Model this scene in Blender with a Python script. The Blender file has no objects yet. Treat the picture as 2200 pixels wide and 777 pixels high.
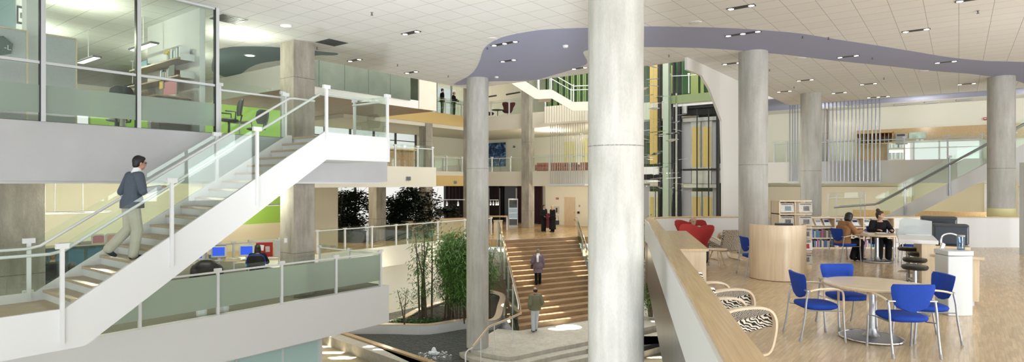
import bpy, math, random
from mathutils import Vector, Matrix
random.seed(7)
C = bpy.context.scene.collection
SC = bpy.context.scene
PI = math.pi
# ------------------------------------------------------------------ camera (eye is the world origin, floors have negative heights)
FPX, YH = 1270.0, 394.0
cd = bpy.data.cameras.new('camera'); cam = bpy.data.objects.new('camera', cd); C.objects.link(cam)
cam.location = (0, 0, 0); cam.rotation_euler = (PI/2, 0, 0)
cd.sensor_fit = 'HORIZONTAL'; cd.sensor_width = 36.0; cd.lens = 36.0*FPX/2200.0
cd.shift_y = (YH-388.5)/2200.0; cd.clip_start = 0.05; cd.clip_end = 500
SC.camera = cam
# ------------------------------------------------------------------ world, exposure
SC.view_settings.view_transform = 'Standard'; SC.view_settings.look = 'None'
SC.view_settings.gamma = 1.0; SC.view_settings.use_curve_mapping = False
SC.view_settings.exposure = 0.25
try:
    SC.cycles.max_bounces = 7; SC.cycles.diffuse_bounces = 4; SC.cycles.glossy_bounces = 3
    SC.cycles.transmission_bounces = 4; SC.cycles.transparent_max_bounces = 24
    SC.cycles.caustics_reflective = False; SC.cycles.caustics_refractive = False
    SC.cycles.sample_clamp_indirect = 6.0; SC.cycles.adaptive_threshold = 0.02
except Exception: pass
W = bpy.data.worlds.new('sky'); SC.world = W; W.use_nodes = True
wn = W.node_tree.nodes; wl = W.node_tree.links; wn.clear()
wo = wn.new('ShaderNodeOutputWorld'); wb = wn.new('ShaderNodeBackground'); wb.inputs['Strength'].default_value = 0.80
wt = wn.new('ShaderNodeTexCoord'); wsx = wn.new('ShaderNodeSeparateXYZ'); wr = wn.new('ShaderNodeValToRGB')
wl.new(wt.outputs['Generated'], wsx.inputs[0]); wl.new(wsx.outputs['Z'], wr.inputs['Fac'])
wr.color_ramp.elements[0].position = 0.0; wr.color_ramp.elements[0].color = (0.98, 0.97, 0.93, 1)
wr.color_ramp.elements[1].position = 0.7; wr.color_ramp.elements[1].color = (0.62, 0.78, 1.0, 1)
wl.new(wr.outputs['Color'], wb.inputs['Color']); wl.new(wb.outputs[0], wo.inputs[0])
def area(name, loc, rot, sx, sy, power, col=(1, 1, 1)):
    l = bpy.data.lights.new(name, 'AREA'); l.shape = 'RECTANGLE'; l.size = sx; l.size_y = sy; l.energy = power; l.color = col
    o = bpy.data.objects.new(name, l); C.objects.link(o); o.location = loc; o.rotation_euler = rot
    o['kind'] = 'helper'
    return o
# heights relative to the eye
CEIL, L3, L2, PLZ, GRD, WAT, LIB, LND, L4, L3F, CEIL2 = 3.9, 1.12, -3.1, -6.05, -6.6, -6.3, -2.08, -2.04, 4.98, 0.87, 4.3
AX, AY = 0.6030, 0.7977
ST = Matrix(((AX, -AY, 0, 0), (AY, AX, 0, 0), (0, 0, 1, 0), (0, 0, 0, 1)))   # building grid (s, t, z) -> world
STANG = math.atan2(AY, AX)
def kk(px): return (px-1100.0)/FPX
def Pz(px, py, z): Y = z*FPX/(YH-py); return Vector((kk(px)*Y, Y, z))
def PY(px, py, Y): return Vector((kk(px)*Y, Y, (YH-py)*Y/FPX))
def Ps(px, py, s): return PY(px, py, s/(AX*kk(px)+AY))
def Pt(px, py, t): return PY(px, py, t/(-AY*kk(px)+AX))
def st(v): return (AX*v[0]+AY*v[1], -AY*v[0]+AX*v[1])
def w(s, t, z=0): return Vector((AX*s-AY*t, AY*s+AX*t, z))
# lights (daylight through the glazing and the roof lights of the hall, office lamps, added fill)
def aim(o, target):
    d = Vector(target)-o.location; o.rotation_euler = d.to_track_quat('-Z', 'Y').to_euler(); return o
sun = bpy.data.lights.new('sun', 'SUN'); sun.energy = 26.0; sun.angle = 0.009; sun.color = (1, 0.95, 0.86)
suno = bpy.data.objects.new('sun', sun); C.objects.link(suno); suno.location = (0, 0, 30); suno['kind'] = 'helper'
SUNDIR = Vector((0.12, 0.16, -1.0)); suno.rotation_euler = SUNDIR.to_track_quat('-Z', 'Y').to_euler()
AREAS = [
    ('daylight_behind', (3, -8, 1.5), (1, 12, 1.0), 20, 6, 500, (0.95, 0.98, 1)),
    ('ceiling_fill_low', (2, -7, -5.5), (1, 9, 3.9), 18, 4, 1300, (0.88, 0.95, 1)),  # added fill, low behind the eye and aimed up to brighten the ceiling
    ('daylight_left', (-14, -4, -1.0), (1, 9, -2), 10, 5, 480, (0.88, 0.94, 1)),
    ('atrium_roof', tuple(w(26, 15, 10.6)), tuple(w(26, 15, -6)), 12, 14, 2000, (1, 0.98, 0.93)),
    ('library_window', (21, 3, 1.2), (5, 12, 0.5), 12, 4.5, 1150, (0.96, 0.98, 1)),
    ('far_top', tuple(w(37, 20, 9)), tuple(w(37, 20, 5)), 5, 12, 260, (0.95, 1, 0.88)),
]
for n_, l_, t_, sx_, sy_, p_, c_ in AREAS: aim(area(n_, l_, (0, 0, 0), sx_, sy_, p_, c_), t_)

# added spots brighten the ceiling, standing in for sun thrown up by water and floors
for l_, t_, deg_, pw_s in (((0.6, 0, -5.6), (2.6, 12, 3.9), 78, 3000), ((-1.0, 5.5, -5.9), (-2.6, 16.5, 3.9), 62, 1900), ((9.5, -2.5, -1.6), (10.5, 9.5, 3.9), 118, 2500), ((16, 8, -1.7), (15, 17, 3.9), 110, 700)):
    sp_ = bpy.data.lights.new('ceiling_fill_spot', 'SPOT'); sp_.energy = pw_s; sp_.spot_size = math.radians(deg_); sp_.spot_blend = 0.9; sp_.shadow_soft_size = 0.5; sp_.color = (0.93, 0.97, 1)
    so_ = bpy.data.objects.new('ceiling_fill_spot', sp_); C.objects.link(so_); so_.location = l_; so_['kind'] = 'helper'; aim(so_, t_)
def bulb(loc, power, col, r=0.06):
    l = bpy.data.lights.new('lamp_and_fill_light', 'POINT'); l.energy = power; l.color = col; l.shadow_soft_size = r
    o = bpy.data.objects.new('lamp_and_fill_light', l); C.objects.link(o); o.location = loc; o['kind'] = 'helper'
LAMPS_AND_FILL = [  # (s range, t range, z, power, colour): ceiling lamps of the rooms behind the glass and the galleries, and a row of added fill
    ((1, 4.5, 8), (15, 18.5), 3.3, 60, (0.96, 1, 0.80)),
    ((1, 5, 9), (15.5, 23.5), -0.35, 110, (1, 0.98, 0.76)),
    ((36, 37), (14, 19, 24), 3.3, 110, (1, 0.96, 0.82)),
    ((34.6,), (14, 18.5, 22, 26), -0.6, 60, (1, 0.93, 0.76)),
    ((36.3,), (-3, 1.5, 6), 3.3, 60, (1, 0.97, 0.84)),
    ((33.5,), (-5, -1, 3, 7), -0.6, 60, (1, 0.97, 0.80)),
    ((14, 19), (25.5, 30), -0.6, 60, (1, 0.9, 0.7)),
    ((14, 18.5, 23), (21.3,), -4.2, 70, (1, 0.95, 0.80)),  # points added under the gallery to brighten the garden wall
]
for ss_, ts_, z_, p_, c_ in LAMPS_AND_FILL:
    for s_ in ss_:
        for t_ in ts_: bulb(w(s_, t_, z_), p_, c_)

# ------------------------------------------------------------------ materials
def nm(name):
    m = bpy.data.materials.new(name); m.use_nodes = True
    nt = m.node_tree; b = nt.nodes['Principled BSDF']; return m, nt.nodes, nt.links, b
def mat(name, col, rough=0.5, metal=0.0, spec=0.5, emit=None, es=1.0, noise=0.0, nscale=8.0, bump=0.0):
    m, n, l, b = nm(name)
    b.inputs['Base Color'].default_value = (*col, 1); b.inputs['Roughness'].default_value = rough; b.inputs['Metallic'].default_value = metal
    b.inputs['Specular IOR Level'].default_value = spec
    if emit: b.inputs['Emission Color'].default_value = (*emit, 1); b.inputs['Emission Strength'].default_value = es
    if noise > 0 or bump > 0:
        tc = n.new('ShaderNodeNewGeometry'); nz = n.new('ShaderNodeTexNoise'); nz.inputs['Scale'].default_value = nscale; nz.inputs['Detail'].default_value = 5
        l.new(tc.outputs['Position'], nz.inputs['Vector'])
        if noise > 0:
            r = n.new('ShaderNodeValToRGB'); r.color_ramp.elements[0].position = 0.3; r.color_ramp.elements[1].position = 0.7
            r.color_ramp.elements[0].color = tuple(max(0, c*(1-noise)) for c in col)+(1,); r.color_ramp.elements[1].color = tuple(min(1, c*(1+noise)) for c in col)+(1,)
            l.new(nz.outputs['Fac'], r.inputs['Fac']); l.new(r.outputs['Color'], b.inputs['Base Color'])
        if bump > 0:
            bp = n.new('ShaderNodeBump'); bp.inputs['Strength'].default_value = bump; bp.inputs['Distance'].default_value = 0.02
            l.new(nz.outputs['Fac'], bp.inputs['Height']); l.new(bp.outputs['Normal'], b.inputs['Normal'])
    return m
def pos_map(n, l, rotz=0.0, scale=(1, 1, 1), obj=False):
    if obj: g = n.new('ShaderNodeTexCoord'); out = g.outputs['Object']
    else: g = n.new('ShaderNodeNewGeometry'); out = g.outputs['Position']
    mp = n.new('ShaderNodeMapping'); mp.inputs['Rotation'].default_value = (0, 0, rotz)
    l.new(out, mp.inputs['Vector'])
    mp2 = n.new('ShaderNodeMapping'); mp2.inputs['Scale'].default_value = scale; l.new(mp.outputs[0], mp2.inputs['Vector'])
    return mp2.outputs[0]
def ramp(n, l, src, stops):
    r = n.new('ShaderNodeValToRGB'); e = r.color_ramp.elements
    while len(e) < len(stops): e.new(0.5)
    for i, (p, c) in enumerate(stops): e[i].position = p; e[i].color = (*c, 1)
    l.new(src, r.inputs['Fac']); return r.outputs['Color']
def mixc(n, l, fac, a, b, mode='MIX'):
    m = n.new('ShaderNodeMix'); m.data_type = 'RGBA'; m.blend_type = mode
    for sock, v in ((m.inputs[0], fac), (m.inputs[6], a), (m.inputs[7], b)):
        if isinstance(v, (int, float)): sock.default_value = v
        elif isinstance(v, tuple): sock.default_value = (*v, 1)
        else: l.new(v, sock)
    return m.outputs[2]
def m_concrete(name, c0, c1, c2, joints=True, zj=(1.0,)):
    m, n, l, b = nm(name)
    v = pos_map(n, l, 0, (1, 1, 0.35))
    nz = n.new('ShaderNodeTexNoise'); nz.inputs['Scale'].default_value = 2.6; nz.inputs['Detail'].default_value = 9; nz.inputs['Roughness'].default_value = 0.62
    l.new(v, nz.inputs['Vector']); col = ramp(n, l, nz.outputs['Fac'], [(0.3, c0), (0.5, c1), (0.7, c2)])
    v2 = pos_map(n, l, 0, (1, 1, 0.08)); n2 = n.new('ShaderNodeTexNoise'); n2.inputs['Scale'].default_value = 9; n2.inputs['Detail'].default_value = 6; l.new(v2, n2.inputs['Vector'])
    streak = ramp(n, l, n2.outputs['Fac'], [(0.3, (0.84, 0.84, 0.84)), (0.7, (1.08, 1.08, 1.08))])
    col = mixc(n, l, 0.75, col, streak, 'MULTIPLY')
    n3 = n.new('ShaderNodeTexNoise'); n3.inputs['Scale'].default_value = 60; l.new(v, n3.inputs['Vector'])
    fine = ramp(n, l, n3.outputs['Fac'], [(0.3, (0.9, 0.9, 0.9)), (0.7, (1.05, 1.05, 1.05))]); col = mixc(n, l, 0.6, col, fine, 'MULTIPLY')
    if joints:
        g = n.new('ShaderNodeNewGeometry'); sx = n.new('ShaderNodeSeparateXYZ'); l.new(g.outputs['Position'], sx.inputs[0])
        for z in zj:
            a = n.new('ShaderNodeMath'); a.operation = 'SUBTRACT'; l.new(sx.outputs['Z'], a.inputs[0]); a.inputs[1].default_value = z
            ab = n.new('ShaderNodeMath'); ab.operation = 'ABSOLUTE'; l.new(a.outputs[0], ab.inputs[0])
            ad = n.new('ShaderNodeMath'); ad.operation = 'MULTIPLY_ADD'; l.new(n3.outputs['Fac'], ad.inputs[0]); ad.inputs[1].default_value = -0.03; l.new(ab.outputs[0], ad.inputs[2])
            lt = n.new('ShaderNodeMath'); lt.operation = 'LESS_THAN'; l.new(ad.outputs[0], lt.inputs[0]); lt.inputs[1].default_value = -0.008
            col = mixc(n, l, lt.outputs[0], col, tuple(c*0.45 for c in c1))
    l.new(col, b.inputs['Base Color']); b.inputs['Roughness'].default_value = 0.75; b.inputs['Specular IOR Level'].default_value = 0.3
    bp = n.new('ShaderNodeBump'); bp.inputs['Strength'].default_value = 0.15; bp.inputs['Distance'].default_value = 0.02
    l.new(n3.outputs['Fac'], bp.inputs['Height']); l.new(bp.outputs['Normal'], b.inputs['Normal'])
    return m
def m_wood(name, c0, c1, rough=0.35, rotz=0.0, scale=(1.2, 14, 14), nscale=2.0, boards=None, obj=False):
    m, n, l, b = nm(name)
    v = pos_map(n, l, rotz, scale, obj); nz = n.new('ShaderNodeTexNoise'); nz.inputs['Scale'].default_value = nscale; nz.inputs['Detail'].default_value = 5
    l.new(v, nz.inputs['Vector']); col = ramp(n, l, nz.outputs['Fac'], [(0.3, c0), (0.7, c1)])
    if boards:
        br = n.new('ShaderNodeTexBrick'); vb = pos_map(n, l, rotz, (1, 1, 1)); l.new(vb, br.inputs['Vector'])
        br.inputs['Scale'].default_value = 1.0; br.inputs['Brick Width'].default_value = boards[0]; br.inputs['Row Height'].default_value = boards[1]
        br.inputs['Mortar Size'].default_value = boards[2]; br.inputs['Bias'].default_value = 0.0
        br.inputs['Color1'].default_value = (0.62, 0.62, 0.62, 1); br.inputs['Color2'].default_value = (1.25, 1.22, 1.18, 1); br.inputs['Mortar'].default_value = (0.45, 0.42, 0.4, 1)
        col = mixc(n, l, boards[3], col, br.outputs['Color'], 'MULTIPLY')
    l.new(col, b.inputs['Base Color']); b.inputs['Roughness'].default_value = rough
    return m
def m_glass(name, tint=(0.86, 0.94, 0.9), refl=0.10, rough=0.0, maxr=0.6):
    m, n, l, b = nm(name); n.remove(b)
    out = n['Material Output']; tr = n.new('ShaderNodeBsdfTransparent'); tr.inputs[0].default_value = (*tint, 1)
    gl = n.new('ShaderNodeBsdfGlossy'); gl.inputs['Roughness'].default_value = rough; gl.inputs['Color'].default_value = (0.95, 1, 0.98, 1)
    fr = n.new('ShaderNodeFresnel'); fr.inputs['IOR'].default_value = 1.45
    mt = n.new('ShaderNodeMath'); mt.operation = 'MULTIPLY_ADD'; l.new(fr.outputs[0], mt.inputs[0]); mt.inputs[1].default_value = maxr; mt.inputs[2].default_value = refl*0.3
    mx = n.new('ShaderNodeMixShader'); l.new(mt.outputs[0], mx.inputs[0]); l.new(tr.outputs[0], mx.inputs[1]); l.new(gl.outputs[0], mx.inputs[2]); l.new(mx.outputs[0], out.inputs[0])
    return m
def m_frost(name, col, tr_amt=0.35, rough=0.4):
    m, n, l, b = nm(name)
    b.inputs['Base Color'].default_value = (*col, 1); b.inputs['Roughness'].default_value = rough
    out = n['Material Output']; tr = n.new('ShaderNodeBsdfTransparent'); tr.inputs[0].default_value = (0.8, 0.9, 0.84, 1)
    tl = n.new('ShaderNodeBsdfTranslucent'); tl.inputs[0].default_value = (*col, 1)
    mx = n.new('ShaderNodeMixShader'); mx.inputs[0].default_value = 0.4; l.new(b.outputs[0], mx.inputs[1]); l.new(tl.outputs[0], mx.inputs[2])
    m2 = n.new('ShaderNodeMixShader'); m2.inputs[0].default_value = tr_amt; l.new(mx.outputs[0], m2.inputs[1]); l.new(tr.outputs[0], m2.inputs[2]); l.new(m2.outputs[0], out.inputs[0])
    return m
def m_tiles(name, base, line, size=0.61, rough=0.9):
    m, n, l, b = nm(name)
    v = pos_map(n, l, -STANG, (1, 1, 1)); br = n.new('ShaderNodeTexBrick'); l.new(v, br.inputs['Vector'])
    br.offset = 0.0; br.inputs['Scale'].default_value = 1.0; br.inputs['Brick Width'].default_value = size; br.inputs['Row Height'].default_value = size
    br.inputs['Mortar Size'].default_value = 0.006; br.inputs['Mortar Smooth'].default_value = 0.1
    br.inputs['Color1'].default_value = (*base, 1); br.inputs['Color2'].default_value = (*[c*0.97 for c in base], 1); br.inputs['Mortar'].default_value = (*line, 1)
    l.new(br.outputs['Color'], b.inputs['Base Color']); b.inputs['Roughness'].default_value = rough
    return m
def m_zebra(name):
    m, n, l, b = nm(name)
    v = pos_map(n, l, 0.5, (1, 1, 1), True); wv = n.new('ShaderNodeTexWave'); wv.wave_type = 'BANDS'; wv.bands_direction = 'DIAGONAL'
    wv.inputs['Scale'].default_value = 17; wv.inputs['Distortion'].default_value = 7; wv.inputs['Detail'].default_value = 1.5; wv.inputs['Detail Scale'].default_value = 0.8
    l.new(v, wv.inputs['Vector']); col = ramp(n, l, wv.outputs['Fac'], [(0.47, (0.018, 0.015, 0.013)), (0.53, (0.82, 0.76, 0.66))])
    l.new(col, b.inputs['Base Color']); b.inputs['Roughness'].default_value = 0.8
    return m
def m_water(name):
    m, n, l, b = nm(name)
    v = pos_map(n, l, 0.5, (1, 2.6, 1)); nz = n.new('ShaderNodeTexNoise'); nz.inputs['Scale'].default_value = 4.5; nz.inputs['Detail'].default_value = 6; nz.inputs['Distortion'].default_value = 1.0
    l.new(v, nz.inputs['Vector']); b.inputs['Base Color'].default_value = (0.03, 0.045, 0.028, 1); b.inputs['Roughness'].default_value = 0.06
    b.inputs['Specular IOR Level'].default_value = 0.6
    bp = n.new('ShaderNodeBump'); bp.inputs['Strength'].default_value = 1.0; bp.inputs['Distance'].default_value = 0.35
    l.new(nz.outputs['Fac'], bp.inputs['Height']); l.new(bp.outputs['Normal'], b.inputs['Normal'])
    return m
M = {}
M['white'] = mat('white_paint', (0.74, 0.745, 0.75), 0.6)
M['whitewall'] = mat('white_plaster', (0.78, 0.77, 0.74), 0.8)
M['slabgrey'] = mat('pale_grey_plaster', (0.50, 0.50, 0.515), 0.85, noise=0.04, nscale=1.5)
M['cream'] = mat('cream_paint', (0.86, 0.82, 0.64), 0.8)
M['creamlight'] = mat('light_cream_paint', (0.88, 0.86, 0.76), 0.8)
M['beigewall'] = mat('beige_paint', (0.62, 0.55, 0.42), 0.8)
M['fasciabeige'] = mat('warm_white_paint', (0.72, 0.68, 0.58), 0.8)
M['yellow'] = mat('yellow_paint', (0.66, 0.48, 0.20), 0.7)
M['paleyellow'] = mat('pale_yellow_paint', (0.78, 0.72, 0.38), 0.7)
M['green'] = mat('lime_paint', (0.40, 0.70, 0.13), 0.7)
M['ceiling'] = m_tiles('ceiling_tile', (0.82, 0.815, 0.80), (0.42, 0.41, 0.38))
M['officeceil'] = m_tiles('office_ceiling_tile', (0.80, 0.80, 0.74), (0.45, 0.46, 0.40))
M['purple'] = mat('lilac_ceiling_paint', (0.36, 0.38, 0.54), 0.85)
M['bluegrey'] = mat('blue_grey_light_tint', (0.20, 0.27, 0.30), 0.85)  # on the ceiling: lilac paint with coloured light put into its tone
M['concrete'] = m_concrete('board_concrete', (0.26, 0.24, 0.20), (0.37, 0.34, 0.29), (0.47, 0.44, 0.38), zj=(2.9, -1.9))
M['concrete_r'] = m_concrete('round_column_concrete', (0.42, 0.41, 0.375), (0.50, 0.49, 0.455), (0.57, 0.56, 0.53), zj=(0.55,))
M['plaza'] = m_concrete('plaza_concrete', (0.46, 0.44, 0.38), (0.53, 0.51, 0.44), (0.58, 0.56, 0.50), joints=False)
M['terrazzo'] = m_concrete('sand_terrazzo', (0.46, 0.40, 0.27), (0.53, 0.46, 0.32), (0.58, 0.52, 0.38), joints=False)
M['stone'] = mat('grey_stone', (0.50, 0.48, 0.42), 0.6, noise=0.1, nscale=6)
M['parquet'] = m_wood('parquet', (0.56, 0.42, 0.25), (0.70, 0.55, 0.36), 0.22, -STANG, (1.5, 20, 1), 2, (0.32, 0.05, 0.002, 0.36))
M['hallwood'] = m_wood('hall_floor_wood', (0.42, 0.27, 0.12), (0.58, 0.40, 0.21), 0.2, -STANG, (1.5, 18, 1), 2, (0.8, 0.1, 0.003, 0.45))
M['stairwood'] = m_wood('wide_stair_wood', (0.25, 0.16, 0.085), (0.36, 0.24, 0.14), 0.35, -0.5, (1.2, 12, 6), 2, (2.2, 5.0, 0.003, 0.3))
M['tread'] = m_wood('tread_wood', (0.42, 0.31, 0.20), (0.55, 0.43, 0.30), 0.4, -STANG, (3, 12, 12), 2)
M['maple'] = m_wood('maple', (0.66, 0.52, 0.36), (0.76, 0.63, 0.46), 0.35, 0, (10, 10, 0.8), 2)
M['maplecap'] = m_wood('maple_cap', (0.52, 0.36, 0.18), (0.64, 0.46, 0.26), 0.25, 0.19, (24, 0.7, 6), 2)
M['mapletop'] = m_wood('maple_top', (0.66, 0.53, 0.37), (0.74, 0.61, 0.44), 0.25, 0, (2, 14, 6), 1.5)
M['bent'] = m_wood('bent_birch', (0.74, 0.60, 0.43), (0.82, 0.69, 0.52), 0.35, 0, (6, 6, 6), 1.5)
M['brownsoffit'] = mat('wood_soffit', (0.42, 0.30, 0.17), 0.5, noise=0.1, nscale=3)
M['bluefab'] = mat('blue_fabric', (0.005, 0.050, 0.38), 0.85, noise=0.15, nscale=90, bump=0.1)
M['navy'] = mat('navy_fabric', (0.01, 0.02, 0.12), 0.85)
M['metal'] = mat('satin_metal', (0.42, 0.44, 0.48), 0.32, 0.85)
M['chrome'] = mat('chrome', (0.75, 0.76, 0.78), 0.12, 1.0)
M['steel'] = mat('brushed_steel', (0.55, 0.55, 0.52), 0.3, 0.9, noise=0.08, nscale=3)
M['darksteel'] = m_wood('dark_ribbed_steel', (0.10, 0.095, 0.09), (0.19, 0.18, 0.165), 0.3, 0, (9, 9, 0.05), 2)
M['darksteel'].node_tree.nodes['Principled BSDF'].inputs['Metallic'].default_value = 0.6
M['black'] = mat('black', (0.012, 0.012, 0.014), 0.45)
M['blackleather'] = mat('black_leather', (0.012, 0.012, 0.012), 0.28)
M['darkgrey'] = mat('dark_grey', (0.06, 0.065, 0.07), 0.5)
M['blackblue'] = mat('dark_slate_plastic', (0.025, 0.035, 0.05), 0.35)
M['grey'] = mat('grey', (0.34, 0.35, 0.36), 0.6)
M['lightgrey'] = mat('light_grey_plastic', (0.60, 0.62, 0.63), 0.5)
M['greyfab'] = mat('grey_fabric_panel', (0.48, 0.50, 0.53), 0.9, noise=0.05, nscale=40)
M['curtain'] = mat('dark_plum_curtain', (0.018, 0.008, 0.012), 0.8)
M['darkglass'] = mat('dark_glass', (0.015, 0.016, 0.018), 0.1)
M['plum'] = mat('plum_fabric', (0.035, 0.010, 0.018), 0.85)
M['blackcloth'] = mat('black_cloth', (0.014, 0.014, 0.016), 0.95, spec=0.15)
M['red'] = mat('red_wool', (0.36, 0.022, 0.020), 0.75)
M['brickred'] = mat('brick_fabric', (0.17, 0.06, 0.04), 0.85)
M['winered'] = mat('wine_fabric', (0.11, 0.015, 0.022), 0.85)
M['zebra'] = m_zebra('zebra_fabric')
M['glass'] = m_glass('clear_glass', (0.955, 0.985, 0.965), .04, 0.0, .32)
M['glassg'] = m_glass('green_glass', (0.88, 0.95, 0.90), 0.2)
M['glassoff'] = m_glass('office_glass', (0.94, 0.98, 0.95), 0.12)
M['glassblue'] = mat('blue_green_glass', (0.42, 0.60, 0.60), 0.08, 0.0, 0.8)
M['frost'] = m_frost('frosted_glass', (0.50, 0.57, 0.50), 0.22)
M['frostband'] = m_frost('frosted_band', (0.5, 0.58, 0.52), 0.35)
M['greenpanel'] = mat('grey_green_metal_panel', (0.20, 0.24, 0.19), 0.30, 0.5, noise=0.25, nscale=0.5)
M['water'] = m_water('pool_water')
M['foam'] = mat('water_foam', (0.9, 0.93, 0.95), 0.3)
M['soil'] = mat('planter_soil', (0.030, 0.026, 0.018), 0.95, noise=0.5, nscale=9, bump=0.4)
M['ivy'] = mat('ivy_leaf', (0.05, 0.13, 0.03), 0.5, noise=0.3, nscale=5)
M['leaf'] = mat('bamboo_leaf', (0.10, 0.22, 0.045), 0.45, noise=0.35, nscale=4)
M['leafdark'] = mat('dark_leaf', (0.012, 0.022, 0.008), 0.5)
M['bark'] = mat('bark', (0.10, 0.08, 0.05), 0.85, noise=0.3, nscale=20)
M['paper'] = mat('white_paper', (0.85, 0.86, 0.88), 0.6)
M['newsprint'] = mat('newsprint', (0.58, 0.56, 0.50), 0.8, noise=0.25, nscale=70)
M['photo'] = mat('printed_photo', (0.16, 0.15, 0.14), 0.6, noise=0.8, nscale=40)
M['screenblue'] = mat('blue_screen', (0.01, 0.03, 0.3), 0.3, emit=(0.03, 0.1, 0.65), es=0.8)
M['beigeplastic'] = mat('pale_plastic', (0.62, 0.62, 0.58), 0.5)
M['lampglow'] = mat('lamp_glow', (1, 1, 1), 0.5, emit=(1, 0.97, 0.85), es=6)
M['lampsoft'] = mat('lamp_diffuser', (1, 1, 1), 0.5, emit=(1, 1, 0.86), es=2.0)
M['alarmred'] = mat('alarm_red', (0.45, 0.03, 0.02), 0.5)
M['carpet'] = mat('grey_carpet', (0.20, 0.19, 0.16), 0.95, noise=0.35, nscale=60)
M['skin'] = mat('skin', (0.50, 0.29, 0.20), 0.5)
M['skindark'] = mat('brown_skin', (0.22, 0.11, 0.07), 0.5)
M['hair'] = mat('black_hair', (0.010, 0.008, 0.007), 0.5)
M['hairbrown'] = mat('brown_hair', (0.035, 0.02, 0.012), 0.5)
M['hairblonde'] = mat('blonde_hair', (0.55, 0.42, 0.22), 0.5)
M['hairgrey'] = mat('grey_hair', (0.20, 0.18, 0.15), 0.6)
M['signteal'] = mat('dark_teal_sign', (0.01, 0.06, 0.05), 0.5)

# ------------------------------------------------------------------ mesh helpers
class MB:
    def __init__(s, mtx=None): s.v = []; s.f = []; s.M = mtx
    def add(s, vs, fs):
        o = len(s.v); s.v += [(s.M @ Vector(v)) if s.M else Vector(v) for v in vs]; s.f += [tuple(i+o for i in f) for f in fs]; return s
    def box(s, x0, x1, y0, y1, z0, z1):
        return s.add([(x0,y0,z0),(x1,y0,z0),(x1,y1,z0),(x0,y1,z0),(x0,y0,z1),(x1,y0,z1),(x1,y1,z1),(x0,y1,z1)],
                     [(3,2,1,0),(4,5,6,7),(0,1,5,4),(1,2,6,5),(2,3,7,6),(3,0,4,7)])
    def cbox(s, c, d, rz=0, rx=0, ry=0):
        R = Matrix.Rotation(rz, 4, 'Z') @ Matrix.Rotation(ry, 4, 'Y') @ Matrix.Rotation(rx, 4, 'X')
        vs = [Vector(c)+(R @ Vector((x*d[0]/2, y*d[1]/2, z*d[2]/2))) for z in (-1,1) for x,y in ((-1,-1),(1,-1),(1,1),(-1,1))]
        return s.add(vs, [(3,2,1,0),(4,5,6,7),(0,1,5,4),(1,2,6,5),(2,3,7,6),(3,0,4,7)])
    def prism(s, pts, z0, z1, z0s=None):
        n = len(pts); a = sum(pts[i][0]*pts[(i+1)%n][1]-pts[(i+1)%n][0]*pts[i][1] for i in range(n))
        if a < 0: pts = pts[::-1]
        vs = [(p[0], p[1], z0) for p in pts]+[(p[0], p[1], z1) for p in pts]
        return s.add(vs, [tuple(range(n))[::-1], tuple(range(n, 2*n))]+[(i, (i+1)%n, n+(i+1)%n, n+i) for i in range(n)])
    def slab(s, pts, off):                                # planar 3-D outline pushed by a vector
        n = len(pts); off = Vector(off); vs = [Vector(p) for p in pts]+[Vector(p)+off for p in pts]
        nn = (vs[1]-vs[0]).cross(vs[2]-vs[1])
        fs = [tuple(range(n)), tuple(range(n, 2*n))[::-1]]+[(i, n+i, n+(i+1)%n, (i+1)%n) for i in range(n)]
        if nn.dot(off) > 0: fs = [f[::-1] for f in fs]
        return s.add(vs, fs)
    def ring(s, c, u, v, ru, rv, n): return [c+u*(ru*math.cos(2*PI*i/n))+v*(rv*math.sin(2*PI*i/n)) for i in range(n)]
    def loft(s, rings, caps=True):
        n = len(rings[0]); vs = [p for r in rings for p in r]; fs = []
        for k in range(len(rings)-1):
            for i in range(n): fs.append((k*n+i, k*n+(i+1)%n, (k+1)*n+(i+1)%n, (k+1)*n+i))
        if caps: fs.append(tuple(range(n))[::-1]); fs.append(tuple((len(rings)-1)*n+i for i in range(n)))
        return s.add(vs, fs)
    def tube(s, path, r, n=8, closed=False, ry=None):
        P = [Vector(p) for p in path]; rr = r if isinstance(r, (list, tuple)) else [r]*len(P); rings = []; up = None
        m = len(P)
        for i in range(m):
            if closed: d = P[(i+1)%m]-P[i-1]
            else: d = (P[min(i+1, m-1)]-P[max(i-1, 0)])
            if d.length < 1e-9: d = Vector((0,0,1))
            d.normalize()
            if up is None: up = Vector((0,0,1)) if abs(d.z) < 0.9 else Vector((1,0,0))
            u = d.cross(up)
            if u.length < 1e-4: up = Vector((0.3,1,0.2)); u = d.cross(up)
            u.normalize(); v = u.cross(d).normalized(); up = v
            rings.append(s.ring(P[i], u, v, rr[i], (rr[i] if ry is None else ry), n))
        if closed: rings.append(rings[0])
        return s.loft(rings, not closed)
    def cyl(s, p0, p1, r0, r1=None, n=16): return s.tube([p0, p1], [r0, r0 if r1 is None else r1], n)
    def ell(s, c, r, n=14, m=9, R=None):
        c = Vector(c); r = (r,r,r) if isinstance(r, (int, float)) else r; vs = []; fs = []
        for j in range(1, m):
            a = PI*j/m
            for i in range(n):
                b = 2*PI*i/n; p = Vector((r[0]*math.sin(a)*math.cos(b), r[1]*math.sin(a)*math.sin(b), r[2]*math.cos(a)))
                vs.append(c+((R @ p) if R else p))
        t = Vector((0,0,r[2])); vs.append(c+((R @ t) if R else t)); vs.append(c-((R @ t) if R else t)); T = len(vs)-2
        for j in range(m-2):
            for i in range(n): fs.append((j*n+i, (j+1)*n+i, (j+1)*n+(i+1)%n, j*n+(i+1)%n))
        for i in range(n): fs.append((T, i, (i+1)%n)); fs.append((T+1, (m-2)*n+(i+1)%n, (m-2)*n+i))
        return s.add(vs, fs)
    def lathe(s, prof, c=(0,0,0), n=24):
        c = Vector(c); rings = [[c+Vector((r*math.cos(2*PI*i/n), r*math.sin(2*PI*i/n), z)) for i in range(n)] for r, z in prof]
        return s.loft(rings)
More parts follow.
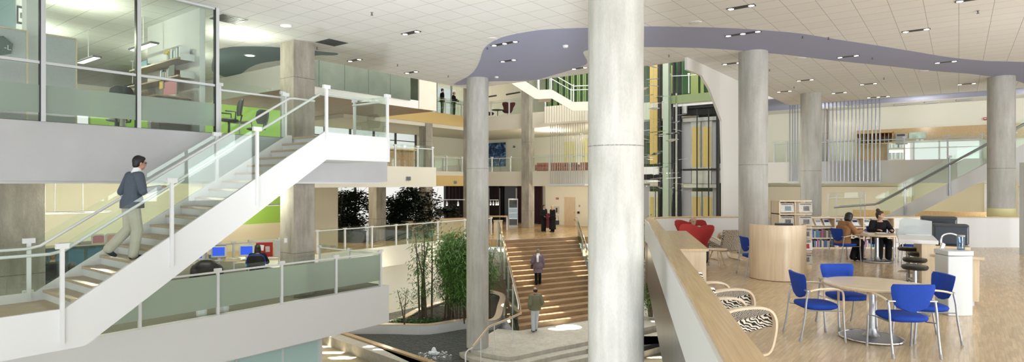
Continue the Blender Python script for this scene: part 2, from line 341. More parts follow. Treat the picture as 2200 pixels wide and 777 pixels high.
    def build(s, name, m, parent=None, smooth=False, bevel=0.0, bseg=2, angle=35, origin=True):
        me = bpy.data.meshes.new(name); vs = s.v; o = bpy.data.objects.new(name, me); C.objects.link(o)
        if parent is not None:
            o.parent = parent; Mi = wmat(parent).inverted(); vs = [Mi @ v for v in vs]
        elif origin and vs:
            lo = Vector((min(v.x for v in vs), min(v.y for v in vs), min(v.z for v in vs))); hi = Vector((max(v.x for v in vs), max(v.y for v in vs), 0))
            c = Vector(((lo.x+hi.x)/2, (lo.y+hi.y)/2, lo.z)); o.location = c; vs = [v-c for v in vs]
        me.from_pydata([tuple(v) for v in vs], [], s.f); me.update()
        me.materials.append(M[m] if isinstance(m, str) else m)
        if smooth:
            me.polygons.foreach_set('use_smooth', [True]*len(me.polygons)); me.set_sharp_from_angle(angle=math.radians(angle))
        if bevel > 0:
            b = o.modifiers.new('bevel', 'BEVEL'); b.width = bevel; b.segments = bseg; b.limit_method = 'ANGLE'; b.angle_limit = math.radians(40)
        return o
def wmat(o):
    m = o.matrix_basis.copy(); p = o.parent
    while p: m = p.matrix_basis @ m; p = p.parent
    return m
def tag(o, label=None, cat=None, group=None, kind=None):
    if label: o['label'] = label
    if cat: o['category'] = cat
    if group: o['group'] = group
    if kind: o['kind'] = kind
    return o
def thing(name, label, cat, loc=(0,0,0), rz=0, group=None):
    o = bpy.data.objects.new(name, None); C.objects.link(o); o.location = loc; o.rotation_euler = (0,0,rz); o.empty_display_size = 0.1
    return tag(o, label, cat, group)
def dup(o, loc=None, rz=None, label=None, group=None, parent=None):
    c = o.copy(); C.objects.link(c)
    if parent is not None: c.parent = parent
    if loc is not None: c.location = loc
    if rz is not None: c.rotation_euler = (0,0,rz)
    if label: c['label'] = label
    if group: c['group'] = group
    for ch in list(o.children): dup(ch, parent=c)
    return c
def struct(mb, name, m, parent=None, **k):
    o = mb.build(name, m, parent, **k)
    if parent is None: o['kind'] = 'structure'
    return o
def S(): return MB(ST)
def catmull(P, n=6, closed=False):
    P = [Vector(p) for p in P]; out = []; m = len(P); rng = range(m if closed else m-1)
    for i in rng:
        p0 = P[(i-1)%m] if closed or i > 0 else P[0]; p1 = P[i]; p2 = P[(i+1)%m]; p3 = P[(i+2)%m] if closed or i+2 < m else P[-1]
        for k in range(n):
            t = k/n; out.append(0.5*((2*p1)+(p2-p0)*t+(2*p0-5*p1+4*p2-p3)*t*t+(3*p1-p0-3*p2+p3)*t*t*t))
    if not closed: out.append(P[-1])
    return out
# ------------------------------------------------------------------ the setting
def V2(p): return (p[0], p[1])
ZPX = PLZ+.15
# ceiling outline on the building grid
S_E = st(Pz(1378, 143, CEIL))[0]; T_E = st(Pz(830, 157, CEIL))[1]; T_2 = st(Pz(1690, 224, CEIL))[1]; S_2 = st(Pz(1900, 211, CEIL))[0]
T_G = 13.2                                                  # face of the left upper floor
S_O = st(Pz(560, 150, CEIL))[0]
cpoly = [(-9, -24), (S_2, -24), (S_2, T_2), (S_E, T_2), (S_E, T_E), (S_O, T_E), (S_O, 30), (-9, 30)]
struct(S().prism(cpoly, CEIL, CEIL+0.55), 'ceiling', 'ceiling')
# lilac wave painted on the ceiling
up = [(975,181),(1003,166),(1020,151),(1031,130),(1037,110),(1050,95),(1080,80),(1130,69),(1180,63),(1257,60),(1378,57),(1480,58),(1560,60),(1640,65),(1720,72),(1800,85),(1880,97),(1960,110),(2040,123),(2120,131),(2260,142)]
lo = [(2260,197),(2180,172),(2118,163),(2080,158),(2000,152),(1900,141),(1800,131),(1700,119),(1650,114),(1583,108),(1500,103),(1380,101),(1300,103),(1262,108),(1253,114),(1262,135),(1240,146),(1190,161),(1150,172),(1110,174),(1048,175),(1003,182)]
def ceil_patch(pts, m, z=CEIL-0.006):
    P = catmull([Pz(x, y, z) for x, y in pts], 3, True)
    return struct(MB().prism([V2(p) for p in P], z, z+0.004), 'ceiling', m)
ceil_patch(up+lo, 'purple')
ceil_patch([(462,112),(490,102),(520,100),(560,100),(600,102),(674,109),(700,112),(722,114),(726,117),(715,119),(674,119.5),(600,130),(560,136),(535,146),(518,158),(490,166),(470,160),(455,150)], 'bluegrey')  # second lilac shape, greyed by the coloured light mixed into the colour
# second, higher ceiling over the far gallery
struct(S().box(S_2, 39.5, -24, T_2+6, CEIL2, CEIL2+0.4), 'ceiling', 'whitewall')
struct(S().box(S_2, 37.0, -24, T_2+6, CEIL2-0.02, CEIL2-0.005), 'ceiling', 'purple')
struct(S().box(S_2-0.05, S_2, -24, T_2, CEIL, CEIL2+0.4), 'trim_soffit', 'purple')
# ---- left upper floor and its slab face
SLE = st(Pt(832, 388, T_G))[0]
struct(S().box(-9, SLE, T_G, 32, 0.05, L3), 'floor', 'slabgrey')
struct(S().box(-9, SLE-0.1, T_G+0.1, 32, L3, L3+0.02), 'floor', 'carpet')
# ---- left lower floor
T_L = 13.8
SL2 = st(Pt(835.7, 650, T_L))[0]
struct(S().box(-9, SL2, T_L, T_L+0.2, L2-1.1, L2+0.02), 'wall_balcony', 'white')
struct(S().box(-9, SL2, T_L+0.2, 34, L2-1.0, L2), 'floor', 'carpet')
# mid gallery at the same level
g0 = st(Pz(715, 547, L2)); TG2 = 22.3
struct(S().prism([(SL2, TG2+0.2), (25.5, TG2+0.2), (25.5, 36), (SL2, 36)], L2-0.9, L2), 'floor', 'hallwood')
struct(S().box(SL2-0.3, 25.6, TG2, TG2+0.2, L2-0.95, L2+0.02), 'wall_gallery', 'fasciabeige')
# wide stair corners
BL = Pz(1115.5, 709.6, PLZ); BR = Pz(1275, 686, PLZ); TL = Pz(1071, 514.5, L2); TR = Pz(1236, 507, L2)
BR = BR+(BR-BL)*0.12; TR = TR+(TR-TL)*0.02
stTL, stTR = st(TL), st(TR)
hall = [stTL, stTR, (30, 10), (30, -20), (40, -20), (40, 40), (25.5, 40), (25.5, TG2+0.2), (24.6, TG2-0.6)]
struct(S().prism(hall, L2-0.4, L2), 'floor', 'hallwood')
# ---- ground
struct(MB().box(-30, 30, -8, 60, GRD-0.3, GRD-0.1), 'floor', 'terrazzo')
# ---- far galleries: faces parallel to the grid
TF, SF = 29.2, 34.0
struct(S().box(SF, 44, 12.5, TF, L4-1.05, L4), 'floor', 'fasciabeige')
struct(S().box(22, 44, TF, 35.2, L4-1.05, L4), 'floor', 'fasciabeige')
struct(S().box(22, SF, TF-0.03, TF-0.005, L4-0.80, L4), 'trim_fascia', 'yellow')
struct(S().box(SF, 44, 12.5, TF, L3F-1.05, L3F), 'floor', 'fasciabeige')
struct(S().box(24, 44, TF, 35.2, L3F-1.05, L3F), 'floor', 'fasciabeige')
struct(S().box(20.8, SF, TF-0.03, TF-0.005, L3F-1.05, L3F-0.3), 'trim_fascia', 'yellow')
# block at the left of the far gallery (level 3 counter, level 4 glazed front)
p1 = Pt(935, 300, 24.0); SB = st(p1)[0]
struct(S().box(11.9, SB, 24.0, TF+6, 4.15, 4.5), 'floor', 'brownsoffit')
struct(S().box(11.9, SB, 23.95, 24.0, 4.15, 4.6), 'trim_fascia', 'whitewall')
pw = Pt(899, 300, 23.96)
struct(S().box(st(pw)[0], SB, 23.9, 24.0, 4.15, 6.2), 'wall_gallery', 'fasciabeige')
SG3 = st(Pt(937, 380, 22.6))[0]
struct(S().box(12.5, SG3, 22.6, 34, L3F-1.05, L3F), 'floor', 'fasciabeige')
# outer walls
# unseen roof mask, added; its holes drop sun patches on stair, plaza and ground floor
ZR = 11.0
def sun_up(p): return p-SUNDIR*((p.z-ZR)/SUNDIR.z)
holes = []
def patch(px_, py_, z, wx, wy, lean=0.0):
    q_ = sun_up(Pz(px_, py_, z)); holes.append((q_.x, q_.y, wx/2, wy/2, lean))
def stairpatch(i, px_, wx, wy=.16, dy=0.0):      # i: step number from the bottom
    z = PLZ+(i+1)*(L2-PLZ)/17; k = kk(px_); Yc_ = None
    for j in range(4000):
        y = 23+j*.003; fL = (y-BL.y)/(TL.y-BL.y); fR = 0
        xx = k*y
        aL = BL.lerp(TL, (i+.5)/17); aR = BR.lerp(TR, (i+.5)/17); yy = aL.y+(aR.y-aL.y)*(xx-aL.x)/(aR.x-aL.x)
        if abs(y-yy) < .004: Yc_ = y; break
    if Yc_: q_ = sun_up(Vector((k*Yc_, Yc_+dy, z))); holes.append((q_.x, q_.y, wx/2, wy/2, .5))
BL = Pz(1115.5, 709.6, PLZ); BR = Pz(1275, 686, PLZ); TL = Pz(1071, 514.5, L2); TR = Pz(1236, 507, L2); BR = BR+(BR-BL)*0.12; TR = TR+(TR-TL)*0.02
for i, px_, wx in ((14,1092,.9),(13,1100,1.0),(12,1106,.8),(11,1100,1.1),(10,1108,1.2),(10,1245,.7),(9,1112,1.5),(9,1246,1.0),(8,1120,1.3),(8,1252,1.1),(7,1128,.8),(7,1258,.9),(6,1135,.5),(3,1165,.6),(2,1172,1.2),(1,1180,1.3),(0,1192,1.4),(15,1226,.5),(4,1160,.4)): stairpatch(i, px_, wx)
for a in ((1222,702,PLZ,1.0,.8),(1200,706,PLZ,.8,.4),(1172,721,PLZ,.5,.35),(1190,733,PLZ,.5,.5),(1168,732,PLZ,.3,.25),(1108,731,PLZ,.35,.2),(1255,742,PLZ,.4,.3),(1098,708,PLZ,.2,.5),(715,757,GRD-.1,.9,.25),(735,768,GRD-.1,1.0,.3),(700,744,GRD-.1,.5,.2),(1085,655,ZPX,.3,.7),(860,672,ZPX,.5,.15),(905,663,ZPX,.9,.12),(955,650,ZPX,.9,.15),(793,744,GRD+.3,.4,.2),(815,750,GRD+.3,.4,.2),(1400,720,PLZ,.5,.6),(1405,748,PLZ-.3,.6,.3),(1410,690,PLZ,.4,.3)): patch(*a)
sun_mask = MB(); cell = .12; X0, X1, Y0, Y1 = -26, 22, 14, 52
ny = int((Y1-Y0)/cell)
for r_ in range(ny):
    yc = Y0+(r_+.5)*cell; cut = []
    for hx, hy, ax, ay, ln in holes:
        n2 = int(2*ax/cell)+1
        dyv = yc-hy
        if ln == 0:
            if abs(dyv) < ay: q_ = ax*math.sqrt(max(0, 1-(dyv/ay)**2)); cut.append((hx-q_, hx+q_))
        else:
            xa = hx+(dyv-ay)/ln; xb = hx+(dyv+ay)/ln; xa, xb = max(min(xa, xb), hx-ax), min(max(xa, xb), hx+ax)
            if xb > xa: cut.append((xa, xb))
    cut.sort(); x = X0
    for a, b in cut:
        if a > x: sun_mask.box(x, a, yc-cell/2, yc+cell/2, ZR, ZR+.02)
        x = max(x, b)
    sun_mask.box(x, X1, yc-cell/2, yc+cell/2, ZR, ZR+.02)
struct(sun_mask, 'ceiling', 'whitewall')  # the added sun mask, out of view above the hall
struct(MB().box(-30, 30, -24, 14, ZR, ZR+.05), 'ceiling', 'whitewall')
struct(S().box(SF, 44, 12.5, 40, 9.3, 9.5), 'ceiling', 'whitewall')
struct(S().box(-9.2, -9, 13.2, 36, L2, CEIL), 'wall_left', 'creamlight')
# back wall of the hall at level 2: dark glazed room, cream wall
SW = 37.6
cw = Ps(1165, 480, SW); tcw = st(cw)[1]
struct(S().box(SW, SW+0.2, 2, tcw, L2, L3F-1.05), 'wall_hall', 'creamlight')
struct(S().box(41.5, 41.7, 10, 40, L3F, L4-1.05), 'wall_back', 'creamlight')
struct(S().box(43.5, 43.7, 10, 40, L4, 9.3), 'wall_back', 'creamlight')
struct(S().box(33.5, 41.7, 35.0, 35.2, L3F, L4-1.05), 'wall_back', 'creamlight')
# under-stair and planter back wall at ground level
struct(S().box(11.9, 26.5, TG2+0.8, TG2+1.0, GRD, L2-0.9), 'wall_garden', 'creamlight')
# ---- facade with daylight behind the left gallery
TFAC = 35.0
def facade(s0, s1, z0, z1, step, n, t=TFAC):
    fr = S(); k = 0
    nn = int((s1-s0)/step)
    win = thing('window_%d' % n, None, None, w(s0, t, z0)); win['kind'] = 'structure'
    for i in range(nn+1):
        s = s0+(s1-s0)*i/nn; fr.box(s-0.05, s+0.05, t-0.08, t+0.08, z0, z1)
    for z in (z0, z0+1.0, z1-0.8, z1): fr.box(s0, s1, t-0.05, t+0.05, z-0.03, z+0.03)
    fr.build('window_frame', 'darkgrey', win)
    S().box(s0, s1, t-0.01, t+0.01, z0, z1).build('glazing', 'glass', win)
facade(-9, 27.4, L2, 0.0, 2.1, 1); facade(11.9, 33.4, L3F, 4.15, 2.1, 2)
struct(S().box(-9, 34, TFAC, TFAC+0.3, -0.2, L3F), 'wall_facade', 'whitewall')
struct(S().box(11.9, 34, TFAC, TFAC+0.3, 4.1, 9.5), 'wall_facade', 'greenpanel')
# curtained dark room at level 2
struct(S().box(SW+0.1, SW+0.2, tcw, 36, L2, -0.15), 'wall_hall', 'darkglass')
# windows of the far end (left of the round column, level 3 and 4)
def office_window(n, a, b, z0, z1):
    win = thing('window_%d' % n, None, None, a); win['kind'] = 'structure'
    d = (b-a); L = d.length; u = d.normalized(); rz = math.atan2(u.y, u.x)
    fr = MB(Matrix.Translation(Vector((a.x, a.y, 0))) @ Matrix.Rotation(rz, 4, 'Z'))
    for x in (0, L/2, L): fr.box(x-0.06, x+0.06, -0.05, 0.05, z0, z1)
    for z in (z0, (z0+z1)/2, z1): fr.box(0, L, -0.04, 0.04, z-0.04, z+0.04)
    fr.build('window_frame', 'lightgrey', win)
    MB(fr.M).box(0, L, -0.01, 0.01, z0, z1).build('glazing', 'glass', win)
office_window(3, PY(938, 300, 46.5), PY(1000, 300, 49), L4, 8.0)
# ---- columns
def sq_column(px, Y, z0, z1, label, a=0.66):
    k = PY(px, 394, Y); s, t = st(k)
    o = S().box(s, s+a, t, t+a, z0, z1).build('square_column', 'concrete', bevel=0.012)
    return tag(o, label, 'column', 'square concrete columns')
sq_column(631, 16.0, L2, CEIL, 'square concrete column standing behind the glass of the left balcony')
sq_column(809, 31.6, L2, L3F-1.0, 'square concrete column between the two tree groups by the windows')
sq_column(1136.5, 41.2, L2, 9.3, 'square concrete column rising past the blue painting on the far gallery')
sq_column(915, 40.5, L2, 4.15, 'square concrete column behind the counter of the gallery with blinds')
sq_column(1012, 37.5, L2, 9.0, 'tan square column almost hidden behind the slender round column')
def big_left():
    a = Pt(-70, 500, 15.6); b = Pt(98, 500, 15.6); sa, sb = st(a)[0], st(b)[0]
    tag(S().box(sa, sb, 15.6, 16.6, L2, 0.05).build('square_column', 'concrete', bevel=0.012), 'broad dark concrete pier under the upper floor at the far left', 'column', 'square concrete columns')
big_left()
tag(S().box(*(lambda s, t: (s, s+0.9, t, t+0.5))(*st(PY(1776, 400, 34))), L2, CEIL2).build('square_column', 'concrete', bevel=0.012), 'square concrete column behind the metal rods on the right', 'column', 'square concrete columns')
def rd_column(px, wpx, z0, label, r=0.41, m='concrete_r'):
    k = kk(px); sec = math.sqrt(1+k*k); Y = 2*r*FPX*sec/wpx*1.0
    c = PY(px, 394, Y)
    pr = [(r, z0), (r, CEIL)]
    o = MB().lathe([(r, z0), (r, z0+0.001), (r, CEIL)], (c.x, c.y, 0), 48).build('round_column', m, smooth=True)
    tag(o, label, 'column', 'round concrete columns'); return c, o
cA, _ = rd_column(1026, 47.5, PLZ, 'round concrete column left of the wide wooden stair')
cB, _ = rd_column(1323, 120, GRD, 'largest nearest round concrete column in the centre')
cC, _ = rd_column(1618, 64, LIB, 'round concrete column behind the curved maple screen')
cD, _ = rd_column(1742, 45.5, L2, 'round concrete column rising behind the newspaper stand')
cE, oE = rd_column(2151, 62.5, L2, 'round concrete column with pale yellow painted base')
MB().lathe([(0.416, L2), (0.416, -0.9)], (cE.x, cE.y, 0), 48).build('painted_base', 'paleyellow', oE, smooth=True)
tag(oE.children[0], 'pale yellow painted base')
# ---- white wall beside the lift with a slanted edge
tw = T_2
def WP(px, py): p = Pt(px, py, tw); return p
wl_pts = [WP(1497, 128), WP(1470, 136), WP(1471, 150), WP(1503, 163), WP(1520, 192), WP(1546, 260), WP(1549, 600), WP(1584, 600)]
s84 = WP(1584, 400); tt = st(s84)[0]
wl_pts = [Pt(1505, 100, tw), Pt(1471, 100, tw), WP(1471, 150), WP(1503, 163), WP(1520, 192), WP(1546, 260), WP(1549, 394)]
wl_pts[0].z = CEIL; wl_pts[1].z = CEIL
q = wl_pts[-1].copy(); q.z = L2; wl_pts.append(q)
e1 = w(tt, tw, L2); e2 = w(tt, tw, CEIL)
wl_pts += [e1, e2]
struct(MB().slab(wl_pts[1:], Vector((AY, -AX, 0))*0.08), 'wall_lift', 'whitewall')
# ---- right side: gallery slab, walls
struct(S().box(SF-0.6, 39.5, -24, 11.5, 0.03, L3), 'floor', 'whitewall')
tW0, tW1 = st(Ps(2106, 320, 39.2))[1], st(Ps(1908, 320, 39.2))[1]; zW = Ps(2000, 302, 39.2).z
struct(S().box(39.2, 39.5, -24, 14, zW, CEIL2), 'wall_right', 'creamlight')
struct(S().box(39.2, 39.5, -24, tW0, L3, zW), 'wall_right', 'creamlight')
struct(S().box(39.2, 39.5, tW1, 14, L3, zW), 'wall_right', 'creamlight')
struct(S().box(38.0, 38.2, -24, 12.4, L2, 0.03), 'wall_right', 'cream')
# ---- library floor and parapet
FY = 1.07*FPX/(463.5-YH)*1.0                         # distance of the far parapet
pz = lambda px, Y: Vector((kk(px)*Y, Y, 0))
FYf = (LIB+1.0)*-FPX/69.5                             # = 1.08*1270/69.5
NX = lambda Y: 0.595+0.196*Y                          # outer line of the near parapet
Yc = 18.2
libpoly = [(NX(-1.5), -1.5), (NX(Yc), Yc), (kk(1433)*19.5, 19.6), (kk(2200)*19.6+3, 19.6), (22, -1.5)]
struct(MB().prism(libpoly, -2.95, LIB), 'floor', 'parquet')
def strip(name, line, wd, z0, z1, m, parent=None, side=1):
    P = [Vector((x, y, 0)) for x, y in line]; L, R = [], []
    for i, p in enumerate(P):
        d = (P[min(i+1, len(P)-1)]-P[max(i-1, 0)]).normalized(); nn = Vector((d.y, -d.x, 0))*side
        L.append((p.x, p.y)); R.append((p.x+nn.x*wd, p.y+nn.y*wd))
    mb = MB()
    for i in range(len(P)-1):
        mb.add([(*L[i], z0), (*L[i+1], z0), (*R[i+1], z0), (*R[i], z0), (*L[i], z1), (*L[i+1], z1), (*R[i+1], z1), (*R[i], z1)],
               [(0,1,2,3), (7,6,5,4), (0,4,5,1), (1,5,6,2), (2,6,7,3), (3,7,4,0)] if side > 0 else [(3,2,1,0),(4,5,6,7),(1,5,4,0),(2,6,5,1),(3,7,6,2),(0,4,7,3)])
    return struct(mb, name, m, parent)
near = [(NX(-1.5), -1.5), (NX(17.2), 17.2)]
corner = catmull([(NX(17.2), 17.2, 0), (4.12, 18.2, 0), (4.5, 18.9, 0), (5.2, 19.3, 0), (6.2, 19.5, 0)], 4)
farl = [(6.2, 19.5), (21, 19.5)]
fullline = near+[(p.x, p.y) for p in corner[1:]]+farl[1:]
PT = LIB+1.0
strip('wall_parapet', fullline, 0.22, LIB, PT-0.03, 'white')
strip('trim_1', [(x-0.01*0, y) for x, y in fullline], 0.25, PT-0.03, PT+0.005, 'maplecap')
strip('trim_2', near+[(p.x, p.y) for p in corner[1:]], -0.03, -1.74, PT-0.031, 'white')
strip('wall_cladding', near+[(p.x, p.y) for p in corner[1:]]+farl[1:], -0.02, -2.95, -1.741, 'darksteel')
# right end: free-standing white frame at the picture's edge
struct(MB().box(kk(2190)*17.5, kk(2190)*17.5+0.6, 17.2, 17.5, LIB, 0.62), 'wall_right', 'lightgrey')
# ------------------------------------------------------------------ people
BASE = dict(ankle=(.09,-.01,.08), knee=(.095,.02,.48), hip=(.09,0,.90), pelvis=(0,0,.96), waist=(0,0,1.10), chest=(0,.0,1.28), neck=(0,-.01,1.47),
            head=(0,.025,1.625), shoulder=(.18,-.005,1.40), elbow=(.235,-.03,1.13), wrist=(.25,.04,.88))
def remesh(o, v, it=4):
    r = o.modifiers.new('remesh', 'REMESH'); r.mode = 'VOXEL'; r.voxel_size = v; r.use_smooth_shade = True
    if it: s = o.modifiers.new('smooth', 'SMOOTH'); s.factor = 0.5; s.iterations = it
    return o
def limb(mb, pts, rad, n=12):
    mb.tube(pts, rad, n)
    for p, r in zip(pts, rad): mb.ell(p, r, 12, 8)
def torso(mb, J, infl=0.0, low=None, top=True, wide=1.0):
    lat = (J['shoulderR']-J['shoulderL']).normalized()
    pts = [(J['pelvis']+Vector((0,0,-.10 if infl == 0 else -.11)), .135 if infl == 0 else .190, .10 if infl == 0 else .160), (J['pelvis'], .165 if infl == 0 else .185, .125 if infl == 0 else .158), (J['waist'], .145*wide, .110*wide), (J['chest'], .168*wide, .125*wide),
           (J['chest'].lerp(J['neck'], .55), .170, .110), (J['chest'].lerp(J['neck'], .85), .115, .085)]
    if low: pts = low+pts[1:]
    if top: pts.append((J['neck'], .062, .06))
    rings = []
    for i, (p, a, d) in enumerate(pts):
        ax = (pts[min(i+1, len(pts)-1)][0]-pts[max(i-1, 0)][0]).normalized(); f = lat.cross(ax).normalized()
        rings.append(mb.ring(p, lat, f, a+infl, d+infl, 16))
    mb.loft(rings)
def hand(mb, wr, el, side, out, curl=0.5, sc=1.0):
    d = (wr-el).normalized(); up = Vector(out).normalized(); n = d.cross(up).normalized(); up = n.cross(d).normalized()
    R = Matrix((n, up, d)).transposed()       # columns: across the palm, back of hand, along
    c = wr+d*.045*sc; mb.ell(c, (.040*sc, .016*sc, .052*sc), 10, 7, R)
    for i, (o, L) in enumerate(((-.030, .070), (-.010, .080), (.010, .076), (.028, .060))):
        p0 = wr+d*.075*sc+n*o*sc; a1 = curl*0.6; a2 = curl*1.6; a3 = curl*2.2
        p = [p0-d*.02*sc, p0]; 
        for a, f in ((a1, .42), (a2, .32), (a3, .26)): p.append(p[-1]+(d*math.cos(a)-up*math.sin(a))*L*f*sc)
        mb.tube(p, [.009*sc, .009*sc, .0085*sc, .008*sc, .0065*sc], 6)
        mb.ell(p[-1], .0068*sc, 6, 4)
    th = [wr+d*.02*sc-n*side*.028*sc, wr+d*.045*sc-n*side*.052*sc-up*.012*sc, wr+d*.072*sc-n*side*.056*sc-up*.024*sc]
    mb.tube(th, [.013*sc, .011*sc, .008*sc], 6); mb.ell(th[-1], .0085*sc, 6, 4)
def person(label, loc, rz, J=None, H=1.75, skin='skin', hair='hair', hairstyle='short', top=('navy', .022), bottom=('grey', .02), shoes='black',
           coat=None, headrot=(0, 0), vox=0.011, group=None, curl=(0.5, 0.5), palm=None, bare=0, glasses=False, scarf=None, lowz=None, wide=1.0, cuff=None, collar=None):
    k = H/1.75; root = thing('person', label, 'person', loc, rz, group)
    Q = {}
    for n, v in BASE.items():
        v = Vector(v)
        if n in ('pelvis', 'waist', 'chest', 'neck', 'head'): Q[n] = v
        else: Q[n+'R'] = v.copy(); Q[n+'L'] = Vector((-v.x, v.y, v.z))
    for n, v in (J or {}).items(): Q[n] = Vector(v)
    Q = {n: v*k for n, v in Q.items()}; J = Q
    Lw = Matrix.Translation(Vector(loc)) @ Matrix.Rotation(rz, 4, 'Z')
    HR = (Matrix.Rotation(headrot[0], 3, 'Z') @ Matrix.Rotation(headrot[1], 3, 'X'))
    h = J['head']
    def hp(x, y, z): return h+HR @ (Vector((x, y, z))*k)
    b = MB(Lw); torso(b, J)
    limb(b, [J['neck'], h-HR @ Vector((0, .01, .06))*k], [.056*k, .052*k])
    b.ell(hp(0, -.008, .018), tuple(x*k for x in (.076, .096, .100)), 18, 12, HR)
    b.ell(hp(0, .022, -.045), tuple(x*k for x in (.058, .068, .070)), 14, 10, HR)
    b.ell(hp(0, .048, -.088), tuple(x*k for x in (.028, .026, .024)), 10, 7, HR)
    b.ell(hp(0, .096, -.022), tuple(x*k for x in (.013, .020, .024)), 8, 6, HR)
    b.ell(hp(0, .083, .028), tuple(x*k for x in (.050, .012, .012)), 10, 6, HR)
    b.ell(hp(0, .082, -.058), tuple(x*k for x in (.024, .012, .010)), 8, 6, HR)
    for sx in (-1, 1): b.ell(hp(sx*.078, -.006, -.01), tuple(x*k for x in (.010, .018, .031)), 8, 6, HR)
    for sd in 'RL':
        sg = 1 if sd == 'R' else -1
        limb(b, [J['shoulder'+sd], J['elbow'+sd], J['wrist'+sd]], [.048*k, .038*k, .027*k])
        out = (palm or {}).get(sd, (0, .3, 1) if J['wrist'+sd].z > J['elbow'+sd].z-.12 else (sg*1.0, 0, 0))
        hand(b, J['wrist'+sd], J['elbow'+sd], sg, out, curl[0 if sd == 'R' else 1], k)
        limb(b, [J['hip'+sd], J['knee'+sd], J['ankle'+sd]], [.080*k, .055*k, .040*k])
    remesh(b.build('body', skin, root), vox, 3)
    e = MB(Lw)
    for sx in (-1, 1): e.ell(hp(sx*.030, .080, .008), tuple(x*k for x in (.013, .010, .008)), 8, 6, HR)
    e.build('eyes', 'black', root)
    # hair
    hb = MB(Lw)
    if hairstyle != 'bald':
        hb.ell(hp(0, -.020, .034), tuple(x*k for x in (.086, .096, .104)), 18, 12, HR)
        hb.ell(hp(0, .018, .080), tuple(x*k for x in (.070, .070, .045)), 14, 9, HR)
        hb.ell(hp(0, -.055, -.02), tuple(x*k for x in (.070, .055, .075)), 12, 8, HR)
    if hairstyle == 'bob':
        for sx in (-1, 1): hb.ell(hp(sx*.066, -.018, -.030), tuple(x*k for x in (.034, .060, .085)), 12, 8, HR)
        hb.ell(hp(0, -.06, -.04), tuple(x*k for x in (.088, .062, .085)), 12, 8, HR); hb.ell(hp(0, -.02, .045), tuple(x*k for x in (.098, .105, .100)), 16, 10, HR)
    if hairstyle == 'long':
        for sx in (-1, 1): hb.ell(hp(sx*.066, -.020, -.085), tuple(x*k for x in (.030, .055, .15)), 12, 8, HR)
        hb.ell(hp(0, -.065, -.09), tuple(x*k for x in (.088, .050, .17)), 12, 8, HR)
    if hairstyle == 'bun':
        hb.ell(hp(0, -.055, .145), tuple(x*k for x in (.058, .055, .050)), 12, 8, HR); hb.ell(hp(0, -.05, .105), tuple(x*k for x in (.045, .045, .04)), 10, 7, HR)
    if hairstyle == 'bald':
        for sx in (-1, 1): hb.ell(hp(sx*.064, -.035, -.002), tuple(x*k for x in (.024, .055, .055)), 10, 7, HR)
        hb.ell(hp(0, -.082, -.005), tuple(x*k for x in (.072, .035, .068)), 10, 7, HR)
    remesh(hb.build('hair', hair, root), max(vox, .008), 2)
    if glasses:
        g = MB(Lw)
        for sx in (-1, 1):
            g.tube([hp(sx*.032+.021*math.cos(a*PI/6), .094, .006+.016*math.sin(a*PI/6)) for a in range(12)], .0028*k, 5, True)
            g.tube([hp(sx*.054, .092, .010), hp(sx*.082, .0, .010)], .0025*k, 5)
        g.tube([hp(-.011, .098, .010), hp(.011, .098, .010)], .0028*k, 5)
        g.build('glasses', 'black', root)
    # upper garment
    if top:
        g = MB(Lw); i = top[1]
        torso(g, J, i, wide=wide, top=False)
        for sd in 'RL':
            limb(g, [J['shoulder'+sd], J['elbow'+sd], J['elbow'+sd].lerp(J['wrist'+sd], .90 if not bare else .15)], [.056*k+i, .046*k+i*.9, .036*k+i*.6])
        limb(g, [J['shoulderL'], J['shoulderR']], [.056*k+i*.8]*2)
        remesh(g.build('top_garment', top[0], root), vox, 4)
    if collar:
        g = MB(Lw); limb(g, [J['neck']-Vector((0,0,.03)), J['neck'].lerp(h, .22)], [.085*k, .067*k]); remesh(g.build('shirt_collar', collar, root), vox, 2)
    if cuff:
        g = MB(Lw)
        for sd in 'RL': limb(g, [J['elbow'+sd].lerp(J['wrist'+sd], .25), J['elbow'+sd].lerp(J['wrist'+sd], .95)], [.062*k, .046*k])
        remesh(g.build('shirt_sleeve', cuff, root), vox, 3)
    # lower garment
    g = MB(Lw); i = bottom[1]
    for sd in 'RL':
        limb(g, [J['pelvis'].lerp(J['hip'+sd], .7)+Vector((0,0,.04)), J['hip'+sd], J['knee'+sd], J['ankle'+sd]+Vector((0,0,.0))], [.095*k, .086*k+i*.7, .062*k+i*1.0, .048*k+i*1.15])
    g.ell(J['pelvis']-Vector((0,0,.01)), ((.168*k+i*.5), (.132*k+i*.5), .13*k), 16, 10)
    remesh(g.build('trousers', bottom[0], root), vox, 4)
    if coat:
        g = MB(Lw); col, z0, a0, i = coat; lat = (J['shoulderR']-J['shoulderL']).normalized(); f = lat.cross(Vector((0,0,1))).normalized()
        torso(g, J, i+.012, top=False)
        P = J['pelvis']; rings = [g.ring(P+Vector((0,0,.12)), lat, f, .165*k+i, .13*k+i, 16), g.ring(P-Vector((0,0,(P.z-z0*k)/2)), lat, f, (.18+a0/2)*k+i, (.14+a0/2)*k+i, 16), g.ring(Vector((P.x, P.y, z0*k)), lat, f, (.19+a0)*k+i, (.15+a0)*k+i, 16)]
        g.loft(rings)
        for sd in 'RL': limb(g, [J['shoulder'+sd], J['elbow'+sd], J['elbow'+sd].lerp(J['wrist'+sd], .93)], [.064*k+i, .052*k+i, .042*k+i])
        remesh(g.build('coat', col, root), vox, 4)
    if scarf:
        g = MB(Lw); limb(g, [J['neck']-Vector((0,0,.02)), J['neck'].lerp(h, .35)], [.095*k, .075*k])
        n_ = J['neck']; g.tube([n_+Vector((-.05,-.09,0)), n_+Vector((-.06,-.17,-.12)), n_+Vector((-.06,-.19,-.32))], [.055, .06, .05], 10)
        remesh(g.build('scarf', scarf, root), vox, 3)
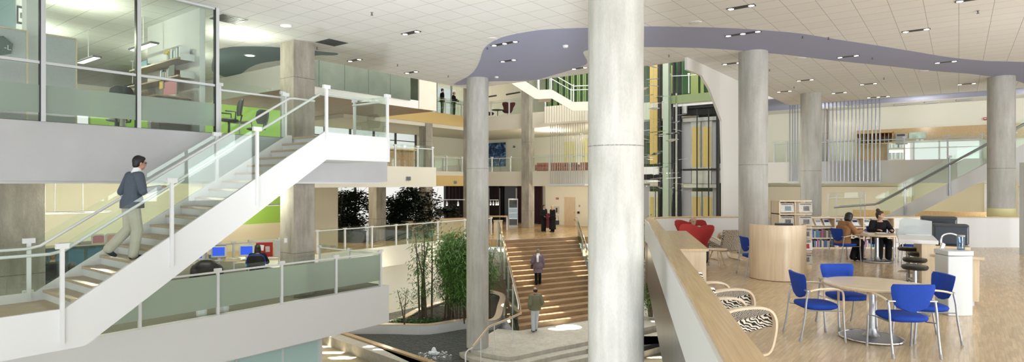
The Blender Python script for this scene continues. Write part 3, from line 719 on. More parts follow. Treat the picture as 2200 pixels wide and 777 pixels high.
    for sd in 'RL':
        a = J['ankle'+sd]; kn = J['knee'+sd]; sh = MB(Lw)
        fwd = (J.get('toe'+sd, a+Vector((0, .16, -.05)))-a); fw = fwd.normalized()
        limb(sh, [a+Vector((0,0,-.015)), a+fw*.05+Vector((0,0,-.025))], [.046*k, .044*k]); 
        heel = a-Vector((fw.x, fw.y, 0))*.035*k+Vector((0,0,-.042*k)); toe = a+fwd*.95+Vector((0,0,.0))
        limb(sh, [heel, a+fw*.07*k+Vector((0,0,-.03*k)), toe], [.036*k, .043*k, .030*k])
        remesh(sh.build('shoe', shoes, root), vox, 2)
    return root
# ------------------------------------------------------------------ guard rails
def guard(label, pts, h=1.05, rail_h=0.98, m='glass', posts=True, rail=True, group=None, pw=0.05, band=None, off=0.0, cap=True, name='glass_guardrail', railm='white', rr=0.024, glass_up=0.04, cat='railing', ends=True, tall=None):
    """pts: floor points (Vectors) where the posts stand"""
    root = thing(name, label, cat, pts[0], 0, group)
    n = len(pts)
    for i, p in enumerate(pts):
        d = (pts[min(i+1, n-1)]-pts[max(i-1, 0)]); d.z = 0; d.normalize(); rz = math.atan2(d.y, d.x)
        if posts:
            ps = MB().cbox(p+Vector((0,0,h/2)), (pw, pw, h), rz).build('post', 'white', root)
            if cap: MB().cbox(p+Vector((0,0,h-.03)), (pw*2.6, pw*1.3, .07), rz).build('clamp', 'white', ps)
        if i < n-1:
            q = pts[i+1]; e = (q-p); L = e.length; u = e.normalized(); a = p+u*.03; b2 = q-u*.03; g0 = .02
            nrm = Vector((-u.y, u.x, 0)).normalized()*.006
            def pan(z0, z1, mm, nmn):
                vs = [a+Vector((0,0,z0))-nrm, b2+Vector((0,0,z0))-nrm, b2+Vector((0,0,z1))-nrm, a+Vector((0,0,z1))-nrm]
                return MB().slab(vs, nrm*2).build(nmn, mm, root)
            if band:
                pan(g0, band[0], m, 'glass_panel'); pan(band[0], band[1], 'frost', 'frosted_panel'); pan(band[1], h+glass_up, m, 'glass_panel')
            else: pan(g0, h+glass_up, m, 'glass_panel')
    if rail:
        MB().tube([p+Vector((0,0,rail_h)) for p in pts], rr, 10).build('handrail', railm, root, smooth=True)
    return root
# ------------------------------------------------------------------ staircase on the left
tN, tF = 11.4, 12.85
s0 = 3.19; RUN = (8.08-3.19)/17; RISE = (L3-LND)/18; sT = s0+17*RUN; sP = 9.95
stair = thing('staircase', 'white steel staircase with maple treads and glass sides climbing at the left', 'staircase', w(s0, tN, LND))
def prof(s):   # nosing line height
    return LND+max(0, min(1, (s-s0)/(sT-s0)))*(L3-LND)
for t0, t1, nme in ((tN-.05, tN+.01, 'near'), (tF-.01, tF+.04, 'far')):
    pr = [(-3.0, LND+.03), (s0+.02, LND+.05), (sT, L3+.06), (sT+.09, L3+.03), (sP, L3+.02) , (sP, L3-.58), (sT+.02, L3-.58), (s0+.30, LND-.60), (-3.0, LND-.60)]
    if nme == 'far': pr = [(a, b+(.10 if i < 4 else 0)) for i, (a, b) in enumerate(pr)]; pr[2] = (sT, L3+.04); pr[3] = (sT+.1, L3+.04); pr[4] = (sT+.1, L3-.58)
    mb = MB().slab([w(a, t0, b) for a, b in pr], w(0, t1-t0, 0)); mb.build('stringer', 'white', stair)
S().box(sP-.05, sP, tN+.01, T_G, L3-.58, L3+.02).build('landing_fascia', 'white', stair)
for i in range(1, 18):
    zz = LND+i*RISE; sa = s0+(i-1)*RUN+.15
    S().box(sa-.03, min(sa+RUN, sT+.1), tN+.01, tF-.01, zz-.045, zz).build('tread', 'tread', stair)
for i in range(1, 19):
    zz = LND+i*RISE; sa = s0+(i-1)*RUN+.15
    S().box(sa, sa+.015, tN+.01, tF-.01, zz-RISE, zz-.045).build('riser', 'white', stair)
S().box(sT+.12, sP-.05, tN+.01, T_G-.01, L3-.05, L3).build('upper_landing', 'tread', stair)
S().box(sT+.17, sP-.05, tN+.01, T_G-.01, L3-.575, L3-.055).build('landing_slab', 'white', stair)
S().box(-3, s0+.16, tN+.01, tF-.01, LND-.05, LND).build('lower_landing', 'tread', stair)
S().box(-3, s0+.2, tN+.01, tF-.01, LND-.55, LND-.052).build('landing_slab', 'white', stair)
# sloping soffit
MB().slab([w(s0+.25, tN, LND-.58), w(sT+.02, tN, L3-.56), w(sT+.02, tF, L3-.56), w(s0+.25, tF, LND-.58)], (0,0,.05)).build('soffit', 'white', stair)
GL = 1.06
def stair_side(t, slist, tp, inner, rail_s0, rail_s1):
    for s in slist:
        z = prof(s); zb = z-.5 if t < 12 else z
        ps = S().cbox((s, tp, (zb+z+1.09)/2), (.055, .055, z+1.09-zb)).build('post', 'white', stair)
        S().cbox((s, tp, z+1.05), (.17, .07, .085)).build('clamp', 'white', ps)
    for a, b in zip(slist[:-1], slist[1:]):
        za, zb = prof(a), prof(b)
        pts = [(a+.03, za+.07)]
        if a < s0 < b: pts.append((s0, LND+.07))
        pts.append((b-.03, zb+.05)); tops = [(b-.03, zb+GL)]
        if a < s0 < b: tops.append((s0, LND+GL))
        tops.append((a+.03, za+GL))
        MB().slab([w(x, t, z) for x, z in pts+tops], w(0, .012, 0)).build('glass_panel', 'glass', stair)
    path = [w(rail_s0, inner, prof(rail_s0)+.92)]
    if rail_s0 < s0: path += [w(s0-.12, inner, LND+.92), w(s0+.06, inner, LND+.96)]
    path += [w(sT-.05, inner, L3+.90), w(sT+.1, inner, L3+.92), w(rail_s1, inner, L3+.92)]
    MB().tube(path, .026, 10).build('handrail', 'white', stair, smooth=True)
pxs = [-150, 130, 365, 548, 697, 828]
stair_side(tN-.02, [st(Pt(x, 400, tN))[0] for x in pxs], tN-.075, tN+.12, -2.5, sP-.1)
stair_side(tF+.01, [st(Pt(x, 400, tF))[0] for x in (-120, 62, 466, 613)], tF-.0, tF-.12, -2.5, sT+.65)
# end guard of the upper landing
for tt_ in (tF-.15,):
    ps = S().cbox((sP-.03, tt_, L3+.54), (.055, .055, 1.08)).build('post', 'white', stair); S().cbox((sP-.03, tt_, L3+1.05), (.07, .15, .08)).build('clamp', 'white', ps)
S().box(sP-.036, sP-.024, tN+.03, tF-.18, L3+.04, L3+GL).build('glass_panel', 'glass', stair)
MB().tube([w(sP-.12, tN+.1, L3+.92), w(sP-.12, tF-.2, L3+.92)], .024, 10).build('handrail', 'white', stair, smooth=True)

# ------------------------------------------------------------------ guards of the left floors
def pts_t(pxl, t, z): return [(lambda q: w(st(q)[0], t, z))(Pt(x, 400, t)) for x in pxl]
guard('glass guardrail with frosted lower band along the left lower balcony', pts_t([60, 300, 468, 605, 722, 818], T_L+.1, L2+.02), h=1.08, rail_h=1.0, band=(.17, .94), pw=.06)
q = Pt(818, 400, T_L+.1); sq = st(q)[0]
guard('short clear glass guardrail returning behind the lower balcony corner', [w(sq, T_L+.15, L2), w(sq, T_L+1.6, L2), w(sq-.05, T_L+3.1, L2)], h=1.05)
guard('clear glass guardrail of the upper floor beside the square column', pts_t([472, 607], T_G+.08, L3+.02), h=1.12, rail_h=.97)
guard('clear glass guardrail of the mid gallery in front of the indoor trees', pts_t([682, 741, 799, 851, 875, 940, 998, 1055], TG2+.1, L2+.02), h=1.05, pw=.07, rail_h=1.0)
guard('thin glass guardrail behind the office desks by the green wall', pts_t([470, 502, 538, 600], 20.5, L2), h=1.05, pw=.06)
# ------------------------------------------------------------------ glazed front of the upper office
gl = thing('window_5', None, None, w(0, T_G, L3)); gl['kind'] = 'structure'
mull = [-100, 91.5, 297, 465.5]; ms = [st(Pt(x, 400, T_G-.0))[0] for x in mull]
fr = S()
for s in ms[1:]: fr.box(s-.035, s+.035, T_G-.05, T_G+.06, L3, CEIL)
ztr = Pt(297, 162, T_G).z
fr.box(ms[0], ms[-1], T_G-.03, T_G+.03, ztr-.025, ztr+.025); fr.box(ms[0], ms[-1], T_G-.03, T_G+.03, CEIL-.04, CEIL)
fr.build('window_frame', 'lightgrey', gl)
zb0, zb1 = Pt(400, 266, T_G).z, Pt(400, 216, T_G).z
S().box(ms[0], ms[-1], T_G-.012, T_G, L3, zb0).build('glazing', 'glassoff', gl)
S().box(ms[0], ms[-1], T_G-.012, T_G, zb0, zb1).build('frosted_band', 'frostband', gl)
S().box(ms[0], ms[-1], T_G-.012, T_G, zb1, CEIL-.04).build('glazing', 'glassoff', gl)
bk = S()
for s in ms[1:]: bk.box(s-.05, s-.036, T_G-.045, T_G+.05, L3, CEIL)
bk.build('gasket', 'black', gl)
# office inner walls
sWall = st(Pt(436, 100, T_G+.1))[0]
tw0 = T_G+.25; tw1 = st(Ps(317, 100, sWall))[1]
struct(S().box(sWall, sWall+.12, tw0, tw1, L3, CEIL), 'wall_office', 'white')
struct(S().box(-9, S_O+.8, 27.5, 27.7, L3+1.6, CEIL), 'wall_office', 'creamlight')
struct(S().box(-9, S_O+.8, 27.5, 27.7, L3, L3+.5), 'wall_office', 'creamlight')
struct(S().box(sWall+.8, st(Pt(603, 250, 22.6))[0], 22.6, 22.8, L3, 3.05), 'wall_green', 'green')
struct(S().box(S_O-.05, S_O+.0, 16.5, 28, 3.1, CEIL), 'trim_bulkhead', 'whitewall')
# frosted metal panels of the top floor (seen above the landing)
def panel_row(s0_, s1_, t, z0, z1, step, m, nm_='wall_panel'):
    n = int(round((s1_-s0_)/step))
    for i in range(n): struct(S().box(s0_+i*step+.008, s0_+(i+1)*step-.008, t, t+.05, z0, z1), nm_, m)
panel_row(st(Pt(560, 200, 23.9))[0], st(Pt(899, 200, 23.9))[0], 23.9, 4.55, 7.0, 1.45, 'greenpanel')
# blinds
def blind(label, s0_, s1_, t, z0, z1, grp='window blinds'):
    r = thing('window_blind', label, 'blind', w((s0_+s1_)/2, t, z0), STANG, grp)
    b = S(); n = int((z1-z0)/.07)
    for i in range(n): b.box(s0_, s1_, t-.02, t+.02, z0+i*.07, z0+i*.07+.012)
    b.build('slats', 'white', r); S().box(s0_, s1_, t-.03, t+.03, z1-.05, z1).build('headrail', 'white', r)
    return r
for a, b_, lab in ((70, 92, 'white slatted blind low in the office, left of the first mullion'), (97, 154, 'white slatted blind low in the office, right of the first mullion'), (203, 270, 'white slatted blind low in the office, left of the second mullion')):
    ra = Pt(a, 250, 27.4); rb = Pt(b_, 250, 27.4); blind(lab, st(ra)[0], st(rb)[0], 27.4, L3+.55, L3+1.55)
# lower office walls
tLW = 26.5
sg = st(Pt(478, 450, tLW))[0]
struct(S().box(-9, sg, tLW, tLW+.2, L2, .05), 'wall_office', 'cream')
struct(S().box(sg, 16.5, tLW, tLW+.2, L2+1.2, .05), 'wall_green', 'green')
struct(S().box(sg, 16.5, tLW, tLW+.2, L2, L2+1.2), 'wall_office', 'cream')
pb0, pb1 = PY(676, 400, 27.5), PY(714, 400, 28.8)
struct(S().box(st(pb0)[0], st(pb1)[0], st(pb0)[1], st(pb0)[1]+.2, L2, -.1), 'wall_hall', 'beigewall')
struct(S().box(-9, SLE, T_G+.3, T_G+.5, .0, .05), 'trim_soffit', 'white')
# ------------------------------------------------------------------ lower ground floor glazing, bottom left
tB = T_L+.35
bw = thing('window_6', None, None, w(6, tB, GRD)); bw['kind'] = 'structure'
f = S(); b0, b1 = st(Pt(690, 700, tB))[0], st(Pt(608, 700, tB))[0]
f.box(b0-.12, b0, tB-.05, tB+.1, GRD, L2-1.1)
for s in (b1, b1-1.25, b1-2.5): f.box(s-.05, s, tB-.04, tB+.04, GRD, L2-1.1)
f.box(-3, b0, tB-.04, tB+.04, L2-1.22, L2-1.1)
f.build('window_frame', 'lightgrey', bw); S().box(-3, b0-.1, tB-.01, tB+.01, GRD, L2-1.2).build('glazing', 'glassblue', bw)
# ------------------------------------------------------------------ wide wooden stair
wide = thing('wide_stair', 'broad wooden stair rising from the plaza to the hall', 'staircase', tuple(BL))
NS = 17; rz_ = (L2-PLZ)/NS
for i in range(NS):
    f0, f1 = i/NS, (i+1)/NS
    a, b = BL.lerp(TL, f0), BR.lerp(TR, f0); c, d = BR.lerp(TR, f1), BL.lerp(TL, f1); z = PLZ+(i+1)*rz_
    MB().prism([(a.x, a.y), (b.x, b.y), (c.x, c.y), (d.x, d.y)], z-rz_-.02, z).build('step', 'stairwood', wide)
# sloping glass side screens with wood topped rail
def side_screen(label, A, B, sgn, ext=0.6):
    r = thing('stair_guardrail', label, 'railing', tuple(A), 0, 'glass guardrails of the wide stair')
    n = 5; up = Vector((0,0,1.05))
    A2 = A+Vector((sgn*.04,0,0)); B2 = B+Vector((sgn*.04,0,0))
    for i in range(n):
        p, q_ = A2.lerp(B2, i/n+.004), A2.lerp(B2, (i+1)/n-.004)
        MB().slab([p+Vector((0,0,-.5)), q_+Vector((0,0,-.5)), q_+up, p+up], Vector((sgn*.016, 0, 0))).build('glass_panel', 'glassg', r)
        MB().cbox(q_+Vector((sgn*.03,0,.3)), (.045, .06, 1.5)).build('post', 'white', r)
    P = [A2+Vector((0,-.3,.80)), A2+Vector((0,0,.95)), B2+Vector((0,0,.95)), B2+Vector((0,.8,.93))]
    MB().tube([p+Vector((-sgn*.09,0,0)) for p in P], .035, 10).build('handrail', 'stairwood', r, smooth=True)
    MB().tube([p+Vector((-sgn*.09,0,-.05)) for p in P], .014, 8).build('handrail_bracket', 'white', r, smooth=True)
    MB().tube([p+Vector((0,0,.13)) for p in P], .02, 8).build('top_edge', 'chrome', r, smooth=True)
side_screen('slanting glass guardrail at the left side of the wide stair', BL, TL, -1)
side_screen('slanting glass guardrail at the right side of the wide stair', BR, TR, 1)
# ------------------------------------------------------------------ plaza platform with rounded steps
def zpts(l, z): return [V2(Pz(x, y, z)) for x, y in l]
top_edge = [(1012, 749), (1035, 757), (1080, 765), (1105, 765), (1130, 760), (1200, 745), (1262, 733), (1400, 700), (1470, 690)]
bk = [(1470, 640), (1265, 660), (1262, 683), (1115, 709.6), (1085, 700), (1085, 712)]
ste = catmull([Vector((*p, 0)) for p in zpts(top_edge, PLZ)], 4)
tp = [(p.x, p.y) for p in ste]
def offs(tp, d):
    out = []
    for i, p in enumerate(tp):
        a = Vector(tp[max(i-1, 0)]); b = Vector(tp[min(i+1, len(tp)-1)]); e = (b-a).normalized(); out.append((p[0]+e.y*d, p[1]-e.x*d))
    return out
backp = [(9.5, tp[-1][1]), (9.5, BR.y+4), (BR.x+.6, BR.y+4), (BR.x, BR.y+.0), (BL.x, BL.y), (BL.x-.9, BL.y+.3), (-1.6, 22.2)]
struct(MB().prism(tp+backp, GRD-.1, PLZ), 'floor', 'plaza')
for k_, dz in ((1, .14), (2, .28), (3, .42)):
    o_ = offs(tp, .42*k_); struct(MB().prism([(o_[0][0]-.1, o_[0][1]+.3)]+o_+[(9.5, o_[-1][1]), (9.5, 24), (1, 24)], GRD-.12, PLZ-dz), 'floor', 'plaza')
# pool
poolpts = [Pz(720, 702, WAT), Pz(905, 789, WAT), Pz(990, 790, WAT), Vector((-1.4, 21.6, 0)), Vector((BL.x-.9, BL.y+.2, 0)), Vector((BL.x-.1, BL.y+.1, 0)), Vector((-.9, 31.5, 0)), w(24.5, TG2-.2), w(12, TG2-.2)]
pool = MB().prism([V2(p) for p in poolpts], WAT-.05, WAT).build('pool_water', 'water'); tag(pool, 'dark rippled water of the indoor pool', 'water', kind='stuff')
# curb of the pool
cl = [Pz(712, 716, GRD), Pz(735, 722, GRD), Pz(900, 779, GRD), Pz(940, 800, GRD)]
def rail_box(line, wd, z0, z1, name, m):
    mb = MB()
    for a, b in zip(line[:-1], line[1:]):
        d = (b-a); d.z = 0; L = d.length; u = d.normalized(); c = (a+b)/2; mb.cbox((c.x, c.y, (z0+z1)/2), (L+.05, wd, z1-z0), math.atan2(u.y, u.x))
    return mb
kb = Pz(725, 722, GRD+.3); kc = Pz(900, 782, GRD+.3)
dirv = (kc-kb).normalized()
struct(rail_box([kb-dirv*2, kc+dirv*3], .5, GRD-.1, GRD+.30, '', ''), 'trim_pool', 'stone')
struct(rail_box([kb-dirv*2+Vector((.25,.3,0)), kc+dirv*3+Vector((.25,.3,0))], .22, GRD-.1, GRD+.36, '', ''), 'trim_pool', 'maplecap')
# planter
pl = [(700, 696), (836, 696.5), (921, 697.5), (1000, 686.5), (1045, 688.5), (1066, 686), (1077, 677), (1082, 655), (1086, 636), (1074, 627), (1040, 622), (985, 634), (900, 660), (836, 687), (700, 690)]
ZP = PLZ+.15
outer = catmull([Pz(x, y, ZP) for x, y in pl], 4, True)
pg = thing('planter', 'long white planter with maple rim curving through the pool', 'planter', tuple(Pz(921, 697, ZP))[:2]+(GRD,))
def inset(P, d):
    n = len(P); out = []
    A = sum(P[i].x*P[(i+1)%n].y-P[(i+1)%n].x*P[i].y for i in range(n)); sg = 1 if A > 0 else -1
    for i in range(n):
        e = (P[(i+1)%n]-P[i-1]); e.z = 0
        if e.length < 1e-6: e = Vector((1,0,0))
        e.normalize(); out.append(Vector((P[i].x-e.y*d*sg, P[i].y+e.x*d*sg, 0)))
    return out
def band(P, d, z0, z1):
    Q = inset(P, d); mb = MB(); n = len(P)
    for i in range(n):
        j = (i+1)%n; a, b, c, e = P[i], P[j], Q[j], Q[i]
        mb.add([(a.x,a.y,z0),(b.x,b.y,z0),(c.x,c.y,z0),(e.x,e.y,z0),(a.x,a.y,z1),(b.x,b.y,z1),(c.x,c.y,z1),(e.x,e.y,z1)], [(4,5,6,7),(0,1,5,4),(2,3,7,6)])
    return mb
band(outer, .22, GRD-.1, ZP-.04).build('planter_wall', 'white', pg)
band(outer, .30, ZP-.04, ZP).build('rim', 'maple', pg)
soilP = inset(outer, .2)
MB().prism([V2(p) for p in soilP], GRD, ZP-.12).build('soil', 'soil', pg)
# wall behind the planter with a maple strip and ramp
wa, wbk = Pz(800, 680, PLZ), Pz(1062, 612, PLZ)
# fountain
fc = Pz(932, 762, WAT)
fo = thing('fountain', 'small bubbling fountain jet foaming on the pool surface', 'fountain', tuple(fc))
random.seed(3)
fm = MB().ell(fc+Vector((0,0,.10)), (.10, .10, .20), 14, 10)
for i in range(26):
    a = random.random()*2*PI; r = .04+random.random()*.14; fm.ell(fc+Vector((r*math.cos(a), r*math.sin(a), random.random()*.16)), .03+random.random()*.03, 7, 5)
remesh(fm.build('jet', 'foam', fo), .02, 2)
ff = MB()
for i in range(70):
    a = random.random()*2*PI; r = .2+random.random()*.45; ff.ell(fc+Vector((r*math.cos(a), r*math.sin(a), .0)), (.035*random.random()+.012, .035*random.random()+.012, .010), 6, 4)
ff.build('foam', 'foam', fo)
# front handrail of the plaza steps
hr = thing('plaza_handrail', 'curved white handrail with wooden grip beside the plaza steps', 'railing', tuple(Pz(1060, 752, PLZ)))
hp_ = [PY(1001, 790, 18.2), PY(1000, 762, 18.4), PY(1006, 751, 18.6), PY(1015, 746, 18.9), PY(1040, 715, 20.0), PY(1052, 702, 20.6), PY(1080, 691, 21.8), PY(1120, 673, 23.6)]
MB().tube(catmull(hp_, 5), .022, 8).build('rail', 'white', hr, smooth=True)
MB().tube(catmull([p+Vector((0,0,.035)) for p in hp_[3:]], 5), .028, 8).build('wood_grip', 'maplecap', hr, smooth=True)
for px_, py_, Y_ in ((1033, 722, 19.7), (1062, 698, 21.1), (1101, 681, 22.8)):
    p = PY(px_, py_, Y_); MB().cyl(Vector((p.x, p.y, GRD+.1)), p, .018, n=8).build('post', 'white', hr)
# ------------------------------------------------------------------ library furniture
def make_blue_chair(label, grp):
    r = thing('armchair', label, 'chair', (0,0,0), 0, grp)
    s = MB()
    def sq(w_, d_, z, n=20, e=3.2, cy=0.0):
        out = []
        for i in range(n):
            a = 2*PI*i/n; c, q_ = math.cos(a), math.sin(a)
            out.append(Vector((math.copysign(abs(c)**(2/e), c)*w_/2, cy+math.copysign(abs(q_)**(2/e), q_)*d_/2, z)))
        return out
    s.loft([sq(.42, .38, .405), sq(.49, .47, .425), sq(.505, .49, .45), sq(.49, .47, .472), sq(.40, .38, .482)])
    s.build('seat', 'bluefab', r, smooth=True, angle=60)
    # backrest: shield outline, slightly curved
    out = []
    prof = [(-.245, .335), (-.20, .345), (0, .335), (.20, .345), (.245, .335), (.262, .31), (.245, .20), (.215, .10), (.17, .045), (.10, .015), (0, .0), (-.10, .015), (-.17, .045), (-.215, .10), (-.245, .20), (-.262, .31)]
    def bp(x, z, off): 
        y = -.215-.30*z*.62+ .55*x*x + off; return Vector((x, y, .535+z))
    fr, bkk = [], []
    nx, nz = 12, 8
    def edge(zf):   # half width of the outline at a height fraction
        z = zf*.34
        import bisect
        pts = [(0, .0), (.015, .10), (.045, .17), (.10, .215), (.20, .245), (.31, .262), (.34, .245)]
        for (z0, w0), (z1, w1) in zip(pts[:-1], pts[1:]):
            if z <= z1: return w0+(w1-w0)*(z-z0)/(z1-z0)
        return .245
    rings = []
    for j in range(nz+1):
        zf = .02+.98*j/nz; hw = edge(zf); z = zf*.34; row = []
        for i in range(nx+1): x = -hw+2*hw*i/nx; row.append(bp(x, z, .020 if 0 < i < nx else 0))
        for i in range(nx, -1, -1): x = -hw+2*hw*i/nx; row.append(bp(x, z, -.020 if 0 < i < nx else -.002))
        rings.append(row)
    MB().loft(rings).build('backrest', 'bluefab', r, smooth=True, bevel=.006)
    for sx in (-1, 1):
        x = sx*.275
        l = MB().tube(catmull([(x, -.205, .665), (x, -.235, .52), (x, -.255, .32), (x, -.30, .06), (x, -.312, .0)], 4), .0125, 8).build('leg', 'metal', r, smooth=True)
        MB().cyl((x, -.303, .055), (x, -.313, 0), .0165, n=8).build('rubber_foot', 'grey', l)
        l = MB().tube(catmull([(x, .235, .44), (x, .24, .3), (x, .262, .0)], 3), .0125, 8).build('leg', 'metal', r, smooth=True)
        MB().cyl((x, .258, .055), (x, .262, 0), .0165, n=8).build('rubber_foot', 'grey', l)
        a = MB().tube(catmull([(x, -.19, .665), (x, -.08, .69), (x, .08, .70), (x, .19, .685), (x, .235, .63), (x, .238, .42)], 5), .017, 8, ry=.013).build('armrest', 'bent', r, smooth=True)
        MB().cbox((sx*.215, -.215, .668), (.15, .035, .022)).build('bracket', 'metal', r, bevel=.008)
        MB().tube([(x, -.245, .41), (x*.8, -.15, .40), (x*.8, .15, .40), (x, .235, .41)], .008, 6).build('seat_rail', 'metal', r, smooth=True)
    return r
bc = make_blue_chair('blue upholstered armchair at the left side of the near round table', 'blue armchairs at the near round table')
bc.location = (4.12, 8.03, LIB); bc.rotation_euler.z = -PI/2-.06
for x, y, rz, lab, g in [
    (4.88, 8.62, PI+.06, 'blue upholstered armchair on the far side of the near round table', 'blue armchairs at the near round table'),
    (4.82, 7.32, -.05, 'nearest blue upholstered armchair, its back turned, before the near round table', 'blue armchairs at the near round table'),
    (5.52, 7.92, PI/2-.12, 'blue upholstered armchair between the near round table and the white cabinet', 'blue armchairs at the near round table'),
    (8.98, 15.95, -PI/2+.1, 'blue armchair under the woman in the tan jacket', 'blue armchairs at the far round table'),
    (10.22, 16.45, PI-.25, 'blue armchair under the woman in black', 'blue armchairs at the far round table'),
    (10.45, 15.45, PI/2-.45, 'empty blue armchair at the right of the far round table', 'blue armchairs at the far round table'),
    (11.3, 16.75, PI/2+.5, 'blue armchair with only wooden arms showing behind the empty one', 'blue armchairs at the far round table'),
    (5.52, 13.45, -PI/2, 'blue armchair half hidden behind the curved maple screen', None)]:
    c = dup(bc, (x, y, LIB), rz, lab, g)
    if g is None: del c['group']
def make_table(label, loc, r=.58):
    t = thing('round_table', label, 'table', loc, 0, 'round tables with steel pedestals')
    L = Vector(loc)
    MB().lathe([(r-.03, .70), (r-.005, .708), (r, .72), (r, .735), (r-.01, .745)], L, 64).build('tabletop', 'mapletop', t, smooth=True)
    MB().lathe([(.05, .10), (.05, .70)], L, 20).build('pedestal', 'metal', t, smooth=True)
    MB().lathe([(.17, .65), (.05, .699), (.045, .7)], L, 20).build('top_plate', 'metal', t, smooth=True)
    MB().lathe([(.11, .04), (.075, .07), (.055, .14)], L, 24).build('collar', 'metal', t, smooth=True)
    b = MB(); b.lathe([(.37, 0), (.385, .012), (.375, .026), (.10, .045)], L, 48); b.build('base_plate', 'metal', t, smooth=True)
    MB().tube([L+Vector((.375*math.cos(2*PI*i/40), .375*math.sin(2*PI*i/40), .02)) for i in range(40)], .014, 8, True).build('base_ring', 'chrome', t, smooth=True)
    return t
make_table('near round maple table ringed by four blue armchairs', (4.83, 7.95, LIB))
make_table('far round maple table where two women sit', (9.72, 15.75, LIB), .60)
# papers on the far table
for i, (x, y, a) in enumerate(((9.45, 15.75, .3), (9.95, 15.95, -.4))):
    tag(MB().cbox((x, y, LIB+.752), (.22, .30, .008), a).build('paper_sheet', 'paper'), ['white papers lying at the left of the far round table', 'white papers lying in front of the woman in black'][i], 'paper')
# zebra lounge chairs
def make_zebra(label, grp):
    r = thing('lounge_chair', label, 'chair', (0,0,0), 0, grp)
    s = MB().loft([[Vector((x, y, z)) for x, z in ((-.25, .27+y*.16), (.25, .27+y*.16), (.26, .34+y*.16), (.25, .44+y*.16), (-.25, .44+y*.16), (-.26, .34+y*.16))] for y in (-.26, -.24, .06, .36, .42)])
    s.build('seat', 'zebra', r, smooth=True, bevel=.02, bseg=3)
    b = MB().loft([[Vector((x, -.27-(z-.30)*.32+o, z)) for x, o in ((-.25, -.05), (.25, -.05), (.26, 0), (.25, .06), (-.25, .06), (-.26, 0))] for z in (.27, .32, .6, .80, .84)])
    b.build('backrest', 'zebra', r, smooth=True, bevel=.02, bseg=3)
    for sx in (-1, 1):
        x = sx*.30; path = catmull([(x, -.36, .52), (x, -.15, .575), (x, .12, .59), (x, .30, .55), (x, .38, .42), (x, .36, .22), (x, .30, .06), (x, .18, .016), (x, -.1, .016), (x, -.38, .016)], 5)
        mb = MB(); rings = []
        for i, p in enumerate(path):
            d = (path[min(i+1, len(path)-1)]-path[max(i-1, 0)]).normalized(); nrm = Vector((1,0,0)).cross(d).normalized()
            rings.append([p+Vector((.035,0,0))+nrm*.014, p-Vector((.035,0,0))+nrm*.014, p-Vector((.035,0,0))-nrm*.014, p+Vector((.035,0,0))-nrm*.014])
        mb.loft(rings).build('side_frame', 'bent', r, smooth=True, angle=50)
    return r
zc = make_zebra('nearest zebra striped lounge chair against the maple topped parapet', 'zebra striped lounge chairs')
zc.location = (NX(7.35)+.72, 7.38, LIB); zc.rotation_euler.z = -PI/2+.19
for x, y, rz, lab in [(NX(8.6)+.72, 8.62, -PI/2+.19, 'second zebra striped lounge chair along the maple topped parapet'),
                      (5.85, 16.3, .15, 'zebra striped lounge chair seen from behind beside the red chairs'),
                      (6.85, 18.2, .5, 'zebra striped lounge chair glimpsed left of the round column')]:
    dup(zc, (x, y, LIB), rz, lab)
# red egg shaped chairs
def make_egg(label, m, grp, name='wing_chair'):
    r = thing(name, label, 'chair', (0,0,0), 0, grp)
    # half-width, y, z along the shell from the seat front up to the top edge, and forward wrap of the edges
    pr = [(.20, .34, .36, .02), (.27, .24, .33, .10), (.33, .05, .30, .17), (.36, -.14, .31, .26), (.34, -.26, .42, .30), (.31, -.31, .55, .26), (.33, -.35, .70, .22), (.40, -.38, .84, .20), (.44, -.40, .96, .17), (.42, -.41, 1.05, .12), (.36, -.415, 1.08, .08)]
    n = 16
    def grid(off):
        rows = []
        for k, (hw, y, z, wr) in enumerate(pr):
            row = []
            for i in range(n+1):
                u = -1+2*i/n; a = abs(u)
                zz = z+(.12*a**3 if 1 < k < 5 else 0) - (.07*math.exp(-(u/.38)**2) if k >= 9 else 0) + (.12*a*a if k < 4 else 0)
                row.append(Vector((u*hw, y+wr*a**2.2+off, zz+(-off*.6 if k < 4 else 0))))
            rows.append(row)
        return rows
    A, B = grid(.0), grid(-.045); mb = MB(); 
    rings = [a+b[::-1] for a, b in zip(A, B)]
    mb.loft(rings).build('shell', m, r, smooth=True, bevel=.012, angle=60)
    MB().ell((0, .04, .385), (.27, .27, .075), 18, 8).build('seat_cushion', m, r, smooth=True)
    MB().lathe([(.022, .05), (.022, .33)], (0, 0, 0), 12).build('pedestal', 'metal', r)
    f = MB()
    for i in range(4): a = PI/4+i*PI/2; f.tube([(0, 0, .06), (.16*math.cos(a), .16*math.sin(a), .045), (.33*math.cos(a), .33*math.sin(a), .012)], [.026, .02, .012], 8)
    f.build('star_base', 'metal', r, smooth=True)
    return r
eg = make_egg('red winged lounge chair with the bald man, behind the maple cabinet', 'red', 'red winged lounge chairs')
eg.location = (4.90, 15.95, LIB); eg.rotation_euler.z = PI
dup(eg, (4.33, 14.2, LIB), PI/2+.9, 'red winged lounge chair turned sideways by the maple cabinet')
# maple cabinet against the parapet
mc = thing('maple_cabinet', 'low maple cabinet built against the parapet beside the red chairs', 'cabinet', (NX(9.73)+.5, 9.73, LIB))
def para(y0, y1, x0, x1): return [(NX(y0)+x0, y0), (NX(y0)+x1, y0), (NX(y1)+x1, y1), (NX(y1)+x0, y1)]
MB().prism(para(9.76, 13.4, .255, .70), LIB, PT-.035).build('body', 'maple', mc)
MB().prism(para(9.72, 13.45, .252, .735), PT-.034, PT+.006).build('top', 'maplecap', mc)
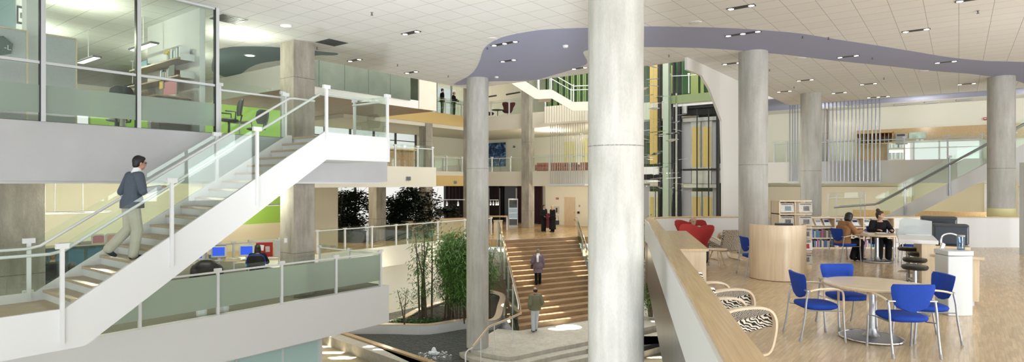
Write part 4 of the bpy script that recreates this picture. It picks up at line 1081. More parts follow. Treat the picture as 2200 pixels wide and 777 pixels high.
# small side table
sd = thing('side_table', 'small round maple side table between the red and zebra chairs', 'table', (5.2, 15.0, LIB))
MB().lathe([(.24, .40), (.25, .41), (.25, .425), (.24, .43)], (5.2, 15.0, LIB), 32).build('tabletop', 'mapletop', sd, smooth=True)
for i in range(3):
    a = .4+i*2*PI/3; MB().tube([(5.2+.10*math.cos(a), 15+.10*math.sin(a), LIB+.40), (5.2+.25*math.cos(a), 15+.25*math.sin(a), LIB)], [.018, .012], 8).build('leg', 'maple', sd)
# curved maple screen with a desk inside
cx, cy = 5.86, 13.12
sc = thing('curved_screen', 'tall curved maple desk screen standing on the parquet', 'screen', (cx, cy-.2, LIB))
arc = [(math.radians(a)) for a in range(182, 359, 8)]
o1 = [(cx+.60*math.cos(a), cy+.60*math.sin(a)*1.05) for a in arc]; i1 = [(cx+.555*math.cos(a), cy+.555*math.sin(a)*1.05) for a in arc]
mb = MB(); rings = []
for (ox, oy), (ix, iy) in zip(o1, i1): rings.append([Vector((ox, oy, LIB+.01)), Vector((ix, iy, LIB+.01)), Vector((ix, iy, LIB+1.19)), Vector((ox, oy, LIB+1.19))])
mb.loft(rings).build('curved_panel', 'maple', sc, smooth=True, angle=50)
MB().prism(i1, LIB+.72, LIB+.75).build('desktop', 'mapletop', sc)
mb = MB(); rings = [[Vector((ox, oy, LIB)), Vector((ix, iy, LIB)), Vector((ix, iy, LIB+.012)), Vector((ox, oy, LIB+.012))] for (ox, oy), (ix, iy) in zip(o1, i1)]
mb.loft(rings).build('kick_strip', 'brickred', sc)
tag(MB().cbox((cx+.12, cy-.12, LIB+1.03), (.34, .2, .36)).build('computer_monitor', 'blackblue', bevel=.02), 'dark monitor edge peeping over the curved maple screen', 'monitor')
MB().cbox((cx+.12, cy-.12, LIB+.80), (.2, .16, .11)).build('stand', 'black', bpy.data.objects['computer_monitor'])
# newspaper stand
ns = thing('newspaper_stand', 'open maple newspaper stand behind the curved screen', 'stand', (6.95, 14.55, LIB))
nx0, nx1, ny0, ny1 = 6.52, 7.36, 14.4, 14.9
def rr(x0, x1, y0, y1, r_=.14):
    pts = [(x0, y1), (x0, y0)]
    for k in range(7): a = -PI/2+k*PI/12; pts.append((x1-r_+r_*math.cos(a), y0+r_+r_*math.sin(a)))
    return pts+[(x1, y1)]
lev = [0.0, .40, .70, 1.0, 1.32, 1.64]
for k, z in enumerate(lev): MB().prism(rr(nx0, nx1, ny0, ny1), LIB+z, LIB+z+(.10 if k == 0 else .03)).build('shelf', 'maple', ns, bevel=.004)
MB().box(nx0, nx0+.03, ny0+.03, ny1, LIB+.1, LIB+1.64).build('side_panel', 'maple', ns)
MB().box(nx0, nx1, ny1-.04, ny1-.02, LIB+.1, LIB+1.64).build('back_panel', 'maple', ns)
MB().box(nx0+.42, nx0+.45, ny0+.12, ny1-.04, LIB+.1, LIB+1.64).build('divider', 'maple', ns)
dsc = {(4, 0): 'newspaper with pale blue picture in the top left pocket of the stand', (4, 1): 'newspaper in the top right pocket of the stand', (3, 0): 'newspaper with dark photo in the second row, left pocket', (3, 1): 'newspaper in the second row, right pocket of the stand',
       (2, 1): 'plain pale newspaper in the middle row of the stand', (1, 1): 'red and white magazine in the fourth row of the stand', (0, 1): 'newspaper in the lowest row of the stand', (2, 0): 'newspaper in the middle row, left, behind the screen top'}
for (k, c), lab in dsc.items():
    x = nx0+.05+c*.45; zz = LIB+lev[k]+.05+(.07 if k == 0 else 0); ww = .33
    n_ = thing('newspaper', lab, 'newspaper', (x+ww/2, ny0+.08, zz), 0, 'newspapers in the maple stand')
    MB().cbox((x+ww/2, ny0+.075, zz+.115), (ww, .012, .23), 0, -.12).build('front_page', 'newsprint' if (k, c) != (1, 1) else 'paper', n_)
    MB().cbox((x+ww/2+.02, ny0+.062, zz+.10), (ww*.42, .006, .11), 0, -.12).build('picture', {(4, 0): 'bluegrey', (1, 1): 'alarmred'}.get((k, c), 'photo'), n_)
    MB().cbox((x+ww/2, ny0+.058, zz+.205), (ww*.8, .006, .018), 0, -.12).build('headline', 'darkgrey', n_)
# bookcases
FYB = 18.93
edges = [kk(p)*FYB for p in (1671, 1732, 1793.5, 1855, 1922)]
bnames = ['low maple bookcase left of the newspaper stand', 'low maple bookcase right of the newspaper stand', 'low maple bookcase behind the tan jacket woman', 'low maple bookcase behind the woman in black']
bz = [-2.08+.04, -1.736, -1.40]
random.seed(11)
cols = [(.02,.03,.05),(.03,.07,.18),(.25,.03,.03),(.55,.53,.50),(.04,.04,.04),(.08,.25,.35),(.45,.40,.32),(.10,.06,.04),(.02,.10,.30),(.30,.30,.30),(.62,.62,.66),(.35,.05,.20)]
protos = []
for i, c in enumerate(cols):
    M['book%d' % i] = mat('book_cover', c, .5)
    o = MB().box(-.5, .5, 0, 1, 0, 1).build('book', 'book%d' % i, origin=False); pgx = MB().box(-.35, .35, .08, 1.02, -.0, 1.01).build('pages', 'paper', o)
    protos.append(o)
for b in range(4):
    x0, x1 = edges[b], edges[b+1]
    bk_ = thing('bookcase', bnames[b], 'bookcase', ((x0+x1)/2, FYB, LIB), 0, 'low maple bookcases')
    for x in ((x0, x1-.028) if b == 3 else (x0,)): MB().box(x, x+.028, FYB, FYB+.33, LIB, PT-.03).build('side_panel', 'maple', bk_)
    for z in (LIB+.0, bz[1]-.03, bz[2]-.03): MB().box(x0+.028, x1-(.028 if b == 3 else .0), FYB+.01, FYB+.33, z, z+.03+(.01 if z == LIB else 0)).build('shelf', 'maple', bk_)
    MB().box(x0, x1-.001, FYB-.02, FYB+.34, PT-.03, PT-.004).build('top', 'maple', bk_)
    MB().slab([(x0+.028, FYB+.08, bz[2]+.02), (x1-.002, FYB+.08, bz[2]+.02), (x1-.002, FYB+.30, PT-.05), (x0+.028, FYB+.30, PT-.05)], (0, .015, 0)).build('display_slope', 'maple', bk_)
    MB().box(x0+.028, x1-.002, FYB+.31, FYB+.335, LIB, PT-.03).build('back_panel', 'maple', bk_)
    if b == 0: continue
    for row, (z, h) in enumerate(((bz[0], .25), (bz[1], .27))):
        x = x0+.04; idx = 0
        while x < x1-.06:
            wd = .022+random.random()*.028; hh = h*(.78+random.random()*.20); dd = .16+random.random()*.05; ci = random.randrange(len(protos))
            if x+wd > x1-.02: break
            if random.random() < .05: x += .03
            o = dup(protos[ci], (x+wd/2, FYB+.05, z), 0, 'book upright in the %s row of the %s' % (['lower', 'upper'][row], bnames[b].replace('low maple ', '')), 'books in the %s row of the %s' % (['lower', 'upper'][row], bnames[b].replace('low maple ', '')))
            o['category'] = 'book'; o.scale = (wd*.96, dd, hh); x += wd
    for j in range(3):
        xm = x0+(x1-x0)*(.2+.3*j)
        mg = thing('magazine', ['left magazine atop the %s', 'middle magazine atop the %s', 'right magazine atop the %s'][j] % bnames[b].replace('low maple ', ''), 'magazine', (xm, FYB+.05, bz[2]+.02), 0, 'magazines on the sloping shelves')
        sl = math.atan2(.22, PT-.05-bz[2]-.02)
        MB().cbox((xm, FYB+.155, bz[2]+.155), (.20, .008, .27), 0, -sl).build('cover', 'paper', mg)
        MB().cbox((xm, FYB+.142, bz[2]+.19), (.13, .006, .07), 0, -sl).build('picture', ['bluegrey', 'grey', 'navy'][j], mg)
for p in protos: bpy.data.objects.remove(p.children[0]); bpy.data.objects.remove(p)
# bar counter with stools
ux, uy = .53, .848
CM = Matrix.Translation(Vector((7.22, 10.42, LIB))) @ Matrix(((uy, ux, 0, 0), (-ux, uy, 0, 0), (0,0,1,0), (0,0,0,1)))   # local x = to the right (v), y = away (u)
def CB(): return MB(CM)
bar = thing('kitchen_counter', 'maple kitchenette counter with raised white bar top', 'counter', tuple(CM @ Vector((.4, 0, 0))))
CB().box(.0, .20, 0, 3.0, 0, 1.02).build('bar_panel', 'maple', bar, bevel=.004)
CB().box(-.34, .24, -.03, 3.0, 1.02, 1.085).build('bar_top', 'white', bar, bevel=.006)
CB().box(.20, .80, .0, 3.0, .08, .80).build('cabinet_body', 'maple', bar, bevel=.003)
CB().box(.20, .74, .03, 2.95, 0, .08).build('plinth', 'white', bar)
CB().box(.20, .86, -.10, 1.1, .80, .845).build('worktop', 'mapletop', bar, bevel=.004)
CB().box(.20, .80, 1.1, 3.0, .80, .90).build('raised_worktop', 'mapletop', bar, bevel=.004)
CB().box(.45, .75, .15, .6, .835, .85).build('sink', 'chrome', bar)
CB().box(.805, .815, .1, .75, .15, .78).build('door', 'maple', bar)
tp_ = thing('tap', 'arched chrome tap over the counter sink', 'tap', tuple(CM @ Vector((.33, .35, .845))))
MB(CM).tube(catmull([(.30, .3, .845), (.30, .3, 1.08), (.34, .29, 1.17), (.44, .27, 1.20), (.54, .25, 1.16), (.57, .24, 1.05)], 6), .014, 10).build('spout', 'chrome', tp_, smooth=True)
MB(CM).cyl((.30, .3, .845), (.30, .3, .90), .026, n=14).build('tap_base', 'chrome', tp_)
cu = thing('tumbler_dispenser', 'clear blue cylinder standing on the white cabinet', 'cylinder', tuple(CM @ Vector((.42, -.28, 1.02))))
wc = thing('white_cabinet', 'pale grey water cooler cabinet standing in front of the counter', 'cabinet', (7.05, 9.45, LIB))
MB().loft([[Vector((x, y, LIB+z)) for x, y in ((6.86, 9.30), (7.0, 9.265), (7.12, 9.27), (7.25, 9.30), (7.30, 9.62), (6.92, 9.68))] for z in (.0, .94)]).build('body', 'lightgrey', wc, smooth=True, bevel=.012)
MB().loft([[Vector((x, y, LIB+z)) for x, y in ((6.85, 9.29), (7.0, 9.25), (7.12, 9.255), (7.26, 9.29), (7.31, 9.63), (6.91, 9.69))] for z in (.945, 1.02)]).build('top', 'lightgrey', wc, smooth=True, bevel=.01)
cu.location = (7.2, 9.48, LIB+1.02)
MB().lathe([(.052, 0), (.052, .22)], (7.2, 9.48, LIB+1.02), 24).build('tube', m_glass('blue_clear_plastic', (.45, .6, .8), .3), cu, smooth=True)
MB().lathe([(.055, .21), (.055, .235)], (7.2, 9.48, LIB+1.02), 24).build('lid', 'grey', cu, smooth=True)
def device(label, c, d, name='computer_monitor'):
    r = thing(name, label, 'monitor', tuple(CM @ Vector((c[0], c[1], c[2]))))
    x, y, z = c; a, b, h = d
    CB().loft([[Vector(p) for p in ((x-q, y+o, z+.03), (x+q, y+o, z+.03), (x+q, y+o, z+g), (x-q, y+o, z+g))] for o, q, g in ((-b/2, a/2*.92, h*.92), (-b/2+.12, a/2, h), (b/2, a/2, h))]).build('housing', 'blackblue', r, bevel=.02, bseg=3)
    CB().box(x-a*.3, x+a*.3, y-b*.3, y+b*.3, z, z+.03).build('stand', 'black', r)
    CB().box(x-a*.45, x+a*.45, y-.01, y+.02, z+.10, z+h+.003).build('seam', 'black', r)
    for k in range(5): CB().box(x+a*.3, x+a*.42, y-b/2+.0, y-b/2+.115, z+.10+k*.03, z+.108+k*.03).build('vent', 'black', r)
device('large dark monitor seen from behind on the counter', (.52, 1.45, .90), (.56, .5, .40))
device('dark boxy machine behind the large monitor on the counter', (.40, 2.35, .90), (.60, .5, .50), 'printer')
tag(CB().cbox((.30, .25, .93), (.05, .2, .2), 0, .0, .35).build('telephone_handset', 'paper', bevel=.01), 'white telephone leaning beside the counter upstand', 'telephone')
gl_ = thing('display_board', 'white curved translucent board standing on the bar top', 'board', tuple(CM @ Vector((-.05, 1.0, 1.085))))
CB().slab([(-.32, 1.2, 1.085), (.22, 1.2, 1.085), (.22, 1.2, 1.36), (-.22, 1.2, 1.42), (-.30, 1.2, 1.36)], (0, .01, 0)).build('sheet', m_frost('white_acrylic', (.8, .82, .85), .35), gl_)
CB().box(-.2, .2, 1.17, 1.24, 1.085, 1.10).build('foot', 'white', gl_)
def stool(x, y, lab, h=.78):
    r = thing('bar_stool', lab, 'stool', (x, y, LIB), 0, 'black leather bar stools')
    L = (x, y, LIB)
    MB().lathe([(.02, h-.075), (.165, h-.07), (.182, h-.05), (.185, h-.025), (.172, h-.004), (.02, h)], L, 32).build('seat', 'blackleather', r, smooth=True)
    MB().lathe([(.032, .06), (.032, h-.07)], L, 16).build('column', 'metal', r, smooth=True)
    MB().tube([(x+.17*math.cos(2*PI*i/28), y+.17*math.sin(2*PI*i/28), LIB+.27) for i in range(28)], .011, 7, True).build('foot_ring', 'chrome', r, smooth=True)
    MB().tube([(x-.17, y, LIB+.27), (x+.17, y, LIB+.27)], .009, 6).build('ring_brace', 'chrome', r)
    for k in range(4):
        a = .4+k*PI/2; MB().tube([(x, y, LIB+.09), (x+.12*math.cos(a), y+.12*math.sin(a), LIB+.05), (x+.23*math.cos(a), y+.23*math.sin(a), LIB+.012)], [.028, .02, .014], 8).build('foot', 'metal', r, smooth=True)
for (px_, Y_), lab in (((1965.5, 9.45), 'nearest black bar stool beside the counter'), ((1965.5, 10.35), 'second nearest black bar stool beside the counter'), ((1974.5, 11.2), 'third black bar stool, closest to the bar top'), ((1951, 12.1), 'farthest black bar stool beside the counter')):
    stool(kk(px_)*Y_, Y_, lab)
# ------------------------------------------------------------------ lift
def SB_(px0, px1, py0, py1, s, th=.05, mb=None):
    """grid-aligned box on the plane s that spans the given picture rows/columns"""
    a, b = Ps(px0, py0, s), Ps(px1, py0, s); zt = Ps((px0+px1)/2, py0, s).z; zb = Ps((px0+px1)/2, py1, s).z
    mb = mb or S(); t0, t1 = sorted((st(a)[1], st(b)[1])); mb.box(s, s+th, t0, t1, zb, zt); return mb
SLF = 31.6
struct(SB_(1376, 1560, 118, 520, SLF+3.6, .1), 'wall_lift', mat('lift_shaft_green', (0.03, 0.05, 0.025), .6))
def lift_door(label, pxs, rows):
    d = thing('lift_door', label, 'lift door', tuple(Ps(pxs[0], rows[-1], SLF+.6)), 0, 'lift doors')
    x0, x1, xm = pxs; y0, y1, y2 = rows    # header top, window top, window bottom
    SB_(x0-20, x1+12, y0, y0+8, SLF+.5, .1).build('header', 'steel', d)
    SB_(x0-22, x0-1, y0+8, y2+36, SLF+.62, .1).build('side_panel', 'grey', d)
    SB_(x1+1, x1+10, y0+8, y2+36, SLF+.62, .1).build('side_panel', 'grey', d)
    for a, b in ((x0, xm-3), (xm+3, x1)):
        lf = SB_(a-2, b+2, y1-12, y2+2, SLF+.60, .04).build('door_leaf', 'steel', d); SB_(a+1, b-1, y1, y2, SLF+.58, .02).build('door_window', 'cabglow', lf)
    SB_(x0, x1, y2+2, y2+36, SLF+.58, .08).build('apron', 'steel', d)
M['cabglow'] = mat('lift_cab_yellow', (0.46, 0.35, 0.11), .5, emit=(0.8, 0.62, 0.22), es=.06)
lift_door('steel lift door with yellow windows at the upper floor', (1486, 1528, 1506), (252, 272, 358))
lift_door('steel lift door with yellow windows at the lower floor', (1487, 1530, 1508), (395, 423, 520))
lift_door('left lift door partly behind the big column', (1396, 1420, 1408), (386, 423, 520))
# glazed lift shaft frame
sh = thing('lift_shaft', 'dark steel lift shaft with guide rails and cables', 'lift', tuple(w(SLF, 9, L2)))
for px_ in (1416, 1447, 1459, 1541): SB_(px_-2.5, px_+2.5, 120, 520, SLF+.3, .2).build('guide_rail', 'black', sh)
for px_ in (1497.5, 1522.5): MB().cyl(Ps(px_, 235, SLF+.1), Ps(px_, 520, SLF+.1), .035, n=8).build('cable', 'black', sh)
for px_ in (1440, 1453): SB_(px_-2, px_+2, 200, 520, SLF+.2, .1).build('guide_rail', 'steel', sh)
SB_(1437, 1545, 219, 232, SLF+.35, .5).build('top_beam', 'black', sh)
SB_(1437, 1545, 232, 246, SLF+.9, .5).build('machine_beam', 'darkgrey', sh)
SB_(1424, 1436, 120, 520, SLF-.1, .3).build('corner_column', mat('pale_green_steel', (.42, .50, .40), .35, .3), sh)
SB_(1382, 1416, 358, 374, SLF+.3, .9).build('cab_floor', 'white', sh)
SB_(1382, 1416, 374, 386, SLF+.5, .5).build('cab_underframe', 'black', sh)
MB().cyl(Ps(1471, 244, SLF+.2), Ps(1471, 228, SLF+.2), .16, n=16).build('motor', 'steel', sh)
SB_(1462, 1546, 362, 366, SLF+.55, .1).build('cross_beam', 'black', sh); SB_(1462, 1485, 366, 393, SLF+.56, .1).build('panel', 'grey', sh)
for y0, y1 in ((140, 220), (235, 352)): SB_(1396, 1412, y0, y1, SLF+1.2, .1).build('cab_wall', 'cabglow', sh)
SB_(1382, 1395, 130, 352, SLF+1.3, .1).build('cab_glass', 'glassg', sh)
# lobby of the upper floor above the lift
struct(SB_(1436, 1545, 201, 219, SLF+.2, 3.0), 'floor', mat('olive_green_slab', (.20, .26, .12), .6))
struct(SB_(1436, 1546, 122, 201, SLF+2.6, .1), 'wall_green', mat('deep_green_glass', (.03, .09, .03), .15))
for a, b in ((1484, 1500), (1505, 1512), (1442, 1450)): struct(SB_(a, b, 140, 201, SLF+2.5, .06), 'wall_panel', mat('olive_panel', (.30, .34, .12), .4))
guard('glass guardrail of the lobby above the lift', [Ps(1440, 201, SLF+.3)+Vector((0,0,.0)), Ps(1480, 200, SLF+.3), Ps(1530, 197, SLF+.3)], h=1.1)
# hanging sculpture of thin plates
random.seed(5)
hs = thing('hanging_sculpture', 'hanging mobile of thin glinting glass plates on wires', 'sculpture', tuple(PY(1420, 420, 24)))
for i in range(52):
    px_ = random.choice((1382, 1392, 1402, 1412, 1440, 1462)) + random.random()*18; py_ = 140+270*random.random() if px_ < 1432 else 215+200*random.random()
    c = PY(px_, py_, 22.5+2.6*random.random()); a = random.random()*PI; L = .12+.22*random.random(); wd = .06+.16*random.random()
    MB().cbox(c, (L*2, wd*1.6, .008), a, random.uniform(-.2, .2), random.uniform(-.15, .15)).build('plate', random.choice(['chrome', 'paper', 'glassg']), hs)
for px_ in (1388, 1404, 1418, 1446, 1466): a = PY(px_, 120, 23.8); MB().cyl(Vector((a.x, a.y, CEIL2+3)), Vector((a.x, a.y, -.4)), .004, n=5).build('wire', 'metal', hs)
# ------------------------------------------------------------------ rods
def rods(label, pxl, s, z0, z1, ledge=None, r_=.03, m='metal'):
    g = thing('rod_screen', label, 'rod screen', tuple(Ps(pxl[0], 400, s))[:2]+(z0,), 0)
    for p in pxl: c = Ps(p, 400, s); MB().cyl(Vector((c.x, c.y, z0)), Vector((c.x, c.y, z1)), r_, n=8).build('rod', m, g, smooth=True)
    if ledge: a, b = st(Ps(pxl[0]-3, 400, s))[1], st(Ps(pxl[-1]+3, 400, s))[1]; S().box(s-.15, ledge, min(a, b), max(a, b), z0-.12, z0-.005).build('ledge', 'lightgrey', g)
rods('row of vertical metal rods in front of the right gallery', [1740+v/4.783 for v in (118,155,195,236,275,315,352,395,433,473,512,551,595,637,677,718)], SF-.85, .12, CEIL2-.04, SF-.6)
rods('few metal rods between the two round columns on the right', [1697, 1703, 1708, 1714], SF-.85, .12, CEIL2-.04, SF-.6)
rods('row of pale metal rods in front of the middle gallery', [900+v/5.5 for v in (1557,1580,1608,1637,1662,1690,1715,1742,1768,1795,1822,1850,1877,1905,1932,1958)], SF-.8, -.02, 3.93, SF, .022, 'steel')
# fins of the gallery above
fn = thing('fin_screen', 'pleated cream fin screen under the upper stair', 'fin screen', tuple(Ps(1200, 265, SF-.9)))
for i in range(17):
    px_ = 1172+i*5.4; c = Ps(px_, 250, SF-.7); s_, t_ = st(c); S().cbox((s_, t_, 4.62), (.16, .16, 1.15), PI/4).build('fin', 'fasciabeige', fn)
a, b = st(Ps(1163, 265, SF-.8))[1], st(Ps(1268, 258, SF-.8))[1]; S().box(SF-1.1, SF, b, a, 3.92, 4.04).build('ledge', 'fasciabeige', fn)
fn2 = thing('slat_wall', 'wall of upright green and white slats behind the upper stair', 'slat wall', tuple(Ps(1200, 240, 38)))
M['fingreen'] = mat('green_white_slat', (.42, .55, .28), .5); M['findark'] = mat('dark_green_slat', (.04, .09, .03), .5)
for i in range(26):
    c = Ps(1172+i*4.2, 200, 38.5); s_, t_ = st(c); S().box(s_, s_+.2, t_-.09, t_+.0, L4, 9.2).build('slat', 'fingreen' if i % 3 else 'findark', fn2)
struct(S().box(39.5, 39.6, 12.6, st(Ps(1172, 200, 39.5))[1], L4, 9.3), 'wall_green', mat('green_wall', (.16, .22, .08), .6))
# upper stair
us = thing('upper_stair', 'white zigzag stair with glass sides on the top gallery', 'staircase', tuple(PY(1232, 237, 35)))
tops = [(1100, 172), (1122, 170), (1158, 193), (1185, 192), (1232, 219), (1290, 217)]; bots = [(1290, 236), (1231, 238), (1185, 211), (1158, 213), (1150, 212), (1100, 180)]
MB().slab([PY(x, y, 35.5) for x, y in tops+bots], (0, .06, 0)).build('stringer', 'fasciabeige', us)
MB().slab([PY(x, y, 37) for x, y in tops+bots], (0, .06, 0)).build('stringer', 'fasciabeige', us)
for A_, B_, n_ in (((1122, 171), (1158, 194), 7), ((1185, 193), (1232, 220), 9)):
    a, b = PY(*A_, 35.56), PY(*B_, 35.56)
    for i in range(n_): p = a.lerp(b, (i+.5)/n_); MB().box(p.x-.16, p.x+.16, 35.56, 37.0, p.z-.06, p.z-.02).build('tread', 'darkgrey', us)
a, b = PY(1158, 194, 35.56), PY(1185, 194, 35.56); MB().box(a.x, b.x, 35.56, 37.0, a.z-.5, a.z-.04).build('landing', 'whitewall', us)
for Y_ in (35.5, 37.0):
    P = [PY(x, y, 35.5) for x, y in tops]; P = [Vector((p.x, Y_, p.z)) for p in P]
    MB().tube([p+Vector((0,0,.95)) for p in P], .03, 8).build('handrail', 'white', us)
    for p in P[1:]: MB().cyl(p, p+Vector((0,0,1.05)), .035, n=6).build('post', 'white', us)
    MB().slab(P+[p+Vector((0,0,1.0)) for p in P[::-1]], (0,.012,0)).build('glass_panel', 'glass', us)
# ------------------------------------------------------------------ guards of the far galleries
def pts_s(pxl, s, z): return [(lambda q: w(s, st(q)[1], z))(Ps(x, 400, s)) for x in pxl]
guard('glass guardrail of the middle gallery in front of the blue painting', pts_s([1020, 1057, 1096.5, 1136, 1180, 1225, 1268], SF+.1, L3F), h=1.1, pw=.08)
guard('glass guardrail of the top gallery in front of the wine red chairs', pts_s([1020, 1055, 1094, 1135, 1172], SF+.1, L4), h=1.1, pw=.08)
guard('glass guardrail in front of the two men talking', [w(st(Pt(x, 300, TF+.1))[0], TF+.1, L4) for x in (936, 957, 992, 1004)], h=1.1, pw=.07, railm='beigeplastic')
guard('glass guardrail on the yellow gallery edge below the men', [w(st(Pt(x, 300, TF+.1))[0], TF+.1, L3F) for x in (930, 959, 992, 1010)], h=1.1, pw=.08)
guard('glass guardrail with counter behind it on the left middle gallery', [w(st(Pt(x, 300, 22.7))[0], 22.7, L3F) for x in (826, 849, 897, 929)], h=1.1, pw=.07)
guard('glass guardrail of the right gallery behind the metal rods', pts_s([1663, 1690, 1780, 1845, 1943, 2036, 2110, 2180], SF-.5, L3), h=1.1, pw=.06)
# white fascia in front of that counter (right end of the block)
# ------------------------------------------------------------------ counter on the left middle gallery
ct = thing('gallery_counter', 'long wooden counter behind the glass of the left middle gallery', 'counter', tuple(w(18, 24.5, L3F)))
k0, k1 = st(Pt(815, 300, 24.2))[0], min(SG3-.1, st(Pt(936, 300, 24.2))[0])
S().box(k0, k1, 24.2, 24.9, L3F, L3F+.95).build('front_panel', 'stairwood', ct); S().box(k0-.1, k1+.15, 24.1, 25.0, L3F+.95, L3F+1.02).build('worktop', 'maplecap', ct)
# ------------------------------------------------------------------ hall at level 2
def flat_on_s(name, label, cat, px0, px1, py0, py1, s, m, th=.04, parts=()):
    r = thing(name, label, cat, tuple(Ps((px0+px1)/2, py1, s)))
    SB_(px0, px1, py0, py1, s-th, th).build('panel', m, r)
    for nme, a, b, c, d, mm, e in parts: SB_(a, b, c, d, s-th-e, e).build(nme, mm, r)
    return r
hd = flat_on_s('hall_door', 'plain maple door in the cream hall wall', 'door', 1212, 1235, 423, 487.5, SW, 'maple', .05, (('handle', 1232.5, 1234, 455, 457, 'metal', .06),))
flat_on_s('fire_alarm', 'red fire alarm on the cream wall above the two women', 'alarm', 1194, 1198.5, 424, 428, SW, 'alarmred', .08, (('lamp', 1195, 1197.5, 425, 426.5, 'white', .02),))
flat_on_s('notice_board', 'small framed notice cabinet on the cream wall beside the blonde woman', 'frame', 1190, 1200, 443, 458, SW, 'beigeplastic', .08, (('extinguisher', 1194, 1197, 446, 456, 'darkgrey', .03),))
flat_on_s('wall_phone', 'small black wall phone right of the maple door', 'phone', 1240, 1244, 454, 458.5, SW, 'black', .08, (('plate', 1243, 1246, 440, 444, 'grey', .02),))
# dark glazed room: mullions and curtains
for i, (px_, wd) in enumerate(((1072, .10), (1109, .10), (1052, .06))): struct(SB_(px_-1, px_+1, 404, 480, SW-.1, .1), 'trim_mullion', 'lightgrey')
def curtain(label, px0, px1, s, m='plum', z0=L2+.1, z1=-.2):
    c = thing('curtain', label, 'curtain', tuple(Ps((px0+px1)/2, 480, s)), 0); mb = MB(); n = 26
    a, b = Ps(px0, 400, s), Ps(px1, 400, s); ring = []
    u = (b-a).normalized(); nn = Vector((u.y, -u.x, 0))
    fr = [a.lerp(b, i/n)+nn*(.06*math.sin(i*1.4)) for i in range(n+1)]; bkk = [p-nn*.02 for p in fr]
    mb.prism([(p.x, p.y) for p in fr+bkk[::-1]], z0, z1).build('drape', m, c, smooth=True)
    S().box(*sorted((st(a)[0]-.02, st(b)[0]+.02)), *sorted((st(a)[1], st(b)[1])), z1, z1+.05).build('rail', 'darkgrey', c)
curtain('dark plum curtain left of the two women', 1149, 1164.5, SW-.35); curtain('plum curtain strip right of the vitrine', 1112, 1119, SW-.35)
curtain('dark plum curtain in the glazed room left of the slender round column', 957, 1000, SW-1.0, 'curtain'); curtain('dark curtain behind the vitrine', 1052, 1072, SW-.3, 'curtain')
# vitrine
vt = thing('display_case', 'glass display case with lit shelves beside the square column', 'display case', tuple(PY(1102, 485, 42)))
v0, v1 = PY(1093, 485, 42), PY(1112, 485, 42); zt = PY(1100, 427, 42).z; zb = L2
MB().box(v0.x, v1.x, 42, 42.6, zb, zb+.12).build('base', 'lightgrey', vt); MB().box(v0.x, v1.x, 42, 42.6, zt-.08, zt).build('top', 'lightgrey', vt)
for x in (v0.x, v1.x):
    for y in (42, 42.6): MB().cbox((x, y, (zb+zt)/2), (.05, .05, zt-zb)).build('post', 'lightgrey', vt)
for z in (zb+.6, zb+1.0, zb+1.35): MB().box(v0.x, v1.x, 42.02, 42.58, z, z+.015).build('shelf', 'paper', vt)
MB().box(v0.x, v1.x, 42.58, 42.6, zb, zt).build('back', 'darkgrey', vt)
MB().box(v0.x+.03, v1.x-.03, 42, 42.01, zb+.12, zt-.08).build('glass_front', 'glass', vt)
# reception counters
rc = thing('reception_desk', 'curved maple reception desk behind the mid gallery guardrail', 'desk', tuple(PY(930, 490, 34)))
arc_ = catmull([PY(880, 478, 33.0), PY(915, 470, 34.5), PY(960, 468, 35.5), PY(1002, 468, 36)], 4)
def wallstrip(P, z0, z1, th):
    mb = MB(); rings = []
    for i, p in enumerate(P):
        d = (P[min(i+1, len(P)-1)]-P[max(i-1, 0)]); d.z = 0; d.normalize(); n_ = Vector((-d.y, d.x, 0))*th
        rings.append([Vector((p.x, p.y, z0)), Vector((p.x+n_.x, p.y+n_.y, z0)), Vector((p.x+n_.x, p.y+n_.y, z1)), Vector((p.x, p.y, z1))])
    return mb.loft(rings)
wallstrip(arc_, L2, L2+.95, .1).build('front_panel', 'maple', rc); wallstrip(arc_, L2+.95, L2+1.0, .55).build('worktop', 'maplecap', rc)
cab2 = thing('maple_box', 'small maple cabinet at the top of the wide stair beside the slender column', 'cabinet', tuple(PY(1070, 497, 37.4)))
c0, c1 = PY(1061, 490, 37.4), PY(1079, 490, 37.4); MB().box(c0.x, c1.x, 37.4, 37.9, L2, L2+.72).build('body', 'maple', cab2); MB().box(c0.x-.03, c1.x+.03, 37.36, 37.95, L2+.72, L2+.76).build('top', 'mapletop', cab2)
lt = thing('long_table', 'long maple table with white frame behind the slender column', 'table', tuple(PY(1065, 480, 40)))
c0, c1 = PY(1050, 490, 39.5), PY(1091, 490, 39.5); MB().box(c0.x, c1.x, 39.5, 40.4, L2+.86, L2+.92).build('tabletop', 'maplecap', lt)
for x in (c0.x+.1, c1.x-.05): MB().box(x-.05, x+.05, 39.55, 39.65, L2, L2+.86).build('leg', 'white', lt)
# track lights
def track(label, pa, pb, Y, pxs, z):
    a, b = PY(pa, 430, Y), PY(pb, 430, Y); r = thing('track_light', label, 'track light', (a.x, Y, z), 0, 'spotlight tracks')
    MB().box(a.x, b.x, Y-.02, Y+.02, z, z+.04).build('track', 'white', r)
    for p in pxs:
        x = PY(p, 430, Y).x; h_ = MB().lathe([(.05, -.30), (.07, -.26), (.035, -.12), (.012, -.10), (.012, 0)], (x, Y, z), 10).build('spot', 'white', r); MB().ell((x, Y, z-.31), .045, 8, 6).build('bulb', 'lampglow', h_)
track('spotlight track in front of the dark glazed room', 900, 999, 36, (960, 984), -1.0)
track('short spotlight track right of the slender column', 1052, 1071, 41, (1054, 1060, 1066, 1070), -1.15)
# black bin in the mid gallery
bn = thing('black_bin', 'tall black bin standing beside the square column of the mid gallery', 'bin', tuple(PY(840, 518, 32)))
c = PY(840, 518, 32.2); MB().box(c.x-.25, c.x+.25, c.y-.2, c.y+.2, L2, L2+.74).build('body', 'black', bn, bevel=.02); MB().box(c.x-.27, c.x+.27, c.y-.22, c.y+.22, L2+.74, L2+.79).build('lid', 'darkgrey', bn)
